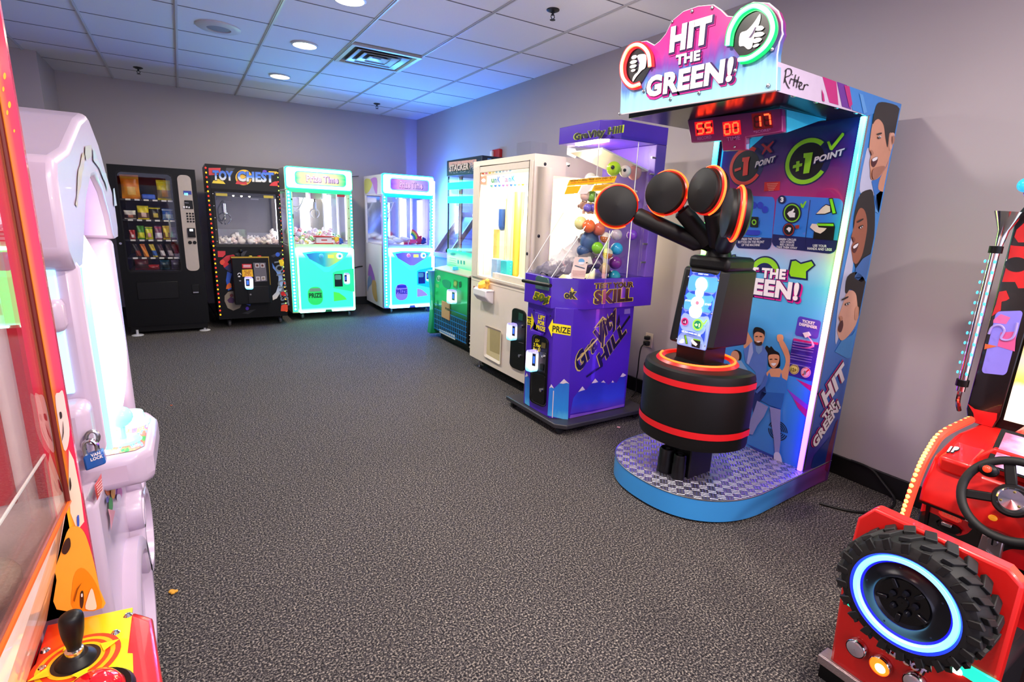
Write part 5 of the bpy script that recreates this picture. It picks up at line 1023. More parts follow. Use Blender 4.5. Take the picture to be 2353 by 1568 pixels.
part(case, 'ramp', mat('ramp_white', '#e8dcd8', rough=0.3), lambda b: b.obox((2.40, 2.72, 1.735), (0.20, 0, -0.05), (0, 0.16, 0), (0.001, 0, 0.004)))
part(case, 'ramp', mat('ramp_white', '#e8dcd8', rough=0.3), lambda b: b.obox((2.36, 2.62, 1.585), (0.17, 0, -0.035), (0, 0.05, 0), (0.001, 0, 0.004)))
part(t, 'case_back', mat('case_back', '#6a4ab0', rough=0.4), lambda b: b.box(2.60, 2.69, 2.505, 3.01, 1.0, TOP), bevel=0.004)
part(case, 'corner_rod', M_acr, lambda b: b.tube([(2.57, 2.53, 1.0), (2.57, 2.53, TOP)], 0.008, 8))
for z in (1.10, 1.22, 1.36, 1.50, 1.66, 1.76): part(case, 'standoff', M_steel, lambda b: b.cyl((2.565, 2.508, z), (2.60, 2.508, z), 0.006, 8))
hdr = part(t, 'header', PU1, lambda b: b.prism([(XS - 0.005, 2.60, TOP), (XS + .085, 2.505, TOP), (2.69, 2.505, TOP), (2.69, 3.01, TOP), (XS - .005, 3.01, TOP)], (0, 0, 0.108)), bevel=0.004)
part(hdr, 'top_lamp', mat('lamp_top', '#fff4e0', emit=2.5, ecol='#ffe8c8'), lambda b: b.box(XS + 0.03, 2.45, 2.62, 2.98, TOP + 0.1085, TOP + 0.113))
part(hdr, 'light_strip', mat('lamp_strip', '#fff0e0', emit=9, ecol='#ffe6cc'), lambda b: b.box(XS + 0.05, XS + 0.08, 2.60, 2.90, TOP - 0.008, TOP))
PHD = PX(XS - 0.005)
lettering(hdr, 'GraVity Hill', PHD, ((1321, 326), (1433, 309), (1320, 307)), P('ink_black', '#0a0614'), 0.004, 0.05, shear=0.15, under=[(P('acid', '#b8d020'), 0.03, (0, 0), 0.002)])
part(case, 'ball_chute', M_acr, lambda b: (b.box(2.27, 2.59, 2.64, 2.643, 1.0, 1.392), b.box(2.27, 2.273, 2.52, 2.64, 1.0, 1.30), b.box(2.42, 2.423, 2.52, 2.64, 1.0, 1.392), b.box(2.27, 2.59, 2.52, 2.64, 1.002, 1.005)), smooth=False)
# landscape model in the base of the case
def hills(b):
    nx, ny = 22, 14; P_ = []
    for i in range(nx + 1):
        for j in range(ny + 1):
            x = 1.96 + (2.46 - 1.96) * i / nx; y = 2.555 + (2.91 - 2.54) * j / ny
            if x < 2.1: y = max(y, 2.63 - (x - 1.96) * 0.6)
            f = i / nx; z = 1.005 + 0.235 * min(1, f * 1.9) * (0.65 + 0.35 * math.sin(j * 0.7 + i * 0.2)) + 0.018 * math.sin(i * 1.7 + j) + 0.012 * math.sin(j * 2.3 - i)
            if y < 2.60: z = 1.005 + (z - 1.005) * 0.45
            z = 1.005 + (z - 1.005) * (1 - max(0, (f - 0.6) / 0.4) * (1 - max(0, (y - 2.7) / 0.2)))
            P_.append((x, y, min(z, 1.0 + (x - 1.945) * 1.30)))
    b.add(P_, [(i * (ny + 1) + j, (i + 1) * (ny + 1) + j, (i + 1) * (ny + 1) + j + 1, i * (ny + 1) + j + 1) for i in range(nx) for j in range(ny)])
part(case, 'snowy_landscape', gradmat('snow_rock', [(0.0, '#3a3440'), (0.3, '#8a8290'), (0.42, '#e4dcd8'), (0.7, '#cfc6c8'), (1, '#8a8088')], axis=2, rough=0.8, noise=0.7, nscale=7, coat=0), hills)
tag(MB().sphere((2.235, 2.66, 1.225), 0.068, (1, .7, 1.1), 14, 9).sphere((2.20, 2.67, 1.165), 0.05, (1, .8, .8), 12, 8).build('blue_boulder', mat('boulder_blue', '#3a5a8a', rough=0.4, var=0.3, scale=14)), 'glossy blue boulder ornament in the clear case of the purple cabinet', 'ornament')
tag(MB().sphere((2.22, 2.66, 1.09), 0.07, (1.0, .7, 1.1), 12, 8).sphere((2.15, 2.67, 1.05), 0.05, (1, .7, 1), 10, 7).build('grey_rock', mat('rock_grey', '#6a6468', rough=0.8, var=0.8, scale=34, bump=0.8)), 'mottled dark grey rock behind the instruction card in the clear case', 'ornament')
PSL = Pl((1.93, 2.64, 1.0), (Vector((2.11 - 1.93, 2.515 - 2.64, 0)).cross(Vector((XS - 1.93, 2.60 - 2.64, 0.40)))) * -1)
if PSL.n.y > 0: PSL.n = -PSL.n
card = part(case, 'instruction_card', P('card_pink', '#e8d0c8'), lambda b: b.prism([PSL(*p, 0.003) for p in rq(((1321, 591), (1353, 592), (1343, 642), (1309, 639)), .06, 1.3)], PSL.n * 0.002), smooth=False)
graphic(card, 'card_print', PSL, [(ell(1336, 601, 7, 6), P('cardblue', '#6aa8d8')), ([(1330, 603), (1342, 603), (1341, 609), (1329, 609)], K_white), ([(1321, 610), (1344, 617), (1343, 619), (1320, 612)], P('slate', '#4a5a70')), ([(1346, 604), (1350, 603), (1350, 605), (1346, 606)], K_black)] + [([(1315, 622 + k * 3), (1345, 624 + k * 3), (1345, 625 + k * 3), (1315, 623 + k * 3)], P('pinkline', '#c89088')) for k in range(5)], base=9)
PGS = PX(XS)
PSG2 = Pl((2.19, 2.56, 0), (-1, -0.35, 0))
sgn = part(case, 'yellow_notice', P('notice_yellow', '#f0b818'), lambda b: (b.poly([PSG2(*p, 0.012) for p in ((1311, 414), (1420, 405), (1414, 420), (1305, 428))]), b.poly([PSG2(*p, 0.012) for p in ((1306, 429), (1338, 427), (1330, 445), (1299, 447))]), b.poly([PSG2(*p, 0.012) for p in ((1368, 426), (1406, 423), (1396, 438), (1361, 440))])), smooth=False)
lettering(sgn, 'RECEIVE A SMALL PRIZE WITH EVERY PLAY', PSG2, ((1313, 418), (1416, 410.5), (1314, 414)), P('notice_ink', '#8a5a10'), 0.0145, 0.03, shear=0.2)
lettering(sgn, 'recibe un premio chico con cada jugada', PSG2, ((1313, 423.5), (1408, 416), (1314, 419)), P('notice_orange', '#e07018'), 0.0145, 0.02, shear=0.2)
graphic(sgn, 'notice_lines', PSG2, [([(1368, 428 + k * 2.4), (1402 - k * 1.5, 425 + k * 2.4), (1402 - k * 1.5, 426 + k * 2.4), (1368, 429 + k * 2.4)], P('notice_line', '#c89018')) for k in range(4)] + [([(1341, 427), (1366, 425), (1352, 446), (1333, 447)], P('notice_pink', '#f0dcd8'))], base=19)
# balls, capsules and toys in the case
def cball(px, py, y, r, c, label, eye=False, m2=None):
    p = PY(y)(px, py)
    tt = thing('toy_ball', label, 'ball', (p.x, p.y, p.z - r), 'balls in the clear case of the purple cabinet')
    part(tt, 'shell', mat('ball_' + c.strip('#'), c, rough=0.25, var=0.1), lambda b: b.sphere(p, r))
    if m2: part(tt, 'lower_half', mat('ballcap_' + m2.strip('#'), m2, rough=0.25), lambda b: b.lathe([(r * 1.02, 0), (r * .9, -r * .5), (r * 0.5, -r * .9), (0.001, -r * 1.03)], p, (0.2, 0, 1), 16))
    if eye: part(tt, 'eye', K_black, lambda b: b.sphere(p + Vector((-r * 0.75, -r * 0.62, 0.1 * r)), r * 0.28, nu=10, nv=6))
cball(1410, 388, 2.60, 0.045, '#b8e018', 'lime green ball with a black eye high in the purple cabinet', True)
cball(1437, 394, 2.58, 0.038, '#efe0dc', 'white ball with a black eye beside the lime green ball', True)
cball(1458, 398, 2.60, 0.045, '#e89a98', 'salmon pink ball right of the white eyed ball')
cball(1357, 412, 2.70, 0.04, '#f4ece4', 'white ball behind the yellow notice')
cball(1360, 452, 2.64, 0.036, '#7ab048', 'green ball under the yellow notice'); cball(1345, 450, 2.66, 0.034, '#e8c0b0', 'pale peach ball left of the green ball under the notice')
cball(1375, 458, 2.62, 0.036, '#d8a8a8', 'dusty pink ball right of the green ball under the notice')
for q in ((1350, 478, '#7060c0', 'violet ball on the clear shelf, left of two'), (1363, 478, '#6858b0', 'violet ball on the clear shelf, right of two')): cball(q[0], q[1], 2.62, 0.026, q[2], q[3])
cball(1334, 513, 2.68, 0.042, '#e8e098', 'pale yellow ball below the clear shelf'); cball(1353, 520, 2.62, 0.042, '#e86a38', 'orange ball below the clear shelf'); cball(1376, 527, 2.60, 0.04, '#c86048', 'brick red ball below the clear shelf')
cball(1391, 546, 2.58, 0.034, '#e8dcd0', 'clear capsule with an orange base, upper of two', m2='#d8701c'); cball(1396, 583, 2.56, 0.034, '#d8c8b8', 'clear capsule with an orange base, lower of two', m2='#d8701c')
cball(1373, 570, 2.57, 0.038, '#7ac020', 'bright green ball in the lower right of the case'); cball(1417, 572, 2.56, 0.04, '#2a9ad0', 'bright blue ball in the lower right of the case')
cball(1417, 540, 2.57, 0.036, '#b8a8b8', 'greyish ball above the bright blue ball'); cball(1414, 604, 2.56, 0.042, '#7a2a90', 'purple ball below the bright blue ball'); cball(1389, 617, 2.56, 0.036, '#a08878', 'brown-grey ball near the bottom of the case')
cball(1372, 604, 2.60, 0.04, '#5a3a68', 'dark plum ball behind the brown-grey ball'); cball(1411, 636, 2.56, 0.042, '#2a9ab8', 'teal ball at the bottom of the case'); cball(1452, 540, 2.60, 0.036, '#7a3ac0', 'violet ball at the right edge of the case')
pig = thing('pig_figure', 'small pink pig figure on the clear shelf of the purple cabinet', 'figure', (2.25, 2.75, 1.397))
pk = mat('pig_pink', '#e8b8a0', rough=0.4)
part(pig, 'body', pk, lambda b: (b.sphere((2.27, 2.72, 1.435), 0.04, (1.3, 1, .9)), b.sphere((2.245, 2.76, 1.45), 0.028), b.cyl((2.235, 2.775, 1.447), (2.225, 2.792, 1.445), 0.011, 10)))
for d in (-0.02, 0.02): part(pig, 'ear', pk, lambda b: b.sphere((2.25 + d * .8, 2.757, 1.478), 0.009, (1, .5, 1.3), 8, 5)); part(pig, 'leg', pk, lambda b: (b.cyl((2.25 + d, 2.735, 1.397), (2.25 + d, 2.735, 1.42), 0.009, 8), b.cyl((2.30 + d, 2.70, 1.397), (2.30 + d, 2.70, 1.42), 0.009, 8)))
tb = thing('toy_box', 'open toy box with an orange base on the clear shelf', 'box', (2.33, 2.60, 1.397))
part(tb, 'tray', mat('tray_orange', '#e88a38', rough=0.4), lambda b: b.box(2.26, 2.40, 2.54, 2.66, 1.398, 1.425)); part(tb, 'window', M_acr, lambda b: b.box(2.262, 2.398, 2.542, 2.658, 1.425, 1.475), smooth=False)
lamp('case_lamp', (2.32, 2.76, 1.80), 4, (1, 0.90, 0.78), 0.08, kind='POINT')
# ---------------------------------------------------------------- tall striking game booth
HY0, HY1, HXF, HXB, HC, HZ = 1.30, 2.095, 1.955, 2.93, 2.66, 1.948
t = booth = thing('arcade_booth', 'tall pink and blue striking game booth with four padded paddles on a round platform', 'arcade machine', (2.35, 1.68, 0.0))
PSB = PY(HY0); PBK = PX(HC); PHF = PX(1.925)
M_sideblue = gradmat('booth_blue', [(0, '#5a1a68'), (0.10, '#3a2a90'), (0.25, '#2a5ab8'), (0.6, '#3a8ad8'), (1, '#3a88d8')], axis=2, noise=0.12, nscale=3)
M_lilac = P('lilac', '#d4c4dc'); M_mag = P('magenta', '#c0207a')
# column and canopy
part(t, 'column', M_sideblue, lambda b: b.box(HC, HXB, HY0, HY1, 0.0, HZ), bevel=0.003)
cano = part(t, 'canopy', mat('canopy_black', '#0c0c0e', rough=0.22), lambda b: b.box(HXF, HC, HY0, HY1, 1.862, HZ), bevel=0.003)
cs = part(cano, 'canopy_side', M_lilac, lambda b: b.poly([PSB(*p, 0.0008) for p in ((1785, 141), (2069, 240), (1993, 266), (1776, 208))]), smooth=False)
graphic(cano, 'canopy_stripes', PSB, [([(1889, 176), (1921, 188), (1926, 242), (1905, 236)], M_mag), ([(1922, 188), (1945, 196), (1955, 252), (1934, 245)], P('violet_stripe', '#6a2a98')), ([(1945, 197), (2069, 240), (1993, 266), (1957, 253)], P('booth_sky', '#3a88d8')), ([(1938, 196), (1950, 199), (1957, 240), (1950, 248)], M_mag), ([(1886, 205), (1891, 218), (1893, 234), (1888, 232)], M_mag), ([(1972, 215), (1980, 218), (1990, 258), (1982, 262)], P('booth_sky2', '#5aa0e4'))], base=2)
def sig(b):
    S_ = [[(1360, 540), (1353, 590), (1343, 642)], [(1350, 552), (1368, 533), (1394, 536), (1402, 560), (1388, 584), (1352, 602), (1360, 640), (1378, 676), (1388, 684)], [(1399, 606), (1390, 628), (1386, 650)], [(1406, 574), (1409, 582)], [(1434, 578), (1422, 630), (1416, 668)], [(1398, 612), (1425, 618), (1455, 622)],
          [(1459, 592), (1446, 640), (1438, 680)], [(1425, 630), (1452, 634), (1478, 638)], [(1452, 668), (1474, 664), (1482, 645), (1470, 640), (1460, 664), (1466, 690), (1490, 688)], [(1502, 652), (1497, 676), (1490, 698)], [(1494, 682), (1506, 660), (1522, 654), (1531, 664)]]
    for s in S_: band(PSB, spl([(1400 + x * .2975, y * .2975) for x, y in s], 4, False), 2.0, 0.004, b)
part(cano, 'signature', K_black, sig, smooth=False)
for x in (2.08, 2.24, 2.40, 2.56): part(cano, 'rivet', M_steel, lambda b: b.sphere((x, HY0 + 0.012, 1.861), 0.008, (1.6, 1, .5), 8, 5))
def grille_rings(b, c, pl, k=5, dr=0.012):
    for i in range(k): b.add(circ(pl, c, dr * (i + 1) + 0.005, 40) + circ(pl, c, dr * (i + 1), 40), [(j, (j + 1) % 40, 40 + (j + 1) % 40, 40 + j) for j in range(40)])
PCU = PZ(1.861, -1)
for c in ((1762, 226), (1518, 268)): part(cano, 'speaker_grille', mat('grille_black', '#020203', rough=0.8), lambda b: grille_rings(b, c, Pl((0, 0, 1.8605), (0, 0, -1))), smooth=False)
# sign board
sil = [(1425, 262), (1427, 215), (1430, 150), (1440, 118), (1460, 99), (1485, 95), (1503, 105), (1516, 95), (1530, 78), (1545, 48), (1570, 27), (1604, 15), (1638, 12), (1656, 24), (1670, 38), (1690, 40), (1702, 20), (1730, 6), (1765, 8), (1786, 26), (1795, 50), (1795, 70), (1797, 78), (1789, 96), (1784, 125), (1783, 206)]
sign = part(t, 'sign_board', gradmat('sign_print', [(0.0, '#9ed4e8'), (0.22, '#8ec8e0'), (0.34, '#4a7ac0'), (0.5, '#7a3aa0'), (0.66, '#c0288a'), (1.0, '#d82a80')], axis=2, streak=0.30, sscale=(1, 14, 0.6), nscale=2, emit=0.0), lambda b: b.prism([PHF(*p) for p in sil], (0.03, 0, 0)))
part(sign, 'acrylic_edge', M_white, lambda b: b.tube([PHF(*p, -0.004) for p in sil], 0.004, 5, closed=True))
letter = mat('sign_letters', '#f0e4e8', rough=0.4); shadow = P('letter_plum', '#3a1a58'); shp = P('letter_pink', '#d01a8a')
for s, q, bo in (('HIT', ((1540, 123), (1634, 100), (1545, 63)), 0.06), ('THE', ((1555, 151), (1611, 139), (1556, 128)), 0.05), ('GREEN!', ((1486, 226), (1684, 188), (1490, 177)), 0.05)):
    lettering(sign, s, PHF, q, letter, 0.008, bo, under=[(shp, 0.035, (1.5, 4.5), 0.003), (shadow, 0.03, (0.6, 1.6), 0.005)])
def arcpts(a): return [(1400 + x * .2975, y * .2975) for x, y in a]
redp = spl(arcpts([(335, 520), (325, 430), (290, 375), (240, 350), (190, 365), (150, 410), (120, 490), (117, 560), (130, 610), (160, 650), (200, 672), (255, 655)]), 4, False)
grnp = spl(arcpts([(935, 358), (950, 250), (1000, 150), (1060, 90), (1140, 55), (1210, 75), (1260, 125), (1285, 210), (1270, 290), (1220, 370), (1140, 435), (1080, 462), (1022, 468)]), 4, False)
for pth, ctr, nm, c, ec, bw in ((redp, (1468, 152), 'red', '#e01828', '#ff2030', 16), (grnp, (1733, 80), 'green', '#08b848', '#08f070', 20)):
    part(sign, nm + '_disc', K_black, lambda b: b.poly([PHF(*(Vector(ctr).lerp(p, 0.93)), 0.0055) for p in pth]), smooth=False)
    rb = part(sign, nm + '_ring', mat('ring_' + nm, c, rough=0.3, emit=0.4, ecol=ec), lambda b: band(PHF, [Vector(ctr).lerp(p, 1.0) for p in pth], bw, 0.010, b))
    part(rb, 'neon_tube', mat('neon_' + nm, '#fff0d0', emit=1.2, ecol='#ff7a38') if nm == 'red' else mat('neon_' + nm, '#d0fff0', emit=1.2, ecol='#60ffc0'), lambda b: b.tube([PHF(*p, 0.018) for p in pth], 0.008, 8))
hand = mat('hand_white', '#e6dce0', rough=0.4)
ic = lambda a: [(1400 + x * .2975, y * .2975) for x, y in a]
def thumb(parent, pts, fingers, nm):
    graphic(parent, nm, PHF, [(spl(ic(pts), 3), hand, 0)] + [(rq(ic(f), .35, .5, 3), hand, 2) for f in fingers] + [], base=12)
thumb(sign, [(1022, 262), (1070, 240), (1110, 200), (1140, 160), (1162, 125), (1175, 112), (1180, 135), (1168, 190), (1140, 235), (1130, 290), (1120, 330), (1110, 372), (1080, 384), (1050, 360), (1012, 355)], [[(1135, 206), (1208, 200), (1206, 238), (1130, 246)], [(1124, 256), (1212, 246), (1210, 282), (1118, 296)], [(1118, 304), (1192, 290), (1190, 324), (1114, 344)], [(1122, 350), (1172, 336), (1170, 358), (1118, 378)]], 'thumb_up')
thumb(sign, [(295, 430), (290, 520), (262, 545), (240, 570), (215, 600), (192, 634), (190, 610), (205, 580), (232, 552), (238, 500), (225, 440), (250, 422)], [[(180, 436), (226, 424), (228, 452), (182, 466)], [(170, 474), (226, 462), (226, 488), (170, 502)], [(168, 508), (224, 496), (222, 522), (170, 536)], [(176, 542), (216, 532), (214, 552), (180, 562)]], 'thumb_down')
graphic(sign, 'thumb_line', PHF, [(ic([(1150, 215), (1128, 262), (1108, 290), (1086, 300), (1100, 285), (1120, 255), (1140, 215)]), shadow), (ic([(232, 450), (246, 488), (236, 512), (224, 520), (240, 500), (228, 460)]), shadow)], base=16)
for q in ((1545, 50), (1591, 26), (1637, 18), (1425, 262), (1541, 228), (1607, 214), (1690, 163), (1766, 197), (1480, 210), (1775, 114)): part(sign, 'screw', M_steel, lambda b: b.sphere(PHF(*q, 0.004), 0.008, (.5, 1, 1), 8, 5))
# score display
PD = PX(2.20)
dsp = part(t, 'score_display', gradmat('display_print', [(0, '#b0186a'), (0.5, '#8a1a6a'), (1, '#4a1a5a')], axis=2), lambda b: b.prism([PD(*p) for p in ((1579, 277), (1796, 249), (1798, 303), (1714, 316), (1713, 344), (1660, 347), (1657, 323), (1588, 328))], (0.03, 0, 0)), bevel=0.004)
part(dsp, 'display_bracket', mat('bracket_cyan', '#38b0d8', rough=0.35), lambda b: (b.prism([PD(1798, 250, -.031), PD(1798, 303, -.031), (2.60, 1.47, 1.861)], (0, 0.02, 0)), b.prism([PD(1714, 318, -.031), PD(1713, 340, -.031), (2.50, 1.62, 1.861)], (0, 0.02, 0)), b.box(2.23, 2.60, 1.46, 1.88, 1.855, 1.861)))
SEG = {'0': 'abcdef', '1': 'bc', '5': 'afgcd', '7': 'abc', '8': 'abcdefg'}
def seg7(b, q, ch, lift):
    L = {'a': ((.1, .02), (.9, .02)), 'b': ((.95, .06), (.95, .47)), 'c': ((.95, .53), (.95, .94)), 'd': ((.1, .98), (.9, .98)), 'e': ((.05, .53), (.05, .94)), 'f': ((.05, .06), (.05, .47)), 'g': ((.1, .5), (.9, .5))}
    for c in SEG[ch]:
        a, e = [Vector(p) for p in quadmap(q, L[c])]; band(PD, [a, a.lerp(e, .5), e], 4.0, lift, b)
seg = mat('segment_lit', '#ff4a20', emit=3.0, ecol='#ff3418'); segd = mat('segment_dim', '#4a0a0c', rough=0.4); wind = mat('digit_window', '#7a0510', rough=0.3, emit=0.35, ecol='#ff1020')
windd = mat('digit_window_dark', '#2a0408', rough=0.3, emit=0.05, ecol='#ff1020')
for nm, win, digs in (('record', ((1596, 281), (1638, 276), (1641, 308), (1599, 313)), ((((1602, 285), (1617, 283), (1618, 307), (1603, 309)), '5'), (((1621, 283), (1636, 281), (1637, 304), (1622, 306)), '5'))),
                      ('time', ((1660, 281), (1701, 276), (1704, 309), (1663, 314)), ((((1665, 286), (1678, 284), (1680, 308), (1666, 310)), '0'), (((1684, 283), (1697, 281), (1699, 305), (1686, 307)), '0'))),
                      ('score', ((1727, 262), (1772, 256), (1776, 294), (1731, 300)), ((((1733, 268), (1748, 266), (1750, 292), (1734, 294)), '1'), (((1755, 264), (1770, 262), (1773, 288), (1757, 290)), '7')))):
    w = part(dsp, nm + '_window', wind if nm != 'score' else windd, lambda b: b.poly([PD(*p, 0.001) for p in win]), smooth=False)
    b = MB(); b2 = MB()
    for q, ch in digs: seg7(b, q, ch, 0.004); seg7(b2, q, '8', 0.002)
    b2.build('unlit_segments', segd, w, smooth=False); b.build(nm + '_digits', seg, w, smooth=False)
K_dpink = P('display_word', '#c878b8')
lettering(dsp, 'RECORD', PD, ((1604, 323), (1636, 318), (1603, 316)), K_dpink, 0.003, 0.02); lettering(dsp, 'TIME', PD, ((1671, 325), (1702, 321), (1670, 316)), K_dpink, 0.003, 0.02); lettering(dsp, '*SCORE*', PD, ((1733, 307), (1773, 301), (1732, 301)), K_dpink, 0.003, 0.02)
part(dsp, 'screw', M_steel, lambda b: b.sphere(PD(1688, 338, 0.002), 0.006, (.5, 1, 1), 8, 5))

# printed back wall
c5 = lambda a: [(1690 + x * .1913, 300 + y * .1913) for x, y in a]
back = part(t, 'back_wall', gradmat('back_print', [(0, '#3a7ad0'), (0.28, '#3f90dc'), (0.55, '#58aee0'), (0.62, '#9ab8e0'), (0.66, '#c8b0d8'), (0.70, '#9a3a98'), (0.80, '#a8206e'), (0.90, '#4a206a'), (1, '#1a2a6a')], axis=2, noise=0.06, nscale=4, rough=0.16, coat=0.6), lambda b: b.poly([(HC - 0.002, HY0 + 0.004, 0.12), (HC - 0.002, HY1 - 0.004, 0.12), (HC - 0.002, HY1 - 0.004, 1.862), (HC - 0.002, HY0 + 0.004, 1.862)]), smooth=False)
PB2 = PX(HC - 0.002)
c2 = lambda a: [(1350 + x * .2551, 370 + y * .2551) for x, y in a]
c7 = lambda a: [(1640 + x * .2552, 700 + y * .2551) for x, y in a]
K_lime2 = P('ring_lime', '#8ac81c'); K_red2 = P('ring_red', '#e0382a')
for c, r, ink, word, a0, one in (((1714, 382), 0.108, K_red2, 'minus', 60, c5([(88, 328), (180, 315), (162, 380), (150, 535), (90, 548), (104, 378), (86, 376)])), ((1854, 371), 0.116, K_lime2, 'plus', 50, c5([(825, 276), (937, 262), (915, 380), (890, 510), (818, 522), (844, 332), (822, 330)]))):
    g = graphic(back, 'point_ring', PB2, [(circ(PB2, c, r), K_navy), (circ(PB2, c, r * .74), K_black), (circ(PB2, c, r * .94, 30, a0, 330, r * .76), ink)])
    graphic(g, 'digit_one', PB2, [(one, ink)], base=6)
    if word == 'plus': graphic(g, 'plus_mark', PB2, [(c5([(735, 375), (775, 365), (775, 400), (810, 392), (805, 428), (770, 438), (768, 485), (728, 498), (735, 448), (692, 458), (698, 420), (735, 410)]), ink)], base=6)
    else: graphic(g, 'minus_mark', PB2, [(c5([(-5, 465), (72, 440), (72, 470), (-5, 500)]), ink)], base=6)
    q = (((1736, 386), (1782, 372), (1738, 372)), ((1871, 377), (1942, 356), (1872, 362)))[word == 'plus']
    lettering(g, 'POINT', PB2, q, P('silver_word', '#d0c4cc'), 0.007, 0.045, shear=0.15, under=[(K_navy, 0.06, (0.8, 1.2), 0.0055)])
graphic(back, 'tick_mark', PB2, [(c5([(1095, 130), (1140, 115), (1165, 165), (1290, 15), (1325, 25), (1325, 60), (1200, 215), (1160, 260), (1130, 240)]), K_navy), (c5([(1108, 140), (1135, 130), (1162, 190), (1290, 28), (1312, 35), (1312, 58), (1170, 240), (1142, 232)]), K_lime2)], base=8)
graphic(back, 'cross_mark', PB2, [(c5([(300, 165), (345, 145), (385, 175), (470, 105), (485, 135), (430, 205), (465, 260), (420, 285), (385, 250), (335, 310), (310, 290), (345, 215)]), K_navy), (c5([(315, 170), (342, 158), (385, 195), (460, 125), (470, 138), (415, 205), (450, 258), (422, 270), (382, 228), (335, 295), (322, 285), (358, 212)]), P('dark_red', '#b0202a'))], base=8)
graphic(back, 'red_notice', PB2, [(c5([(350, 622), (540, 612), (532, 720), (342, 732)]), K_red)] + [(c5([(380 + k * 6, 640 + k * 20), (515 - k * 12, 632 + k * 20), (513 - k * 12, 640 + k * 20), (379 + k * 6, 648 + k * 20)]), P('notice_pale', '#e88a78')) for k in range(5)], base=2)
blu = gradmat('info_blue', [(0, '#2a80e0'), (1, '#3a70d8')], axis=2); band_n = P('info_navy', '#16185a')
p3 = [(1786, 449), (1940, 457), (1920, 585), (1773, 568)]
p2 = [(1694, 449), (1782, 453), (1772, 574), (1690, 570)]
for q, cut, nm in ((p2, .78, 'two'), (p3, .75, 'three')):
    rr = rq(q, .1, .8, 5); tops = quadmap(q, [(0, cut), (1, cut)])
    graphic(back, 'info_panel', PB2, [(rr, blu)] + [(quadmap(q, [(0, cut), (1, cut), (1, .9), (.97, .96), (.9, 1), (.1, 1), (.03, .96), (0, .9)]), band_n)], base=2)
graphic(back, 'panel_divider', PB2, [([(1862, 460), (1863.5, 460), (1849, 576), (1847.5, 576)], band_n)], base=5)
for (c, s) in (((1714, 456), '2'), ((1798, 459), '3')):
    graphic(back, 'step_disc', PB2, [(ell(c[0], c[1], 9.5, 10), K_navy)], base=6)
    lettering(back, s, PB2, ((c[0] - 3.4, c[1] + 6), (c[0] + 4, c[1] + 6), (c[0] - 3.2, c[1] - 6)), K_white, 0.006, 0.06)
WQ = ((('PRESS THE "START"\nBUTTON ON THE FRONT\nOF THE MACHINE'), ((1696, 566), (1756, 566), (1698, 547))), (('GREEN CIRCLES\nADD POINTS\nRED CIRCLES\nTAKE THEM AWAY'), ((1785, 570), (1833, 573), (1787, 547))), (('USE YOUR\nHANDS AND LEGS'), ((1856, 574), (1912, 577), (1857, 561))))
for s, q in WQ: lettering(back, s, PB2, q, P('info_word', '#d8d0e0'), 0.004, 0.035)
dk = P('info_dark', '#2a3ac0')
graphic(back, 'paddle_diagram', PB2, [(ell(1733, 472, 7, 8), dk), (ell(1748, 472, 7, 8), dk), (ell(1759, 482, 7, 8), dk), (ell(1722, 481, 6, 7), dk), (rq([(1727, 498), (1745, 499), (1744, 523), (1725, 522)], .1, 1.2), K_black), (ell(1734.5, 511, 5.5, 6.5), K_lime), (ell(1734.5, 511, 3, 3.6), K_black), (rq([(1715, 528), (1750, 530), (1748, 541), (1713, 540)], .15, .35), dk), ([(1720, 505), (1725, 511), (1720, 516), (1722, 511)], K_navy), ([(1750, 506), (1746, 511), (1749, 517), (1748, 511)], K_navy)], base=5)
graphic(back, 'ring_diagram', PB2, [(ell(1821, 490, 22, 24), K_navy), (ell(1821, 490, 19, 21), K_lime), (ell(1821, 490, 16, 18), K_black), (c5([(628, 1000), (650, 975), (680, 965), (710, 935), (715, 960), (695, 985), (725, 990), (720, 1045), (660, 1045)]), K_white), (ell(1814, 528, 14, 15.5), K_navy), (ell(1814, 528, 12.5, 14), P('dull_red', '#a02a1c')), (ell(1814, 528, 10.5, 12), K_black), (c5([(620, 1185), (650, 1160), (680, 1170), (675, 1200), (655, 1225), (640, 1200)]), K_white), (c5([(790, 880), (805, 875), (820, 895), (850, 850), (868, 855), (825, 935), (800, 925)]), K_lime), (c5([(730, 1140), (780, 1135), (775, 1180), (735, 1180)]), P('dull_red', '#a02a1c'))], base=5)
graphic(back, 'hand_and_foot', PB2, [(c5([(965, 1010), (1045, 920), (1090, 885), (1150, 900), (1155, 985), (1080, 1010)]), K_black), (c5([(975, 1002), (1050, 925), (1092, 895), (1140, 910), (1145, 975), (1080, 1000)]), P('hand_pink', '#e8c8c4')), (c5([(1125, 815), (1175, 810), (1225, 1000), (1170, 1010)]), K_black), (c5([(1135, 825), (1170, 822), (1212, 995), (1175, 998)]), K_lime), (c5([(955, 1190), (1000, 1110), (1190, 1110), (1205, 1160), (1185, 1318), (940, 1300)]), K_black), (c5([(985, 1118), (1185, 1122), (1190, 1150), (990, 1145)]), K_lime), (c5([(905, 1165), (930, 1120), (985, 1125), (1010, 1165), (1105, 1175), (1080, 1205), (1030, 1240), (970, 1220)]), P('hand_pink', '#e8c8c4'))], base=5)
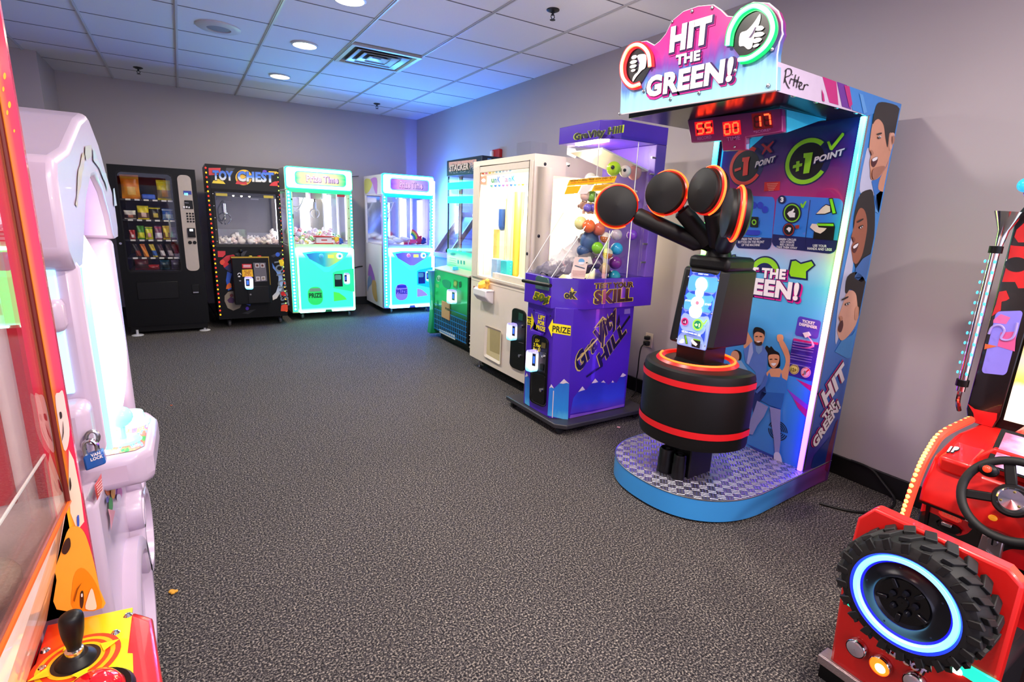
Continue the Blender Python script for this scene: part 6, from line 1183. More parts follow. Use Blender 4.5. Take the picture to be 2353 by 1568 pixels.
# logo on the back wall
graphic(back, 'logo_arcs', PB2, [(circ(PB2, (1756, 628), 0.092, 24, 0, 180) , K_navy), (circ(PB2, (1756, 628), 0.084, 24, 0, 180), K_lime2), (circ(PB2, (1756, 628), 0.055, 24, 0, 180), K_navy), (c2([(1830, 890), (1880, 885), (1925, 915), (2025, 888), (2060, 940), (1988, 1000), (1988, 1075), (1825, 1055), (1805, 1010)]), K_navy), (c2([(1845, 905), (1880, 900), (1925, 930), (2020, 905), (2042, 940), (1972, 995), (1972, 1060), (1835, 1040), (1822, 1008)]), K_lime2), (c2([(1300, 845), (1340, 840), (1358, 950), (1340, 985), (1300, 990)]), K_navy), (c2([(1300, 858), (1330, 852), (1345, 945), (1330, 975), (1300, 978)]), K_lime2)], base=2)
lettering(back, 'HIT THE', PB2, ((1700, 634), (1806, 643), (1702, 612)), P('logo_white', '#ece2ea'), 0.007, 0.05, under=[(shp, 0.05, (0.8, 3), 0.005), (shadow, 0.03, (0.4, 1.2), 0.006)])
lettering(back, 'GREEN!', PB2, ((1668, 667), (1834, 692), (1672, 630)), P('logo_white', '#ece2ea'), 0.007, 0.05, under=[(shp, 0.05, (0.8, 4), 0.005), (shadow, 0.03, (0.4, 1.6), 0.006)])
# cheering people printed on the wall
tee = P('tee_blue', '#5a7ac8'); tank = P('tank_blue', '#3a78c8'); tankd = P('tank_dark', '#2a60b0'); jeans = P('jeans', '#1a2a6a'); leg = P('leg_lilac', '#8a88c0')
graphic(back, 'printed_man', PB2, [(spl(c7([(240, 80), (240, 200), (268, 340), (278, 395), (340, 360), (350, 325), (320, 270), (288, 190), (285, 80)]), 3), K_skin), (spl(c7([(245, 5), (300, 0), (305, 40), (285, 80), (262, 78), (248, 50)]), 3), K_skin), (c7([(246, 66), (282, 70), (281, 76), (246, 72)]), K_black),
    (c7([(272, 410), (350, 335), (400, 360), (450, 370), (490, 440), (480, 600), (440, 730), (385, 745), (380, 610), (290, 520)]), tee), (c7([(330, 350), (350, 335), (360, 430), (320, 540), (300, 530)]), P('tee_light', '#a8b0e0')), (c7([(380, 370), (445, 370), (440, 420), (410, 450), (385, 420)]), P('vest', '#7a98c8')), (c7([(385, 760), (460, 700), (480, 800), (400, 900), (360, 980), (350, 900)]), jeans),
    (spl(c7([(370, 235), (460, 235), (463, 300), (440, 360), (405, 370), (375, 335)]), 4), K_skin), (spl(c7([(362, 240), (380, 205), (430, 210), (466, 240), (462, 290), (452, 262), (400, 245), (372, 262), (368, 290)]), 3), K_hair), (spl(c7([(372, 325), (400, 345), (440, 335), (440, 362), (405, 370), (378, 350)]), 3), P('beard', '#3a2418')), (spl(c7([(392, 330), (432, 330), (412, 342)]), 3), K_white), (spl(c7([(385, 285), (405, 283), (405, 289), (386, 291)]), 2), K_hair), (spl(c7([(425, 283), (444, 285), (444, 291), (425, 290)]), 2), K_hair)], base=2)
graphic(back, 'printed_woman', PB2, [(spl(c7([(465, 400), (480, 370), (505, 390), (520, 375), (550, 412), (592, 440), (602, 510), (590, 570), (500, 560), (490, 480)]), 3), K_hair), (spl(c7([(583, 325), (625, 320), (690, 465), (668, 665), (640, 690), (615, 610), (640, 560), (648, 480)]), 3), K_skin), (spl(c7([(572, 300), (580, 272), (620, 272), (632, 300), (622, 330), (585, 335)]), 3), K_skin), (c7([(478, 615), (520, 575), (600, 575), (640, 620), (640, 680), (480, 670)]), K_skin),
    (c7([(482, 660), (505, 610), (520, 650), (600, 655), (612, 610), (622, 660), (664, 685), (660, 760), (630, 870), (612, 940), (520, 912), (410, 852), (450, 770)]), tank), (c7([(410, 852), (440, 785), (640, 800), (630, 870), (612, 940), (520, 912)]), tankd), (spl(c7([(505, 455), (590, 455), (592, 520), (560, 568), (530, 566), (504, 520)]), 4), K_skin), (spl(c7([(522, 530), (570, 528), (547, 552)]), 3), K_white), (spl(c7([(512, 490), (534, 488), (534, 494), (512, 497)]), 2), K_hair), (spl(c7([(558, 487), (580, 490), (580, 496), (558, 494)]), 2), K_hair),
    (c7([(400, 865), (500, 920), (460, 1010), (400, 1090), (360, 1170), (322, 1165), (335, 1050), (375, 945)]), leg), (c7([(515, 920), (612, 945), (608, 1080), (612, 1230), (598, 1340), (560, 1340), (552, 1220), (530, 1080)]), leg), (spl(c7([(556, 1335), (602, 1335), (626, 1415), (600, 1432), (556, 1402)]), 3), P('shoe', '#c8c0e0')), (c7([(482, 620), (456, 700), (385, 785), (400, 800), (478, 730), (500, 660)]), P('arm_blue', '#4a68b8'))], base=3)
graphic(back, 'printed_child', PB2, [(spl(c7([(165, 430), (200, 408), (245, 430), (252, 475), (235, 505), (180, 510), (160, 475)]), 3), K_hair), (spl(c7([(155, 465), (175, 420), (215, 425), (232, 465), (222, 505), (185, 512)]), 3), K_skin), (c7([(150, 505), (250, 505), (330, 620), (120, 620)]), P('child_tee', '#8ab0d8'))], base=2)
graphic(back, 'pink_streaks', PB2, [(c7([(740, 670), (900, 740), (895, 800), (820, 740)]), M_mag), (c7([(660, 760), (880, 930), (865, 1050), (720, 850)]), P('streak2', '#8a3ac0')), (c7([(720, 850), (865, 970), (860, 1050), (760, 930)]), M_mag), (c7([(300, 1255), (560, 1370), (620, 1425), (460, 1370)]), P('shade_blue', '#2a3a98'))], base=1)
part(back, 'speaker_grille', mat('grille_dark', '#101430', rough=0.7), lambda b: [b.add(circ(Pl((HC - .004, 0, 0), (-1, 0, 0)), (1787, 990), 0.010 * (i + 1) + 0.005, 16, a, a + 165) + circ(Pl((HC - .004, 0, 0), (-1, 0, 0)), (1787, 990), 0.010 * (i + 1), 16, a, a + 165), [(j, j + 1, 18 + j, 17 + j) for j in range(16)]) for i in range(5) for a in (5, 185)] and None, smooth=False)
tk = P('ticket_panel', '#4a3ab0')
graphic(back, 'ticket_panel', PB2, [(rq([(1835, 726), (1888, 738), (1879, 780), (1826, 771)], .12, .8), tk), (rq([(1823, 777), (1882, 789), (1866, 877), (1809, 861)], .08, 1.5), P('rules_panel', '#3a2a98')), (c7([(722, 305), (945, 345), (942, 365), (718, 322)]), M_mag), (ell(1826, 849, 11, 11.5), P('age_yellow', '#e0d070')), (ell(1826, 849, 9.5, 10), K_navy), (ell(1826, 849, 8.7, 9.2), P('age_yellow', '#e0d070')), (ell(1853, 856, 11.5, 12), P('ban_pink', '#e8b0b8')), (ell(1853, 856, 9.8, 10.3), K_red), (ell(1853, 856, 9, 9.5), P('ban_pink', '#e8b0b8')), ([(1845, 861), (1860, 848), (1862, 850), (1847, 863)], K_red), ([(1850, 852), (1855, 853), (1853, 861), (1849, 861)], K_grey)] + [(c7([(728 - k * 4, 325 + k * 22), (920 - k * 4, 356 + k * 23), (919 - k * 4, 362 + k * 23), (727 - k * 4, 331 + k * 22)]), P('rules_line', '#8a7ac8')) for k in (0, 1, 2, 3, 5, 6, 7, 9)], base=2)
lettering(back, 'TICKET\nDISPENSER', PB2, ((1837, 748), (1879, 757), (1839, 733)), P('info_word', '#d8d0e0'), 0.004, 0.05)
lettering(back, '12+', PB2, ((1820, 853), (1833, 855), (1821, 844)), P('age_ink', '#7a6a10'), 0.013, 0.05)
dsn = part(back, 'ticket_slot', mat('slot_white', '#d8d0dc', rough=0.4), lambda b: b.prism([PB2(*p) for p in c7([(812, 255), (860, 245), (880, 280), (835, 298)])], (-0.012, 0, 0)))
part(t, 'ticket_strip', mat('ticket_pink', '#e88aa0', rough=0.6), lambda b: b.strip(spl([PB2(1862, 772, .02), PB2(1880, 783, .05), PB2(1885, 795, .06), PB2(1862, 799, .05), PB2(1827, 794, .02)], 5, False), [p + Vector((-0.022, 0, 0.008)) for p in spl([PB2(1862, 772, .02), PB2(1880, 783, .05), PB2(1885, 795, .06), PB2(1862, 799, .05), PB2(1827, 794, .02)], 5, False)]))
# side artwork
c8 = lambda a: [(1850 + x * .6375, 180 + y * .6378) for x, y in a]
tan = P('face_tan', '#d09478'); tan2 = P('face_fair', '#dca48c'); brown = P('face_brown', '#9a5a42'); shirt = P('shirt_blue', '#2a72c8'); shirt2 = P('shirt_teal', '#3a8ad0'); mouthd = P('mouth_dark', '#4a1216')
side = [o for o in booth.children if o.name.startswith('column')][0]
def sgraphic(nm, pl, items, base=1):
    its = [(clip([tuple(q) for q in it[0]], (2067, 240), (1901, 1090)), it[1]) for it in items]
    return graphic(side, nm, pl, [it for it in its if len(it[0]) > 2], base=base)
sgraphic('pale_swoosh', PSB, [(spl(c8([(212, 300), (230, 250), (262, 340), (250, 420), (215, 420), (196, 400)]), 4), P('swoosh', '#c0c4e0')), (spl(c8([(168, 560), (196, 420), (160, 760), (110, 960), (120, 800)]), 4), P('swoosh', '#c0c4e0')), (c8([(255, 420), (300, 380), (285, 500), (250, 480)]), P('booth_sky2', '#5aa0e4'))], base=1)
sgraphic('printed_face', PSB, [(c8([(238, 372), (262, 350), (300, 300), (314, 262), (300, 420), (282, 520), (255, 470), (248, 420)]), shirt), (spl(c8([(268, 360), (290, 320), (304, 290), (290, 400), (262, 400)]), 3), tan), (spl(c8([(245, 150), (236, 185), (232, 215), (228, 255), (235, 275), (230, 300), (232, 330), (234, 362), (250, 366), (272, 348), (292, 310), (308, 260), (312, 200), (300, 150), (270, 140)]), 3), tan),
    (spl(c8([(240, 165), (248, 115), (262, 88), (300, 90), (337, 110), (334, 180), (322, 225), (312, 200), (300, 200), (294, 250), (286, 215), (280, 170), (264, 148), (250, 152)]), 3), K_hair), (spl(c8([(300, 208), (314, 196), (320, 212), (312, 248), (300, 258)]), 3), tan2), (spl(c8([(236, 292), (256, 282), (256, 300), (244, 320), (235, 312)]), 3), mouthd), (spl(c8([(237, 291), (255, 283), (254, 293), (240, 300)]), 2), K_white), (spl(c8([(254, 200), (270, 196), (270, 201), (256, 205)]), 2), K_hair), (spl(c8([(256, 212), (268, 210), (266, 217), (257, 218)]), 2), K_hair), (spl(c8([(238, 330), (262, 318), (282, 320), (262, 352), (246, 364), (236, 358)]), 3), P('stubble', '#a8705a')), (spl(c8([(229, 258), (236, 262), (240, 272), (234, 277), (231, 268)]), 3), P('shade_tan', '#b07860')), (spl(c8([(256, 211), (263, 208), (266, 213), (259, 216)]), 3), K_white), (spl(c8([(258, 211), (262, 210), (262, 215), (259, 215)]), 2), K_hair), (spl(c8([(306, 212), (312, 208), (314, 218), (308, 240)]), 3), P('shade_tan', '#b07860'))], base=3)
sgraphic('printed_face', PSB, [(spl(c8([(172, 540), (178, 480), (196, 420), (225, 402), (243, 410), (250, 480), (248, 560), (236, 640), (215, 660), (190, 690), (175, 660)]), 3), K_hair), (spl(c8([(196, 468), (180, 500), (172, 545), (164, 572), (170, 590), (164, 610), (168, 640), (172, 662), (184, 668), (202, 640), (214, 590), (222, 530), (214, 480)]), 3), brown), (c8([(180, 685), (205, 650), (238, 630), (222, 720), (200, 735), (176, 720)]), P('denim', '#3a6ab0')), (spl(c8([(168, 606), (186, 592), (190, 600), (178, 628), (168, 624)]), 3), mouthd), (spl(c8([(170, 605), (188, 594), (184, 606), (172, 614)]), 2), K_white), (spl(c8([(190, 535), (204, 528), (204, 534), (192, 542)]), 2), K_hair), (spl(c8([(184, 515), (204, 505), (204, 510), (186, 520)]), 2), K_hair), (spl(c8([(165, 572), (172, 574), (176, 584), (170, 590)]), 3), P('shade_brown', '#7a4030')), (spl(c8([(192, 537), (200, 532), (201, 537), (194, 541)]), 3), K_white), (spl(c8([(195, 535), (199, 533), (199, 539), (196, 539)]), 2), K_hair)], base=3)
sgraphic('printed_face', PSB, [(c8([(106, 985), (130, 945), (168, 925), (198, 880), (196, 930), (178, 1000), (150, 1010)]), shirt2), (spl(c8([(150, 770), (138, 800), (128, 830), (118, 860), (122, 880), (114, 905), (118, 930), (130, 945), (152, 930), (180, 890), (192, 840), (190, 790), (170, 765)]), 3), tan2), (spl(c8([(142, 765), (150, 715), (184, 698), (216, 735), (212, 800), (192, 860), (186, 810), (180, 775), (160, 760), (148, 775)]), 3), K_hair), (spl(c8([(178, 828), (190, 825), (188, 865), (176, 868)]), 3), tan), (spl(c8([(118, 888), (130, 870), (134, 890), (126, 914), (116, 908)]), 3), mouthd), (spl(c8([(140, 812), (156, 806), (156, 812), (142, 818)]), 2), K_hair), (spl(c8([(128, 795), (150, 785), (150, 790), (130, 800)]), 2), K_hair), (spl(c8([(119, 858), (127, 856), (131, 866), (123, 874)]), 3), P('shade_fair', '#c08468')), (spl(c8([(142, 812), (152, 808), (153, 813), (144, 817)]), 3), K_white), (spl(c8([(145, 811), (150, 809), (150, 815), (146, 816)]), 2), K_hair)], base=3)
for s, q in (('HIT', ((1895, 935), (1945, 862), (1884, 905))), ('THE', ((1894, 969), (1920, 930), (1886, 956))), ('GREEN!', ((1871, 1031), (1930, 936), (1863, 1014)))):
    lettering(side, s, PSB, q, P('logo_white', '#ece2ea'), 0.006, 0.05, under=[(M_mag, 0.04, (-2, -1), 0.004), (P('maroon_shadow', '#4a1040'), 0.02, (-1, -0.5), 0.005)])
sgraphic('dark_streaks', PSB, [(c8([(110, 1240), (150, 1180), (146, 1260), (120, 1340), (90, 1430), (60, 1400)]), P('streak_maroon', '#6a1848')), (c8([(30, 1360), (90, 1290), (60, 1440), (20, 1400)]), P('streak_navy', '#142a78'))], base=2)
# rainbow light strips
rain = gradmat('rainbow_strip', [(0.0, '#5030ff'), (0.15, '#6a38ff'), (0.28, '#b050ff'), (0.38, '#ff60c0'), (0.5, '#ffc0a0'), (0.6, '#d8ff50'), (0.7, '#50ff50'), (0.82, '#20f0a0'), (0.92, '#20c8ff'), (1, '#40d8ff')], axis=2, emit=8.0)
for y in (HY0 + 0.012, HY1 - 0.012): part(t, 'light_strip', rain, lambda b: b.box(HC - 0.035, HC - 0.018, y - 0.011, y + 0.011, 0.125, 1.858), bevel=0.005)
part(t, 'strip_channel', M_steel, lambda b: (b.box(HC - 0.018, HC, HY0, HY0 + 0.026, 0.12, 1.862), b.box(HC - 0.018, HC, HY1 - 0.026, HY1, 0.12, 1.862)))
# platform with chequer plate
def outline(a, c, n=40):
    out = [(HXB, 1.302 + (0.392 - c)), (2.62, 1.284 + (0.392 - c)), (2.25, 1.655 - c)]
    for k in range(1, n):
        th = PI / 2 * (2 * k / n - 1); ct, st = math.cos(th), math.sin(th)
        out.append((2.25 - a * abs(ct) ** (2 / 2.35), 1.655 + c * math.copysign(abs(st) ** (2 / 2.35), st)))
    return out + [(2.25, 1.655 + c), (2.62, 2.08 - (0.392 - c)), (HXB, 2.09 - (0.392 - c))]
def plate():
    m = bpy.data.materials.new('chequer_plate'); m.use_nodes = True; nt = m.node_tree; b = nt.nodes['Principled BSDF']
    b.inputs['Metallic'].default_value = 0.9; b.inputs['Roughness'].default_value = 0.34; b.inputs['Base Color'].default_value = lin('#b4aec0')
    tc = nt.nodes.new('ShaderNodeTexCoord'); mp = nt.nodes.new('ShaderNodeMapping'); mp.inputs['Rotation'].default_value = (0, 0, math.radians(45)); nt.links.new(tc.outputs['Object'], mp.inputs[0])
    ck = nt.nodes.new('ShaderNodeTexChecker'); ck.inputs['Scale'].default_value = 27; nt.links.new(mp.outputs[0], ck.inputs[0])
    ws = []
    for d in ('X', 'Y'):
        w = nt.nodes.new('ShaderNodeTexWave'); w.bands_direction = d; w.inputs['Scale'].default_value = 27 * 5 / 3.1416 * 0.5; nt.links.new(mp.outputs[0], w.inputs[0])
        pw = nt.nodes.new('ShaderNodeMath'); pw.operation = 'POWER'; pw.inputs[1].default_value = 2.0; nt.links.new(w.outputs['Fac'], pw.inputs[0]); ws.append(pw)
    mx = nt.nodes.new('ShaderNodeMix'); nt.links.new(ck.outputs['Fac'], mx.inputs[0]); nt.links.new(ws[0].outputs[0], mx.inputs[2]); nt.links.new(ws[1].outputs[0], mx.inputs[3])
    bp = nt.nodes.new('ShaderNodeBump'); bp.inputs['Strength'].default_value = 1.0; bp.inputs['Distance'].default_value = 0.004
    nt.links.new(mx.outputs[0], bp.inputs['Height']); nt.links.new(bp.outputs[0], b.inputs['Normal'])
    return m
ou = outline(0.43, 0.392)
plat = part(t, 'platform', gradmat('platform_print', [(0, '#3a98e0'), (0.45, '#3a8ad8'), (0.7, '#5a3aa8'), (1, '#8a1a68')], axis=0, angle=(1, -0.25), noise=0.1), lambda b: b.prism([(x, y, 0.012) for x, y in ou], (0, 0, 0.106)))
part(plat, 'platform_skirt', M_black, lambda b: b.prism([(x, y, 0.0) for x, y in outline(0.41, 0.38)], (0, 0, 0.013)))
part(plat, 'tread_plate', plate(), lambda b: b.prism([(min(x, HC), y, 0.118) for x, y in outline(0.425, 0.388)], (0, 0, 0.004)), smooth=False)
part(plat, 'plate_rim', M_steel, lambda b: b.tube([(x, y, 0.120) for x, y in ou], 0.003, 5))
# padded drum on its post
def dee(xf, xb, c, z, n=30):
    out = [(xb, -c), ] ; xm = xf + 0.27
    pts = [(xb, 1.595 - c * 0.86), (xb - 0.02, 1.595 - c * 0.97), (xm, 1.595 - c)]
    for k in range(1, n):
        th = PI / 2 * (2 * k / n - 1); ct, st = math.cos(th), math.sin(th)
        pts.append((xm - (xm - xf) * abs(ct) ** (2 / 2.1), 1.595 + c * math.copysign(abs(st) ** (2 / 2.1), st)))
    pts += [(xm, 1.595 + c), (xb - 0.02, 1.595 + c * 0.97), (xb, 1.595 + c * 0.86)]
    return [(x, y, z) for x, y in pts]
XF, XBK, CW = 1.84, 2.19, 0.265
def drum(b):
    L = [(0.03, 0.33), (0.004, 0.343), (0.0, 0.365), (0.0, 0.68), (0.004, 0.70), (0.016, 0.708)]
    rings = [dee(XF + o, XBK - o, CW - o, z) for o, z in L]
    for a, c in zip(rings, rings[1:]): b.strip(a, c, 0, True)
    b.poly(rings[0]); b.poly(rings[-1])
dr = part(t, 'padded_drum', M_vinyl, drum, ang=28)
for z0, z1 in ((0.635, 0.665), (0.405, 0.437)): part(dr, 'red_band', mat('band_red', '#d8141c', rough=0.45), lambda b: b.strip(dee(XF - .003, XBK + .003, CW + .003, z0), dee(XF - .003, XBK + .003, CW + .003, z1), 0, True))
part(dr, 'top_ring', mat('ring_shell', '#5a0a0c', rough=0.3, emit=0.35, ecol='#ff2010'), lambda b: b.lathe([(0.155, 0.0), (0.165, 0.012), (0.185, 0.012), (0.195, 0.0)], (2.10, 1.62, 0.708), (0, 0, 1), 48))
led_or = mat('led_orange', '#ff5a20', emit=2.4, ecol='#ff4a12')
part(dr, 'top_led', led_or, lambda b: b.tube([(2.10 + 0.175 * math.cos(a), 1.62 + 0.175 * math.sin(a), 0.722) for a in [math.radians(d) for d in range(112, 388, 6)]], 0.006, 8))
for a in (150, 200, 260, 300): part(dr, 'screw', M_steel, lambda b: b.sphere((2.10 + 0.14 * math.cos(math.radians(a)), 1.62 + 0.14 * math.sin(math.radians(a)), 0.71), 0.006, (1, 1, .5), 8, 5))
part(t, 'post', M_blackp, lambda b: b.box(2.03, 2.20, 1.53, 1.70, 0.12, 0.36), bevel=0.006); part(t, 'neck', M_blackp, lambda b: b.box(2.06, 2.22, 1.55, 1.72, 0.69, 0.80), bevel=0.006)
for x, y, r in ((2.0, 1.65, 0.043), (1.995, 1.565, 0.033)): 
    c_ = part(t, 'post_cylinder', M_blackp, lambda b: b.lathe([(r, 0), (r, 0.07), (r * .93, 0.075), (r * .93, 0.12), (r * .8, 0.128), (r * .75, 0.10), (0.001, 0.10)], (x, y, 0.121), (0, 0, 1), 28))
    part(c_, 'bolt', M_steel, lambda b: b.cyl((x, y, 0.22), (x, y, 0.245), 0.011, 12))
# screen housing
def hous(b):
    bot = [(2.03, 1.545, .785), (2.03, 1.745, .785), (2.07, 1.775, .785), (2.33, 1.775, .785), (2.33, 1.515, .785), (2.07, 1.515, .785)]
    top = [(2.085, 1.545, 1.155), (2.085, 1.745, 1.155), (2.125, 1.775, 1.155), (2.33, 1.775, 1.155), (2.33, 1.515, 1.155), (2.125, 1.515, 1.155)]
    b.strip(bot, top, 0, True); b.poly(bot); b.poly(top)
ho = part(t, 'screen_housing', M_vinyl, hous, bevel=0.012)
nrm = Vector((-0.37, 0, 0.055)).normalized()
PSN = Pl(Vector((2.03, 1.6, 0.785)) + nrm * 0.003, nrm)
c6 = lambda a: [(1540 + x * .1467, 590 + y * .1467) for x, y in a]
scr = mat('screen_blue', '#3a88d0', emit=0.32, ecol='#70c0ff'); scw = mat('screen_white', '#ffffff', emit=1.0, ecol='#dff2ff'); scn = mat('screen_navy', '#2a4ac0', emit=0.2, ecol='#2a48d0'); scl = mat('screen_lilac', '#90a8e0', emit=0.25)
sc = part(ho, 'screen', mat('screen_frame', '#8090e8', emit=0.2), lambda b: b.poly([PSN(*p) for p in rq(c6([(318, 232), (778, 300), (560, 1478), (105, 1370)]), .06, 2.4)]), smooth=False)
graphic(sc, 'screen_picture', PSN, [(rq(c6([(310, 290), (775, 345), (725, 575), (270, 520)]), .1, .5), scr), (rq(c6([(315, 235), (778, 285), (768, 330), (305, 285)]), .3, .12), scn), (rq(c6([(250, 545), (720, 600), (660, 890), (210, 820)]), .1, .6), scr), (rq(c6([(255, 520), (715, 590), (705, 635), (245, 570)]), .3, .12), scn), (rq(c6([(190, 880), (648, 950), (558, 1470), (108, 1362)]), .06, 1.1), scl), (rq(c6([(195, 830), (650, 905), (640, 960), (185, 890)]), .3, .12), scn),
    (ell(*c6([(500, 440)])[0], 14, 17), scw), (ell(*c6([(470, 570)])[0], 10, 12), scw), (ell(*c6([(440, 720)])[0], 15, 14), scw), (ell(*c6([(410, 860)])[0], 15, 16), scw), (ell(*c6([(440, 728)])[0], 4, 4.5), mat('start_red', '#e86a80', emit=0.6)), (c6([(240, 600), (290, 660), (240, 690)]), scn), (c6([(690, 680), (610, 820), (660, 860)]), scn),
    (ell(*c6([(248, 1020)])[0], 8, 9), mat('scr_pink', '#e02a6a', emit=0.4)), (ell(*c6([(248, 1020)])[0], 5.5, 6.2), mat('scr_plum', '#5a1048', emit=0.3)), (ell(*c6([(455, 1070)])[0], 12, 13.5), mat('scr_lime', '#8af040', emit=0.5)), (ell(*c6([(455, 1070)])[0], 8.5, 9.5), mat('scr_green', '#1a7a5a', emit=0.3)), (c6([(535, 1030), (555, 1045), (595, 985), (612, 995), (560, 1070), (545, 1065)]), mat('scr_lime', '#8af040', emit=0.5)), (rq(c6([(165, 1130), (575, 1230), (568, 1280), (158, 1180)]), .4, .12), scn),
    (c6([(165, 1340), (215, 1290), (248, 1300), (245, 1350), (200, 1360)]), mat('scr_skin', '#f0c8c0', emit=0.5)), (c6([(245, 1235), (278, 1228), (308, 1370), (275, 1375)]), K_black), (c6([(255, 1240), (278, 1235), (302, 1365), (285, 1368)]), K_lime), (c6([(370, 1300), (510, 1330), (495, 1445), (368, 1410)]), K_black), (c6([(400, 1285), (508, 1310), (505, 1330), (395, 1305)]), K_lime), (c6([(362, 1310), (385, 1300), (465, 1375), (440, 1405), (385, 1370)]), mat('scr_skin', '#f0c8c0', emit=0.5))], base=1)
lettering(sc, '-1', PSN, tuple(c6([(228, 1042), (268, 1048), (230, 1000)])), mat('scr_pale', '#ffb0d0', emit=0.6), 0.012, 0.06); lettering(sc, '+1', PSN, tuple(c6([(410, 1098), (490, 1112), (418, 1040)])), mat('scr_palel', '#c8ff90', emit=0.7), 0.014, 0.06)
lettering(sc, 'START', PSN, tuple(c6([(255, 700), (365, 712), (258, 672)])), mat('scr_word', '#e8f4ff', emit=0.5), 0.010, 0.03); lettering(sc, 'START', PSN, tuple(c6([(560, 765), (665, 775), (565, 732)])), mat('scr_word', '#e8f4ff', emit=0.5), 0.010, 0.03)
lettering(sc, 'USE YOUR HANDS AND LEGS', PSN, tuple(c6([(212, 1180), (508, 1252), (216, 1155)])), mat('scr_word', '#e8f4ff', emit=0.5), 0.016, 0.03); lettering(sc, 'INSERT COIN', PSN, tuple(c6([(460, 282), (615, 300), (464, 262)])), mat('scr_word', '#e8f4ff', emit=0.5), 0.010, 0.03)
for q in c6([(292, 316), (757, 378), (198, 806), (650, 898), (106, 1288), (552, 1402)]): part(ho, 'screw', M_steel, lambda b: b.sphere(PSN(*q, 0.002), 0.004, nu=8, nv=5))
part(t, 'neck_block', M_vinyl, lambda b: b.box(2.09, 2.30, 1.51, 1.735, 1.15, 1.215), bevel=0.02)
# four padded paddles
HUB = Vector((2.17, 1.625, 1.215))
pads = [((1.82, 1.98, 1.43), (-0.65, -0.75, 0.05)), ((1.95, 1.79, 1.496), (-0.95, -0.25, 0.06)), ((1.95, 1.56, 1.502), (-0.97, 0.22, 0.06)), ((1.82, 1.315, 1.405), (-0.72, 0.66, 0.05))]
part(t, 'hub', M_blackp, lambda b: (b.cyl(HUB, HUB + Vector((0, 0, 0.05)), 0.06, 20, r2=0.045), b.sphere(HUB + Vector((-0.02, 0, 0.06)), 0.035)))
for k, (c, n) in enumerate(pads):
    c = Vector(c); n = Vector(n).normalized(); R_ = 0.098
    u = Vector((0, 0, 1)).cross(n).normalized(); v = n.cross(u)
    st = HUB + Vector((-0.02, (0.03, 0.012, -0.012, -0.03)[k], 0.03)); dirn = (st - (c - n * 0.01)).normalized(); en = c - n * 0.012 + dirn * (R_ + 0.004)
    arm = part(t, 'paddle_arm', M_vinyl, lambda b: b.tube([st, st.lerp(en, 0.10), st.lerp(en, 0.18), en.lerp(st, 0.03), en], [0.016, 0.02, 0.041, 0.041, 0.034], 16))
    part(arm, 'arm_core', M_dsteel, lambda b: b.tube([en, c - n * 0.02], 0.018, 10))
    pd = part(t, 'paddle', M_vinyl, lambda b: b.lathe([(0.001, -0.045), (R_ * .8, -0.045), (R_ * .98, -0.035), (R_ * 1.02, -0.005), (R_ * .93, 0.012), (R_ * .95, 0.022), (R_ * .93, 0.032), (R_ * .55, 0.043), (0.001, 0.047)], c, n, 44))
    part(pd, 'ring_shell', mat('ring_shell', '#5a0a0c'), lambda b: b.lathe([(R_ * 1.0, -0.018), (R_ * 1.055, -0.014), (R_ * 1.055, 0.002), (R_ * 1.0, 0.006)], c, n, 44))
    a_out = math.atan2(dirn.dot(v), dirn.dot(u))
    part(pd, 'paddle_led', led_or, lambda b: b.tube([c - n * 0.006 + (u * math.cos(a) + v * math.sin(a)) * R_ * 1.055 for a in [a_out + math.radians(38 + d) for d in range(0, 286, 6)]], 0.0055, 8))
    part(pd, 'seam', mat('seam_black', '#050505', rough=0.7), lambda b: b.tube([c + n * 0.030 + (u * math.cos(a) + v * math.sin(a)) * R_ * 0.938 for a in [j * 2 * PI / 44 for j in range(44)]], 0.002, 5, closed=True))
# ---------------------------------------------------------------- red off-road driving ride
t = jeep = thing('driving_ride', 'red off-road driving arcade ride with a spare wheel and glowing blue rim', 'arcade ride', (2.0, 0.30, 0.0))
JR = mat('jeep_red', '#d81a16', rough=0.32, var=0.04, coat=0.3)
JX = 1.53
part(t, 'base', M_black, lambda b: b.box(1.56, 2.75, -0.55, 0.60, 0.03, 0.10), bevel=0.006)
part(t, 'tread_trim', mat('trim_tread', '#b8a8a8', rough=0.35, metal=0.8, bump=0.6, scale=160), lambda b: (b.box(1.52, 1.57, 0.22, 0.605, 0.098, 0.112), b.box(1.515, 1.521, 0.22, 0.605, 0.085, 0.112)), bevel=0.002)
part(t, 'skirt', M_black, lambda b: b.box(1.53, 1.56, 0.10, 0.60, 0.03, 0.098))
part(t, 'levelling_foot', M_steel, lambda b: b.lathe([(0.001, 0.03), (0.018, 0.028), (0.022, 0.0)], (1.55, 0.575, 0.0), (0, 0, 1), 14))
tail = part(t, 'tail_panel', JR, lambda b: b.prism([(JX, y, z) for y, z in ((0.578, 0.105), (0.592, 0.40), (0.586, 0.578), (0.552, 0.628), (0.272, 0.622), (0.240, 0.597), (0.236, 0.36), (0.234, 0.105))], (0.045, 0, 0)), bevel=0.008)
WC = Vector((1.49, 0.413, 0.472)); NX = (-1, 0, 0)
wh = part(t, 'spare_tyre', M_rubber, lambda b: b.lathe([(0.001, -0.035), (0.10, -0.035), (0.146, -0.03), (0.154, -0.015), (0.154, 0.035), (0.146, 0.056), (0.128, 0.066), (0.118, 0.066), (0.112, 0.052), (0.001, 0.05)], WC, NX, 56, ax2=(0, 1, 0)))
lug0 = None
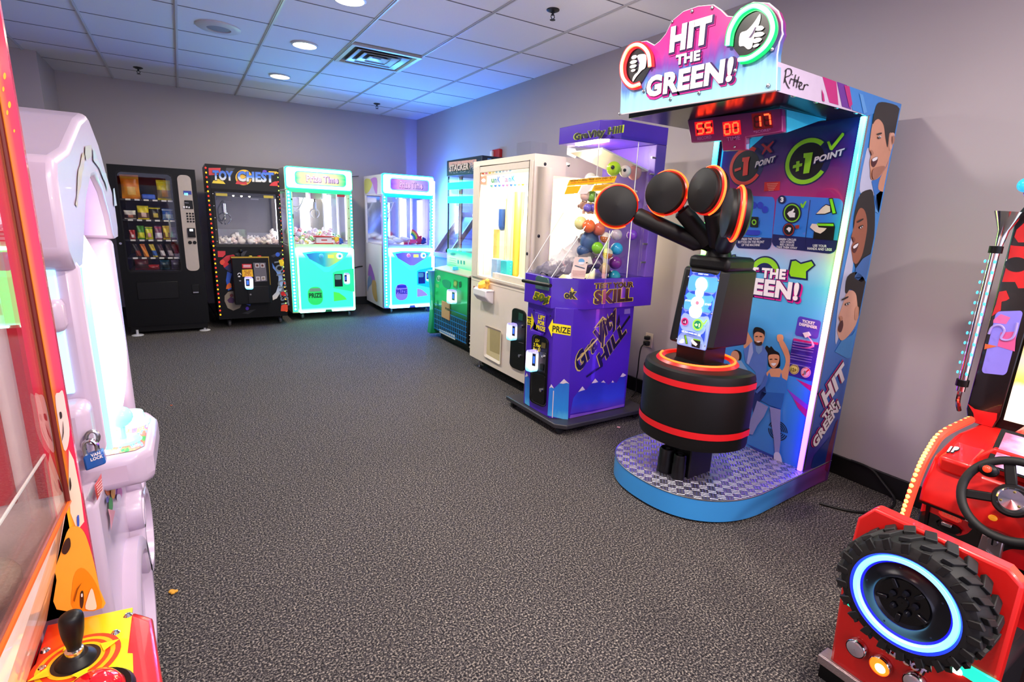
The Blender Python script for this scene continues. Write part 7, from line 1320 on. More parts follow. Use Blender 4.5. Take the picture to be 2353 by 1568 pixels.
for k in range(22):
    a = 2 * PI * k / 22; d = Vector((0, math.cos(a), math.sin(a))); q = Vector((0, -math.sin(a), math.cos(a)))
    for s, xo in ((0, 0.005), (1, -0.040)):
        aa = a + (0.14 if s else 0); d2 = Vector((0, math.cos(aa), math.sin(aa))); q2 = Vector((0, -math.sin(aa), math.cos(aa)))
        part(wh, 'tread_lug', M_rubber, lambda b: b.obox(WC + Vector((-0.028 if not s else 0.018, 0, 0)) + d2 * 0.1555, d2 * 0.0065, q2 * 0.011 + Vector((0.006, 0, 0)), Vector((0.021, 0, 0)) + q2 * (0.008 if not s else -0.008)), bevel=0.002)
    part(wh, 'side_lug', M_rubber, lambda b: b.obox(WC + Vector((-0.060, 0, 0)) + d * 0.140, d * 0.014, q * 0.009 + d * 0.003, Vector((0.006, 0, 0))), bevel=0.002)
rim = part(wh, 'light_ring', mat('rim_light', '#b0f0ff', rough=0.3, emit=1.0, ecol='#58b8ff'), lambda b: b.lathe([(0.0985, 0.058), (0.1015, 0.068), (0.111, 0.068), (0.114, 0.058)], WC, NX, 64))
part(wh, 'ring_halo', mat('rim_blue', '#1010c0', rough=0.4, emit=0.8, ecol='#1414ff'), lambda b: (b.lathe([(0.092, 0.053), (0.0985, 0.057)], WC, NX, 64), b.lathe([(0.1135, 0.060), (0.119, 0.0675)], WC, NX, 64)))
hub = part(wh, 'hub_cap', mat('hub_black', '#07070d', rough=0.2), lambda b: b.lathe([(0.001, 0.066), (0.012, 0.066), (0.014, 0.060), (0.03, 0.058), (0.055, 0.060), (0.062, 0.066), (0.068, 0.060), (0.093, 0.054), (0.099, 0.054)], WC, NX, 56))
for k in range(5):
    a = 2 * PI * k / 5 + 0.4; o = WC + Vector((-0.062, math.cos(a) * 0.026, math.sin(a) * 0.026)); d = Vector((0, math.cos(a + .6), math.sin(a + .6)))
    part(hub, 'wheel_nut', mat('hub_black2', '#101018', rough=0.15), lambda b: b.lathe([(0.001, 0.01), (0.005, 0.01), (0.008, 0)], o, NX, 12))
    part(hub, 'spoke_slot', mat('hub_black2', '#101018', rough=0.15), lambda b: b.obox(WC + Vector((-0.062, 0, 0)) + d * 0.046, d * 0.012, d.cross(Vector(NX)) * 0.005, (0.003, 0, 0)), bevel=0.002)
    a2 = a + 0.9; part(hub, 'rim_screw', M_dsteel, lambda b: b.sphere(WC + Vector((-0.055, math.cos(a2) * 0.084, math.sin(a2) * 0.084)), 0.003, nu=8, nv=5))
PJ = PX(JX)
lens = glass('lens_clear', refl=1.0, base=0.2)
for (px, py, m, nm) in ((1972, 1487, mat('lens_grey', '#b8b0b8', rough=0.15, metal=0.4), 'unlit'), (2027, 1527, mat('lens_orange', '#ff5a10', rough=0.2, emit=4.0, ecol='#ff3a08'), 'lit'), (2105, 1566, mat('lens_grey', '#b8b0b8', rough=0.15, metal=0.4), 'unlit')):
    p = PJ(px, py)
    lt = part(tail, 'tail_light', m, lambda b: b.lathe([(0.001, 0.022), (0.018, 0.021), (0.0225, 0.018), (0.024, 0.0)], p, NX, 28))
    if nm == 'lit': part(lt, 'bulb', mat('bulb_yellow', '#fff0a0', emit=9, ecol='#ffd060'), lambda b: b.sphere(p + Vector((-0.021, -0.004, 0)), 0.013, (.4, 1, 1), 12, 8)); lt['label'] = 'lit orange tail light'
    part(lt, 'bezel', M_chrome, lambda b: b.lathe([(0.024, 0.0), (0.027, 0.002), (0.027, 0.014), (0.0245, 0.018)], p, NX, 28))
for bar in (((2160, 1515), (2200, 1512), (2300, 1568), (2262, 1580)), ((1940, 1362), (1952, 1368), (1972, 1396), (1970, 1404), (1938, 1380))): part(tail, 'light_bar', mat('bar_teal', '#30f0b8', rough=0.3, emit=0.7, ecol='#18e8a8'), lambda b: b.prism([PJ(*p) for p in bar], (-0.008, 0, 0)), bevel=0.002)
part(tail, 'light_spot', mat('bar_spot', '#e0fff0', emit=6, ecol='#d0fff0'), lambda b: b.sphere(PJ(2198, 1536, 0.006), 0.012, (.4, 1.4, 1), 10, 6))
lettering(tail, 'ALLFOOT', PJ, ((2026, 1490), (2128, 1556), (2030, 1474)), gradmat('chrome_letters', [(0, '#f0c020'), (0.4, '#b8a8d8'), (1, '#f0e8ff')], axis=2), 0.006, 0.06, shear=0.2, under=[(K_black, 0.05, (.6, .6), 0.003)])
# seat between tail and dash
part(t, 'seat', mat('seat_black', '#121216', rough=0.4), lambda b: (b.box(1.60, 1.90, 0.25, 0.50, 0.10, 0.30), b.obox((1.60, 0.375, 0.42), (0.018, 0, 0.01), (0, 0.12, 0), (-0.02, 0, 0.15))), bevel=0.02)
# dash
camo = None
def camo_mat():
    m = bpy.data.materials.new('camouflage'); m.use_nodes = True; nt = m.node_tree; b = nt.nodes['Principled BSDF']; b.inputs['Roughness'].default_value = 0.28; b.inputs['Coat Weight'].default_value = 0.4
    tc = nt.nodes.new('ShaderNodeTexCoord'); nz = nt.nodes.new('ShaderNodeTexNoise'); nz.inputs['Scale'].default_value = 9.5; nz.inputs['Detail'].default_value = 0.6; nt.links.new(tc.outputs['Object'], nz.inputs[0])
    cr = nt.nodes.new('ShaderNodeValToRGB'); cr.color_ramp.interpolation = 'CONSTANT'; e = cr.color_ramp.elements; e[0].color = lin('#d0141a'); e[1].position = 0.475; e[1].color = lin('#0a0808')
    nt.links.new(nz.outputs['Fac'], cr.inputs[0]); nt.links.new(cr.outputs[0], b.inputs['Base Color']); return m
CAM = camo_mat()
DX = 2.12; DY0, DY1 = -0.30, 0.630
part(t, 'console', CAM, lambda b: b.prism([(DX, DY1, 0.10), (DX, DY1, 0.445), (2.30, DY1, 0.52), (2.55, DY1, 0.52), (2.55, DY1, 0.10)], (0, DY0 - DY1, 0)), bevel=0.008)
dash = part(t, 'dashboard', JR, lambda b: (b.prism([(DX - 0.03, DY1 + .005, 0.45), (DX - 0.03, DY1 + .005, 0.515), (DX + 0.02, DY1 + .005, 0.605), (2.33, DY1 + .005, 0.665), (2.55, DY1 + .005, 0.665), (2.55, DY1 + .005, 0.45)], (0, DY0 - DY1, 0)),), bevel=0.014)
PDS = Pl((DX - 0.03, 0, 0.515), (Vector((0.05, 0, 0.09)).cross(Vector((0, 1, 0)))) * -1)
if PDS.n.x > 0: PDS.n = -PDS.n
part(dash, 'player_block', JR, lambda b: b.obox((2.165, 0.565, 0.622), (0.06, 0, 0.018), (0, 0.045, 0), (-0.008, 0, 0.028)), bevel=0.012)
PBL = Pl((2.105, 0.565, 0.615), (-0.5, 0, 0.86))
lettering(dash, '1P', Pl((2.165 - 0.008, 0.565, 0.652), (-0.29, 0, 0.957)), ((2175, 1040), (2200, 1042), (2180, 1027)), P('silver_p', '#d8d0d0'), 0.003, 0.07, shear=0.2, under=[(K_black, 0.05, (.7, .7), 0.0015)])
gx = part(dash, 'gauge_pod', JR, lambda b: b.prism([(2.14, 0.525, 0.655), (2.14, 0.49, 0.70), (2.30, 0.47, 0.74), (2.30, 0.20, 0.74), (2.14, 0.20, 0.70), (2.14, 0.20, 0.62), (2.14, 0.525, 0.62)], (0.14, 0, 0.02)), bevel=0.01)
part(gx, 'gauge_screen', gradmat('gauge', [(0, '#a890ff'), (0.4, '#f0ecff'), (0.75, '#c8c0f8'), (1, '#e86a8a')], axis=1, emit=0.15, noise=0.5, nscale=5), lambda b: b.obox((2.15, 0.36, 0.70), (0.028, 0, 0.05), (0, 0.12, 0), (-0.004, 0, 0.002)))
part(gx, 'gauge_frame', M_blackp, lambda b: b.obox((2.153, 0.36, 0.70), (0.034, 0, 0.058), (0, 0.135, 0), (-0.002, 0, 0.001)), bevel=0.003)
# console details
PCO = PX(DX)
part(t, 'ticket_sign', mat('tickets_red', '#e83a2c', rough=0.3, emit=0.2), lambda b: b.prism([PCO(*p) for p in rq(((2160, 1171), (2212, 1193), (2208, 1204), (2157, 1182)), .2, .25)], (-0.006, 0, 0)), bevel=0.001)
lettering(t, 'TICKETS', PX(DX - 0.006), ((2164, 1182), (2206, 1200.5), (2165.5, 1175)), P('tickets_word', '#ff9a7a'), 0.002, 0.03)
part(t, 'ticket_mouth', M_blackp, lambda b: b.prism([PCO(*p) for p in rq(((2152, 1190), (2214, 1214), (2208, 1230), (2162, 1214)), .3, .4)], (-0.014, 0, 0)), bevel=0.004)
part(t, 'ticket_lip', M_steel, lambda b: b.prism([PX(DX - .014)(*p) for p in ((2166, 1197), (2190, 1206), (2189, 1213), (2165, 1204))], (-0.012, 0, 0)), bevel=0.002)
part(t, 'door_lock', M_dsteel, lambda b: b.lathe([(0.001, 0.008), (0.012, 0.008), (0.013, 0)], PCO(2237, 1207), NX, 14))
co = part(t, 'coin_mech', mat('coin_silver', '#b0a0a0', rough=0.3, metal=0.9), lambda b: b.prism([PCO(*p) for p in ((2262, 1222), (2311, 1242), (2300, 1292), (2247, 1268))], (-0.02, 0, 0)), bevel=0.004)
PCM = PX(DX - 0.02)
part(co, 'coin_slot', M_steel, lambda b: b.lathe([(0.001, 0.006), (0.012, 0.006), (0.014, 0)], PCM(2281, 1245), NX, 18)); part(co, 'slot_line', M_black, lambda b: b.prism([PX(DX - .0265)(*p) for p in ((2280, 1236), (2284, 1238), (2281, 1254), (2277, 1252))], (-0.001, 0, 0)), smooth=False)
part(co, 'return_lever', M_chrome, lambda b: b.prism([PCM(*p) for p in ((2266, 1262), (2272, 1266), (2284, 1282), (2278, 1283))], (-0.008, 0, 0)), bevel=0.002)
part(t, 'console_seam', M_black, lambda b: b.box(DX - 0.032, DX - 0.028, 0.50, DY1, 0.452, 0.459))
part(t, 'grab_slot', M_black, lambda b: b.prism([PCO(*p) for p in rq(((2131, 1152), (2139, 1155), (2131, 1210), (2124, 1206)), .4, 5)], (-0.006, 0, 0)))
part(t, 'amber_marker', mat('amber_lens', '#e89020', rough=0.2, emit=0.3), lambda b: b.sphere((DX - 0.04, 0.435, 0.50), 0.012, (.6, 1, .8), 10, 6))
# steering wheel
SC = Vector((2.02, 0.392, 0.600)); SN_ = Vector((-0.90, 0.0, 0.42)).normalized(); su = Vector((0, 1, 0)); sv = SN_.cross(su)
sw = part(t, 'steering_wheel', M_rubber, lambda b: b.tube([SC + (su * math.cos(a) + sv * math.sin(a)) * 0.118 for a in [j * 2 * PI / 48 for j in range(48)]], 0.0125, 12, closed=True))
for a in (math.radians(15), math.radians(165), math.radians(-70 + 180 + 180)):
    d = su * math.cos(a) + sv * math.sin(a); q = SN_.cross(d)
    part(sw, 'wheel_spoke', M_blackp, lambda b: b.obox(SC + d * 0.075 - SN_ * 0.006, d * 0.042, q * 0.014, SN_ * 0.005), bevel=0.004)
hb_ = part(sw, 'wheel_boss', M_blackp, lambda b: b.lathe([(0.001, 0.004), (0.045, 0.004), (0.05, -0.005), (0.04, -0.03)], SC, SN_, 28))
part(hb_, 'boss_plate', M_chrome, lambda b: b.lathe([(0.001, 0.016), (0.03, 0.013), (0.038, 0.004)], SC, SN_, 28))
for a in (0.5, 2.6, 4.7): part(hb_, 'boss_screw', mat('screw_brass', '#b8a060', rough=0.3, metal=1), lambda b: b.sphere(SC + SN_ * 0.014 + (su * math.cos(a) + sv * math.sin(a)) * 0.024, 0.004, nu=8, nv=5))
bp_ = part(sw, 'thumb_pod', M_blackp, lambda b: b.sphere(SC + (su * 0.8 + sv * -0.55) * 0.098 + SN_ * 0.008 if False else SC + su * 0.072 + sv * (0.062 if sv.z > 0 else -0.062) + SN_ * 0.01, 0.026, (.7, 1, .8), 14, 8))
part(bp_, 'boost_button', mat('button_glow', '#f03018', rough=0.2, emit=0.8), lambda b: b.sphere(SC + su * 0.072 + sv * (0.062 if sv.z > 0 else -0.062) + SN_ * 0.03, 0.011, nu=12, nv=8))
part(sw, 'steering_column', M_blackp, lambda b: b.cyl(SC - SN_ * 0.03, SC - SN_ * 0.16, 0.028, 16))
# light rope round the dash
ledp = [(1.99, 0.645, 0.36), (2.00, 0.645, 0.44), (2.03, 0.645, 0.55), (2.075, 0.645, 0.615), (2.16, 0.645, 0.665), (2.40, 0.645, 0.675)]
lp = [Vector(p) + Vector((0.055, 0, 0.01)) for p in ledp]
rope = part(t, 'light_rope', mat('rope_pink', '#ff4a30', rough=0.3, emit=0.6, ecol='#ff2a20'), lambda b: b.tube(spl(lp, 5, False), 0.014, 8))
lpd = spl(lp, 6, False); amber = mat('rope_amber', '#ffd070', emit=2.5, ecol='#ffb040'); first = None
for p in lpd[::1]:
    q = p + Vector((-0.010, 0.004, 0.006))
    if first is None: first = (part(rope, 'rope_led', amber, lambda b: b.sphere(q, 0.0075, nu=8, nv=6)), q)
    else: dup(first[0], q - first[1])
# monitor
MX = 2.50; MY0, MY1 = -0.55, 0.682
mon = part(t, 'monitor', M_blackp, lambda b: b.prism([(MX + .02, y, z) for y, z in ((MY1 - 0.03, 0.655), (MY1, 0.70), (MY1, 1.44), (MY1 - 0.04, 1.52), (MY0, 1.52), (MY0, 0.655))], (0.14, 0, 0)), bevel=0.012)
part(mon, 'bezel', mat('bezel_black', '#0a0708', rough=0.25, coat=0.4), lambda b: b.prism([(MX, y, z) for y, z in ((0.668, 0.672), (0.678, 0.71), (0.676, 1.43), (0.62, 1.50), (0.565, 1.50), (0.578, 0.705), (0.59, 0.66))], (0.02, 0, 0)), bevel=0.004)
PM = PX(MX)
c5b = lambda a: [(2100 + x * .3635, 430 + y * .3635) for x, y in a]
for red in ([(2224, 928), (2240, 940), (2270, 947), (2292, 950), (2290, 965), (2280, 982), (2240, 972), (2237, 950)], c5b([(650, 270), (700, 225), (760, 230), (760, 350), (660, 350), (636, 315)]), c5b([(612, 368), (640, 372), (760, 380), (760, 640), (660, 640), (640, 600), (558, 600), (575, 540), (598, 450)]), c5b([(540, 662), (585, 655), (605, 705), (585, 718), (555, 725), (550, 780), (492, 818), (520, 740)])):
    graphic(mon, 'camouflage_print', PM, [(red, K_red)], base=2)
graphic(mon, 'black_spot', PM, [(ell(*c5b([(650, 490)])[0], 27, 17), K_black)], base=4)
pane = part(mon, 'side_window', mat('side_window', '#7a70c8', rough=0.1, emit=0.25), lambda b: b.prism([PM(*p) for p in rq(((2290, 716), (2352, 714), (2312, 863), (2255, 857)), .15, 2.2)], (-0.003, 0, 0)), smooth=False)
graphic(pane, 'window_tint', PX(MX - 0.003), [([(2283, 735), (2300, 722), (2322, 730), (2312, 745), (2282, 742)], P('win_pink', '#e868a8')), ([(2300, 764), (2336, 762), (2332, 808), (2292, 796)], P('win_rose', '#d85a98')), ([(2264, 790), (2292, 796), (2262, 803)], P('win_orange', '#e06a38'))], base=1)
part(pane, 'coil_cable', mat('coil_lilac', '#a898e0', rough=0.3), lambda b: b.tube([PX(MX - .006)(*p) for p in spl([(2272, 768), (2280, 752), (2298, 748), (2308, 760), (2300, 778), (2316, 782), (2330, 772), (2338, 742)], 4, False)], 0.004, 6))
part(mon, 'screen', gradmat('game_screen', [(0.0, '#fff8dc'), (0.16, '#fff6d8'), (0.2, '#e8c050'), (0.30, '#a8a8a0'), (0.38, '#e8b84a'), (0.46, '#5a7aa8'), (0.55, '#a8d0f0'), (1, '#e8f4ff')], axis=2, emit=0.55, noise=0.12, nscale=9), lambda b: b.box(MX + 0.002, MX + 0.006, MY0 + 0.05, 0.567, 0.705, 1.47), smooth=False)
pole = part(t, 'light_pole', M_chrome, lambda b: b.tube([(MX - 0.03, 0.70, 0.78), (MX - 0.03, 0.70, 1.30)], 0.014, 14))
ml = mat('pole_led', '#38c8ff', emit=2.5, ecol='#28b0ff')
led_line(pole, (MX - 0.047, 0.688, 0.85), (MX - 0.047, 0.688, 1.27), 12, (ml,), 0.0048, name='pole_led'); led_line(pole, (MX - 0.03, 0.722, 0.85), (MX - 0.03, 0.722, 1.27), 12, (ml,), 0.0048, name='pole_led')
for z in (0.80, 1.30): part(pole, 'clamp', M_black, lambda b: b.cyl((MX - 0.03, 0.70, z), (MX - 0.03, 0.70, z + 0.025), 0.02, 14))
part(pole, 'pole_tail', M_chrome, lambda b: b.tube(spl([(MX - 0.03, 0.70, 0.79), (MX - 0.03, 0.70, 0.74), (MX - 0.01, 0.695, 0.70)], 4, False), 0.008, 8))
part(pole, 'funnel', M_chrome, lambda b: b.lathe([(0.010, 0.0), (0.014, 0.03), (0.016, 0.06), (0.04, 0.12), (0.042, 0.125), (0.001, 0.125)], (MX - 0.03, 0.695, 1.32), (0.02, -0.05, 1), 28))
part(pole, 'top_lamp', mat('lamp_cyan', '#28a0d0', rough=0.2, emit=0.6), lambda b: b.sphere((MX - 0.02, 0.665, 1.535), 0.025)); part(pole, 'lamp_stem', M_chrome, lambda b: b.tube([(MX - 0.02, 0.665, 1.52), (MX + 0.01, 0.655, 1.47), (MX + 0.04, 0.645, 1.45)], 0.007, 8))
part(t, 'monitor_stand', M_black, lambda b: b.box(2.55, 2.85, -0.5, 0.60, 0.05, 1.0), bevel=0.01)
# ---------------------------------------------------------------- white moulded children's cabinet
t = kid = thing('kiddie_cabinet', 'white moulded cabinet with an arched hood, glowing front and padlocked side, at the left', 'arcade machine', (-0.6, 1.85, 0.0))
KW = mat('moulded_white', '#c4b0c6', rough=0.3, var=0.02, coat=0.2)
FX = -0.2
A_ = [(1.36, 1.25), (1.36, 1.40), (1.385, 1.44), (1.55, 1.47), (1.80, 1.56), (1.93, 1.59), (2.02, 1.582), (2.12, 1.545), (2.26, 1.44), (2.36, 1.385), (2.385, 1.345), (2.385, 1.26), (2.36, 1.235), (2.20, 1.235)]
arch = [(2.19, 1.25), (2.16, 1.31), (2.08, 1.385), (1.97, 1.425), (1.86, 1.415), (1.74, 1.365), (1.63, 1.29), (1.56, 1.235), (1.53, 1.215), (1.40, 1.215)]
hood = part(t, 'hood', KW, lambda b: b.prism([(FX, y, z) for y, z in A_ + arch], (-0.28, 0, 0)), bevel=0.022, seg=3)
part(t, 'body', KW, lambda b: (b.box(-0.95, -0.40, 1.40, 2.30, 0.06, 1.40), b.box(-0.42, -0.265, 1.41, 2.24, 0.06, 1.24), b.box(-0.42, -0.195, 1.41, 1.455, 0.79, 1.24), b.box(-0.42, -0.205, 2.19, 2.24, 0.06, 1.24), b.box(-0.42, -0.205, 1.335, 1.42, 0.79, 0.94)), bevel=0.03, seg=3)
glow = mat('front_glow', '#fbf2ff', rough=0.3, emit=1.8, ecol='#fff0e6')
def dome(b):
    n, m_ = 22, 14; P_ = []
    for j in range(n + 1):
        f = j / n; z = 0.70 + 0.62 * f
        for i in range(m_ + 1):
            a = PI * i / m_
            hw = 0.365 * (1 - max(0, (f - 0.55) / 0.45) ** 2.2) ** 0.5 if f < 1 else 0.0
            P_.append((-0.265 + (0.085 * math.sin(PI * min(1, f * 0.85 + 0.18))) * math.sin(a) ** 0.7, 1.825 + hw * math.cos(a), z))
    b.add(P_, [(j * (m_ + 1) + i, j * (m_ + 1) + i + 1, (j + 1) * (m_ + 1) + i + 1, (j + 1) * (m_ + 1) + i) for j in range(n) for i in range(m_)])
part(t, 'glowing_dome', glow, dome, ang=60)
part(t, 'dome_edge', mat('edge_teal', '#8af0e8', rough=0.3, emit=0.6), lambda b: b.tube(spl([(-0.196, 1.458, 0.79), (-0.196, 1.458, 0.95), (-0.197, 1.462, 1.12), (-0.2, 1.50, 1.21)], 5, False), 0.008, 8))
part(t, 'hood_lining', mat('lining_lilac', '#d8c4f0', rough=0.4), lambda b: b.strip([(FX - 0.015, y, z - 0.002) for y, z in arch[:-1]], [(FX - 0.27, y, z - 0.002) for y, z in arch[:-1]]))
PFX = PX(FX)
lets = P('hood_bronze', '#c0a078'); lets2 = P('hood_grey', '#b4bcc0')
c3 = lambda a: [(130 + x * .1978, 260 + y * .1977) for x, y in a]
graphic(hood, 'hood_lettering', PX(FX, 1), [(c3([(205, 1060), (225, 960), (232, 740), (240, 660), (262, 600), (282, 480), (300, 450), (315, 500), (305, 640), (285, 700), (272, 850), (262, 880), (240, 960), (232, 1100)]), lets), (c3([(318, 385), (390, 370), (395, 500), (330, 550), (315, 480)]), P('hood_bronze2', '#bcae98')), (c3([(405, 400), (430, 440), (470, 560), (530, 690), (560, 700), (585, 830), (580, 915), (548, 800), (530, 770), (480, 640), (410, 550)]), lets2), (c3([(640, 880), (655, 870), (685, 1075), (655, 1082)]), lets2)], base=3)
part(t, 'rear_topper', mat('topper_white', '#d8ccd0', rough=0.4), lambda b: b.prism([(-0.36, 1.50, 1.57), (-0.62, 1.50, 1.64), (-0.62, 2.30, 1.64), (-0.36, 2.30, 1.60)], (0, 0, -0.12)), bevel=0.01)
PTP = PY(1.50)
part(t, 'topper_stripes', P('stripe_green', '#7aa83a'), lambda b: b.poly([(-0.37, 1.495, 1.50), (-0.60, 1.495, 1.52), (-0.60, 1.495, 1.545), (-0.37, 1.495, 1.525)]), smooth=False)
part(t, 'topper_stripes', P('stripe_pink', '#d86aa0'), lambda b: b.poly([(-0.37, 1.494, 1.465), (-0.60, 1.494, 1.485), (-0.60, 1.494, 1.517), (-0.37, 1.494, 1.497)]), smooth=False)
part(t, 'side_grip', KW, lambda b: b.box(-0.29, -0.225, 1.37, 1.43, 1.09, 1.16), bevel=0.014)
part(t, 'side_light', mat('side_teal', '#a0e0ff', emit=0.8, ecol='#90d8ff'), lambda b: b.box(-0.252, -0.232, 1.403, 1.412, 0.95, 1.24), bevel=0.003)
# control shelf
PZ8 = PZ(0.78)
shelf = part(t, 'control_shelf', KW, lambda b: b.prism([(-0.27, 1.44, 0.765), (-0.145, 1.455, 0.765), (-0.115, 1.49, 0.765), (-0.112, 1.72, 0.765), (-0.135, 1.79, 0.765), (-0.27, 1.83, 0.765)], (0, 0, -0.085)), bevel=0.022, seg=3)
part(shelf, 'shelf_print', gradmat('candy_print', [(0.0, '#1f9a3a'), (0.18, '#e84a3a'), (0.34, '#38b8e0'), (0.48, '#f4d030'), (0.6, '#e83a9a'), (0.75, '#3a58d8'), (0.88, '#f4f0f4'), (1, '#38c050')], axis=1, noise=1.6, nscale=5), lambda b: b.poly([(-0.225, 1.475, 0.7665), (-0.15, 1.48, 0.7665), (-0.132, 1.50, 0.7665), (-0.13, 1.71, 0.7665), (-0.15, 1.765, 0.7665), (-0.225, 1.785, 0.7665)]), smooth=False)
tealm = mat('stick_teal', '#9af4e4', rough=0.15, emit=0.2, ecol='#80f0e0')
part(shelf, 'joystick', tealm, lambda b: (b.lathe([(0.001, 0.008), (0.035, 0.006), (0.04, 0.0)], (-0.178, 1.555, 0.767), (0, 0, 1), 24), b.cyl((-0.178, 1.555, 0.77), (-0.178, 1.555, 0.81), 0.008, 10), b.sphere((-0.178, 1.555, 0.832), 0.027)))
part(shelf, 'push_button', mat('button_teal', '#c8fff4', rough=0.2, emit=0.35, ecol='#30f0d0'), lambda b: b.lathe([(0.001, 0.034), (0.03, 0.032), (0.034, 0.014), (0.044, 0.010), (0.046, 0.0)], (-0.17, 1.68, 0.767), (0, 0, 1), 28))
# base with big cut-out discs
part(t, 'base', KW, lambda b: b.box(-0.30, -0.215, 1.335, 2.02, 0.04, 0.72), bevel=0.02, seg=3)
for (y, z, r, xo) in ((1.86, 0.34, 0.14, -0.215), (1.86, 0.55, 0.075, -0.215), (1.78, 0.455, 0.06, -0.215), (1.60, 0.24, 0.20, -0.215)): part(t, 'round_boss', KW, lambda b: b.lathe([(r, -0.02), (r, 0.03), (r * 0.94, 0.037), (r * 0.8, 0.037), (r * 0.74, 0.012), (0.001, 0.012)], (xo, y, z), (1, 0, 0), 40))
PYB = PY(1.335); PB3 = PX(-0.215, 1)
c33 = lambda a: [(x * .3953, 780 + y * .3954) for x, y in a]
graphic(t, 'red_warning_label', PB3, [(c33([(543, 850), (585, 780), (592, 870), (560, 940)]), P('label_red', '#d83a2c'))] + [(c33([(552, 850 + k * 14), (584, 810 + k * 16), (585, 816 + k * 16), (553, 857 + k * 14)]), P('label_pale', '#f0c0b8')) for k in range(5)], base=2)
blob2 = lambda x, y, rx, ry: ell(x * .3953, 780 + y * .3954, rx * .3953, ry * .3954, 16)
graphic(t, 'flower_sticker', PB3, [(blob2(625, 860, 20, 50), K_orange), (blob2(665, 850, 22, 55), P('flower_violet', '#a038b8')), (blob2(688, 895, 16, 40), P('flower_plum', '#b83a98')), (blob2(648, 885, 14, 45), P('flower_amber', '#f0a018')), (blob2(632, 965, 13, 45), K_green), (blob2(610, 935, 8, 18), P('flower_indigo', '#4a48a8')), (c33([(610, 990), (655, 1000), (640, 1060), (628, 1115), (622, 1040)]), P('flower_pink', '#f0a0b0')), (blob2(638, 790, 8, 25), P('flower_teal', '#389a98')), (blob2(672, 925, 14, 22), P('flower_lilac', '#e8d8ec'))], base=2)
# padlock hanging from the hasp
hasp = part(t, 'hasp', M_steel, lambda b: b.tube([(-0.203 + 0.010 * math.cos(a), 1.328, 0.872 + 0.014 * math.sin(a)) for a in [j * PI / 6 for j in range(12)]], 0.004, 8, closed=True))
lk = thing('padlock', 'blue padlock with a steel shackle hanging on the side of the white cabinet', 'padlock', (-0.2, 1.315, 0.80))
PLK = PY(1.325)
lb = part(lk, 'lock_body', mat('lock_blue', '#1f5aa8', rough=0.3, coat=0.4), lambda b: b.prism([PLK(*p) for p in ((193, 1043), (238, 1027), (247, 1057), (200, 1075))], (0, -0.022, 0)), bevel=0.004)
lettering(lb, 'VAN\nLOCK', PY(1.325 - 0.022), ((209, 1061), (238, 1051), (205.5, 1045)), K_white, 0.001, 0.05)
part(lk, 'shackle', M_chrome, lambda b: b.tube(spl([PLK(199, 1042, .011), PLK(194, 1022, .011), PLK(199, 1011, .011), PLK(212, 1008, .011), PLK(222, 1016, .011), PLK(226, 1034, .011)], 5, False), 0.0045, 8))

# ---------------------------------------------------------------- red and yellow claw machine at the left edge
t = thing('claw_machine', 'red and yellow plush claw machine with a black joystick at the left edge', 'claw machine', (-0.6, 0.8, 0.0))
LY0, LY1, LXB = 0.42, 1.13, -1.0
redm = mat('claw_red', '#cf1a20', rough=0.25, coat=0.4); redy = gradmat('red_amber', [(0, '#e82018'), (0.5, '#f0a018'), (1, '#e82a50')], axis=0, coat=0.5)
part(t, 'cabinet_body', redm, lambda b: (b.box(LXB, -0.285, LY0, LY1, 0.05, 0.60), b.box(LXB, -0.235, LY0, LY1, 1.66, 1.80), b.box(LXB, LXB + 0.03, LY0, LY1, 0.60, 1.66)), bevel=0.01)
PFN = PY(LY1)
fin = part(t, 'printed_side_panel', gradmat('fin_print', [(0.0, '#f0c818'), (0.70, '#f4c028'), (0.80, '#f08a28'), (0.88, '#e83a50'), (1, '#e02a5a')], axis=0, coat=0.6, rough=0.15), lambda b: b.prism([(-0.20, LY1, 0.60), (-0.20, LY1, 1.80), (-0.226, LY1, 1.80), (-0.221, LY1, 0.83), (-0.252, LY1, 0.71), (-0.28, LY1, 0.60)], (0, 0.012, 0)), smooth=False)
part(t, 'far_side_panel', mat('far_panel', '#f2dcd8', rough=0.3), lambda b: b.prism([(-0.226, LY1, 0.60), (-0.221, LY1, 1.66), (LXB, LY1, 1.66), (LXB, LY1, 0.60)], (0, 0.012, 0)), smooth=False)
part(t, 'inner_drape', mat('drape_red', '#b8142a', rough=0.7), lambda b: [b.box(x, x + 0.03, LY1 - 0.012, LY1 - 0.001, 0.85, 1.62) for x in (-0.256, -0.315, -0.52, -0.70)] and None)
part(t, 'gasket', mat('gasket_maroon', '#6a1408', rough=0.5), lambda b: b.tube([(-0.222, LY1 - 0.003, 1.75), (-0.221, LY1 - 0.003, 0.83)], 0.0045, 8))
part(t, 'front_glass', glass('claw_glass', refl=1.2, base=0.05), lambda b: b.prism([(-0.2235, LY1, 0.83), (-0.2235, LY1, 1.66), (-0.2495, LY0, 1.66), (-0.2495, LY0, 0.83)], (0.003, 0, 0)), smooth=False)
part(t, 'lower_front', gradmat('lower_print', [(0, '#f8b060'), (0.3, '#f4d8c8'), (0.6, '#f8e0d8'), (1, '#e8a070')], axis=1, noise=0.9, nscale=4, coat=0.5), lambda b: b.poly([(-0.248, LY0, 0.83), (-0.222, LY1, 0.83), (-0.252, LY1, 0.71), (-0.28, LY1, 0.60), (-0.285, LY0, 0.60), (-0.253, LY0, 0.71)]), smooth=False)
part(t, 'glass_edge', mat('edge_orange', '#d86018', rough=0.3), lambda b: b.tube([(-0.219, LY1, 0.83), (-0.245, LY0, 0.83)], 0.0035, 6))
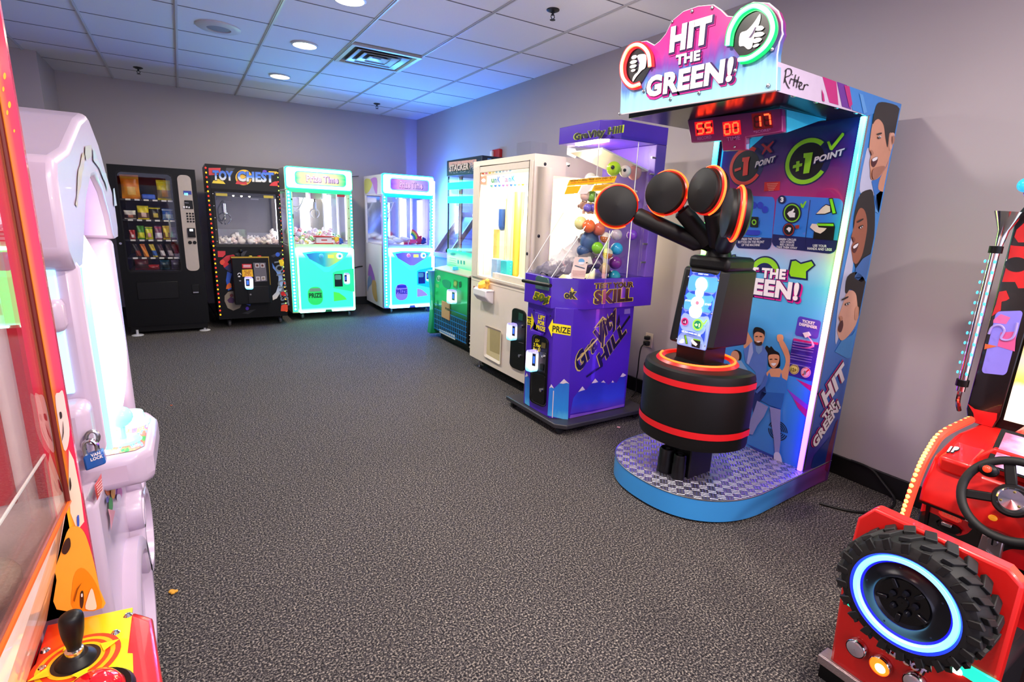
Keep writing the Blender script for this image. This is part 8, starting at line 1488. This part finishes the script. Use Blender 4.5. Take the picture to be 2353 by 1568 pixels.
part(t, 'guard_sheet', M_acr, lambda b: b.prism([(-0.24, LY1 - .005, 0.80), (-0.24, LY1 - .005, 0.93), (-0.266, LY0, 0.93), (-0.266, LY0, 0.80)], (0.003, 0, 0)), smooth=False)
part(t, 'guard_edge', M_edge, lambda b: b.tube([(-0.2385, LY1 - .005, 0.93), (-0.2645, LY0, 0.93)], 0.0025, 6))
part(t, 'inner_lamp', mat('lamp_inner', '#fff0ea', emit=5, ecol='#ffe8e0'), lambda b: b.box(-0.9, -0.25, LY0 + 0.1, LY0 + 0.30, 1.63, 1.655))
part(t, 'play_floor', mat('floor_grey', '#8a8490', rough=0.6), lambda b: b.box(LXB + 0.03, -0.29, LY0, LY1, 0.58, 0.70))
yd_ = P('fin_yellow', '#f8c828')
for (x, y, rx, ry) in ((11, 175, 3.4, 8), (8, 205, 2.6, 6), (22, 241, 3.6, 8), (17, 259, 2.6, 6), (33, 301, 2, 4)): graphic(fin, 'yellow_dot', PFN, [(ell(x, y, rx, ry, 14), yd_)], base=1)
dog = P('dog_black', '#2a1c1c'); dogw = P('dog_cream', '#efe0c8'); lion = P('lion_orange', '#ea8a18'); lionm = P('lion_mane', '#f0a838'); pigp = P('pig_pale', '#f4d8cc')
graphic(fin, 'printed_pig', PFN, [(spl(c33([(322, 330), (345, 310), (366, 300), (385, 400), (405, 520), (395, 620), (372, 640), (340, 480)]), 3), pigp), (spl(c33([(346, 425), (358, 422), (362, 450), (352, 462)]), 3), dog), (spl(c33([(366, 470), (372, 540), (362, 590), (366, 540)]), 3), dog)], base=1)
graphic(fin, 'printed_dog', PFN, [(c33([(400, 640), (430, 700), (470, 900), (490, 1060), (450, 1110), (410, 1010), (400, 860)]), dogw), (spl(c33([(408, 800), (416, 850), (408, 880), (404, 830)]), 3), dog), (spl(c33([(448, 1030), (460, 1020), (462, 1080), (450, 1080)]), 2), K_blue), (spl(c33([(378, 1170), (405, 1150), (412, 1200), (385, 1245), (360, 1230)]), 3), dog)], base=1)
graphic(fin, 'printed_lion', PFN, [(spl(c33([(400, 1100), (450, 1085), (490, 1120), (520, 1200), (550, 1310), (580, 1450), (600, 1560), (330, 1568), (330, 1400), (320, 1340), (350, 1250), (370, 1180)]), 3), lionm), (spl(c33([(440, 1350), (490, 1330), (560, 1420), (590, 1560), (430, 1566), (420, 1450)]), 3), lion), (spl(c33([(468, 1470), (485, 1460), (488, 1520), (478, 1560), (466, 1540)]), 3), dog), (spl(c33([(473, 1475), (482, 1472), (482, 1490), (474, 1492)]), 2), K_white), (spl(c33([(510, 1500), (535, 1440), (555, 1500), (560, 1560), (500, 1560)]), 3), pigp), (c33([(430, 1510), (450, 1440), (478, 1405), (455, 1450), (436, 1520)]), P('brow_brown', '#8a4a10'))], base=2)
# control panel
yelred = gradmat('panel_yellow_red', [(0.0, '#e02014'), (0.25, '#f0661a'), (0.5, '#f8b018'), (0.72, '#f8e808'), (1, '#fbf00a')], axis=0, coat=0.4, rough=0.3, angle=(1, 0.0))
cp = part(t, 'control_panel', redm, lambda b: b.prism([(-0.282, 1.134, 0.585), (-0.145, 1.112, 0.585), (-0.118, 1.08, 0.585), (-0.085, 0.80, 0.585), (-0.085, 0.45, 0.585), (-0.282, 0.45, 0.585)], (0, 0, -0.16)), bevel=0.016, seg=3)
part(cp, 'panel_print', yelred, lambda b: b.prism([(-0.279, 1.130, 0.587), (-0.150, 1.110, 0.587), (-0.15, 0.985, 0.587), (-0.142, 0.98, 0.587), (-0.128, 0.80, 0.587), (-0.128, 0.46, 0.587), (-0.279, 0.46, 0.587)], (0, 0, 0.004)))
rr_ = P('ring_scarlet', '#e8401a')
PZC = PZ(0.5915)
for nm, cxx, cyy in (('joystick', -0.222, 1.005),):
    j = part(cp, 'joystick', M_blackp, lambda b: (b.lathe([(0.001, 0.016), (0.018, 0.015), (0.026, 0.008), (0.030, 0.0)], (cxx, cyy, 0.592), (0, 0, 1), 28), b.tube(spl([(cxx, cyy, 0.60), (cxx + 0.001, cyy, 0.622), (cxx + 0.002, cyy + 0.001, 0.652), (cxx + 0.003, cyy + 0.002, 0.678), (cxx + 0.003, cyy + .002, 0.687)], 4, False), [0.006, 0.006, 0.007, 0.0085, 0.010, 0.0115, 0.0135, 0.015, 0.016, 0.0165, 0.017, 0.017, 0.0165, 0.015, 0.012, 0.008, 0.003][:17], 20)))
    part(j, 'collar', M_chrome, lambda b: b.lathe([(0.009, 0.012), (0.013, 0.010), (0.013, 0.0)], (cxx, cyy, 0.607), (0, 0, 1), 20))
graphic(cp, 'dial_print', PZC, [([Vector((cxx + r * math.cos(a), cyy + r * math.sin(a), 0.5915)) for a in [k * 2 * PI / 36 for k in range(36)]], m) for r, m in ((0.062, rr_), (0.054, P('dial_amber', '#f8b818')), (0.047, rr_), (0.040, P('dial_amber', '#f8b818')), (0.034, K_black))] + [([Vector((cxx + math.cos(a) * 0.036 - math.sin(a) * s * w, cyy + math.sin(a) * 0.036 + math.cos(a) * s * w, 0.5915)) if k < 2 else Vector((cxx + math.cos(a) * 0.062, cyy + math.sin(a) * 0.062, 0.5915)) for k, (s, w) in enumerate(((-1, .012), (1, .012), (0, 0)))], P('arrow_yellow', '#e8d018')) for a in (0.3, 0.3 + PI / 2, 0.3 + PI, 0.3 - PI / 2)], base=1)
for x, y in ((-0.272, 1.06), (-0.172, 1.05), (-0.268, 0.955), (-0.176, 0.95), (-0.268, 1.015), (-0.156, 1.09)): part(cp, 'screw', M_chrome, lambda b: b.lathe([(0.001, 0.004), (0.0045, 0.0035), (0.0075, 0.0)], (x, y, 0.591), (0, 0, 1), 14))
bt = part(cp, 'dome_button', mat('dome_red', '#d8101c', rough=0.06, coat=1.0), lambda b: b.lathe([(0.001, 0.034), (0.02, 0.031), (0.034, 0.022), (0.042, 0.008), (0.043, 0.0)], (-0.188, 0.905, 0.595), (0, 0, 1), 32))
part(bt, 'button_collar', M_blackp, lambda b: b.lathe([(0.043, 0.008), (0.05, 0.010), (0.055, 0.004), (0.056, 0.0)], (-0.188, 0.905, 0.591), (0, 0, 1), 32))
# plush toys behind the glass
toys = [(-0.33, 1.045, 0.06, '#b8a898', 'grey-beige plush bird in the red claw machine'), (-0.47, 0.62, 0.08, '#8ab818', 'lime green plush toy in the red claw machine'), (-0.36, 0.86, 0.06, '#c82a1c', 'red plush toy at the front of the red claw machine'), (-0.35, 0.72, 0.055, '#e8891c', 'orange plush toy at the front of the red claw machine'),
        (-0.56, 0.97, 0.075, '#e8e0d8', 'white plush toy at the back of the red claw machine'), (-0.66, 0.75, 0.08, '#d82838', 'crimson plush toy at the back of the red claw machine'), (-0.78, 1.02, 0.065, '#3a3038', 'black plush toy in the far corner of the red claw machine'), (-0.345, 0.57, 0.05, '#f0b058', 'tan plush toy beside the printed panel in the red claw machine')]
for x, y, r, c, l in toys: plush(x, y, 0.70, r, mat('lplush_' + c.strip('#'), c, rough=0.95, var=0.2, scale=150, bump=0.8), l, 'plush toys in the red claw machine', m2=mat('lplush_cream', '#efe2d0', rough=0.95, bump=0.6, scale=150))
for k, (x, y) in enumerate(((-0.47, 0.86), (-0.83, 0.62))): plush(x, y, 0.70, 0.065, mat('lplush_up%d' % k, ('#d8cfc8', '#d83838')[k], rough=0.95, bump=0.6, scale=150), ('pale plush toy in the middle of the red claw machine', 'bright red plush toy in the back left of the red claw machine')[k], 'plush toys in the red claw machine')
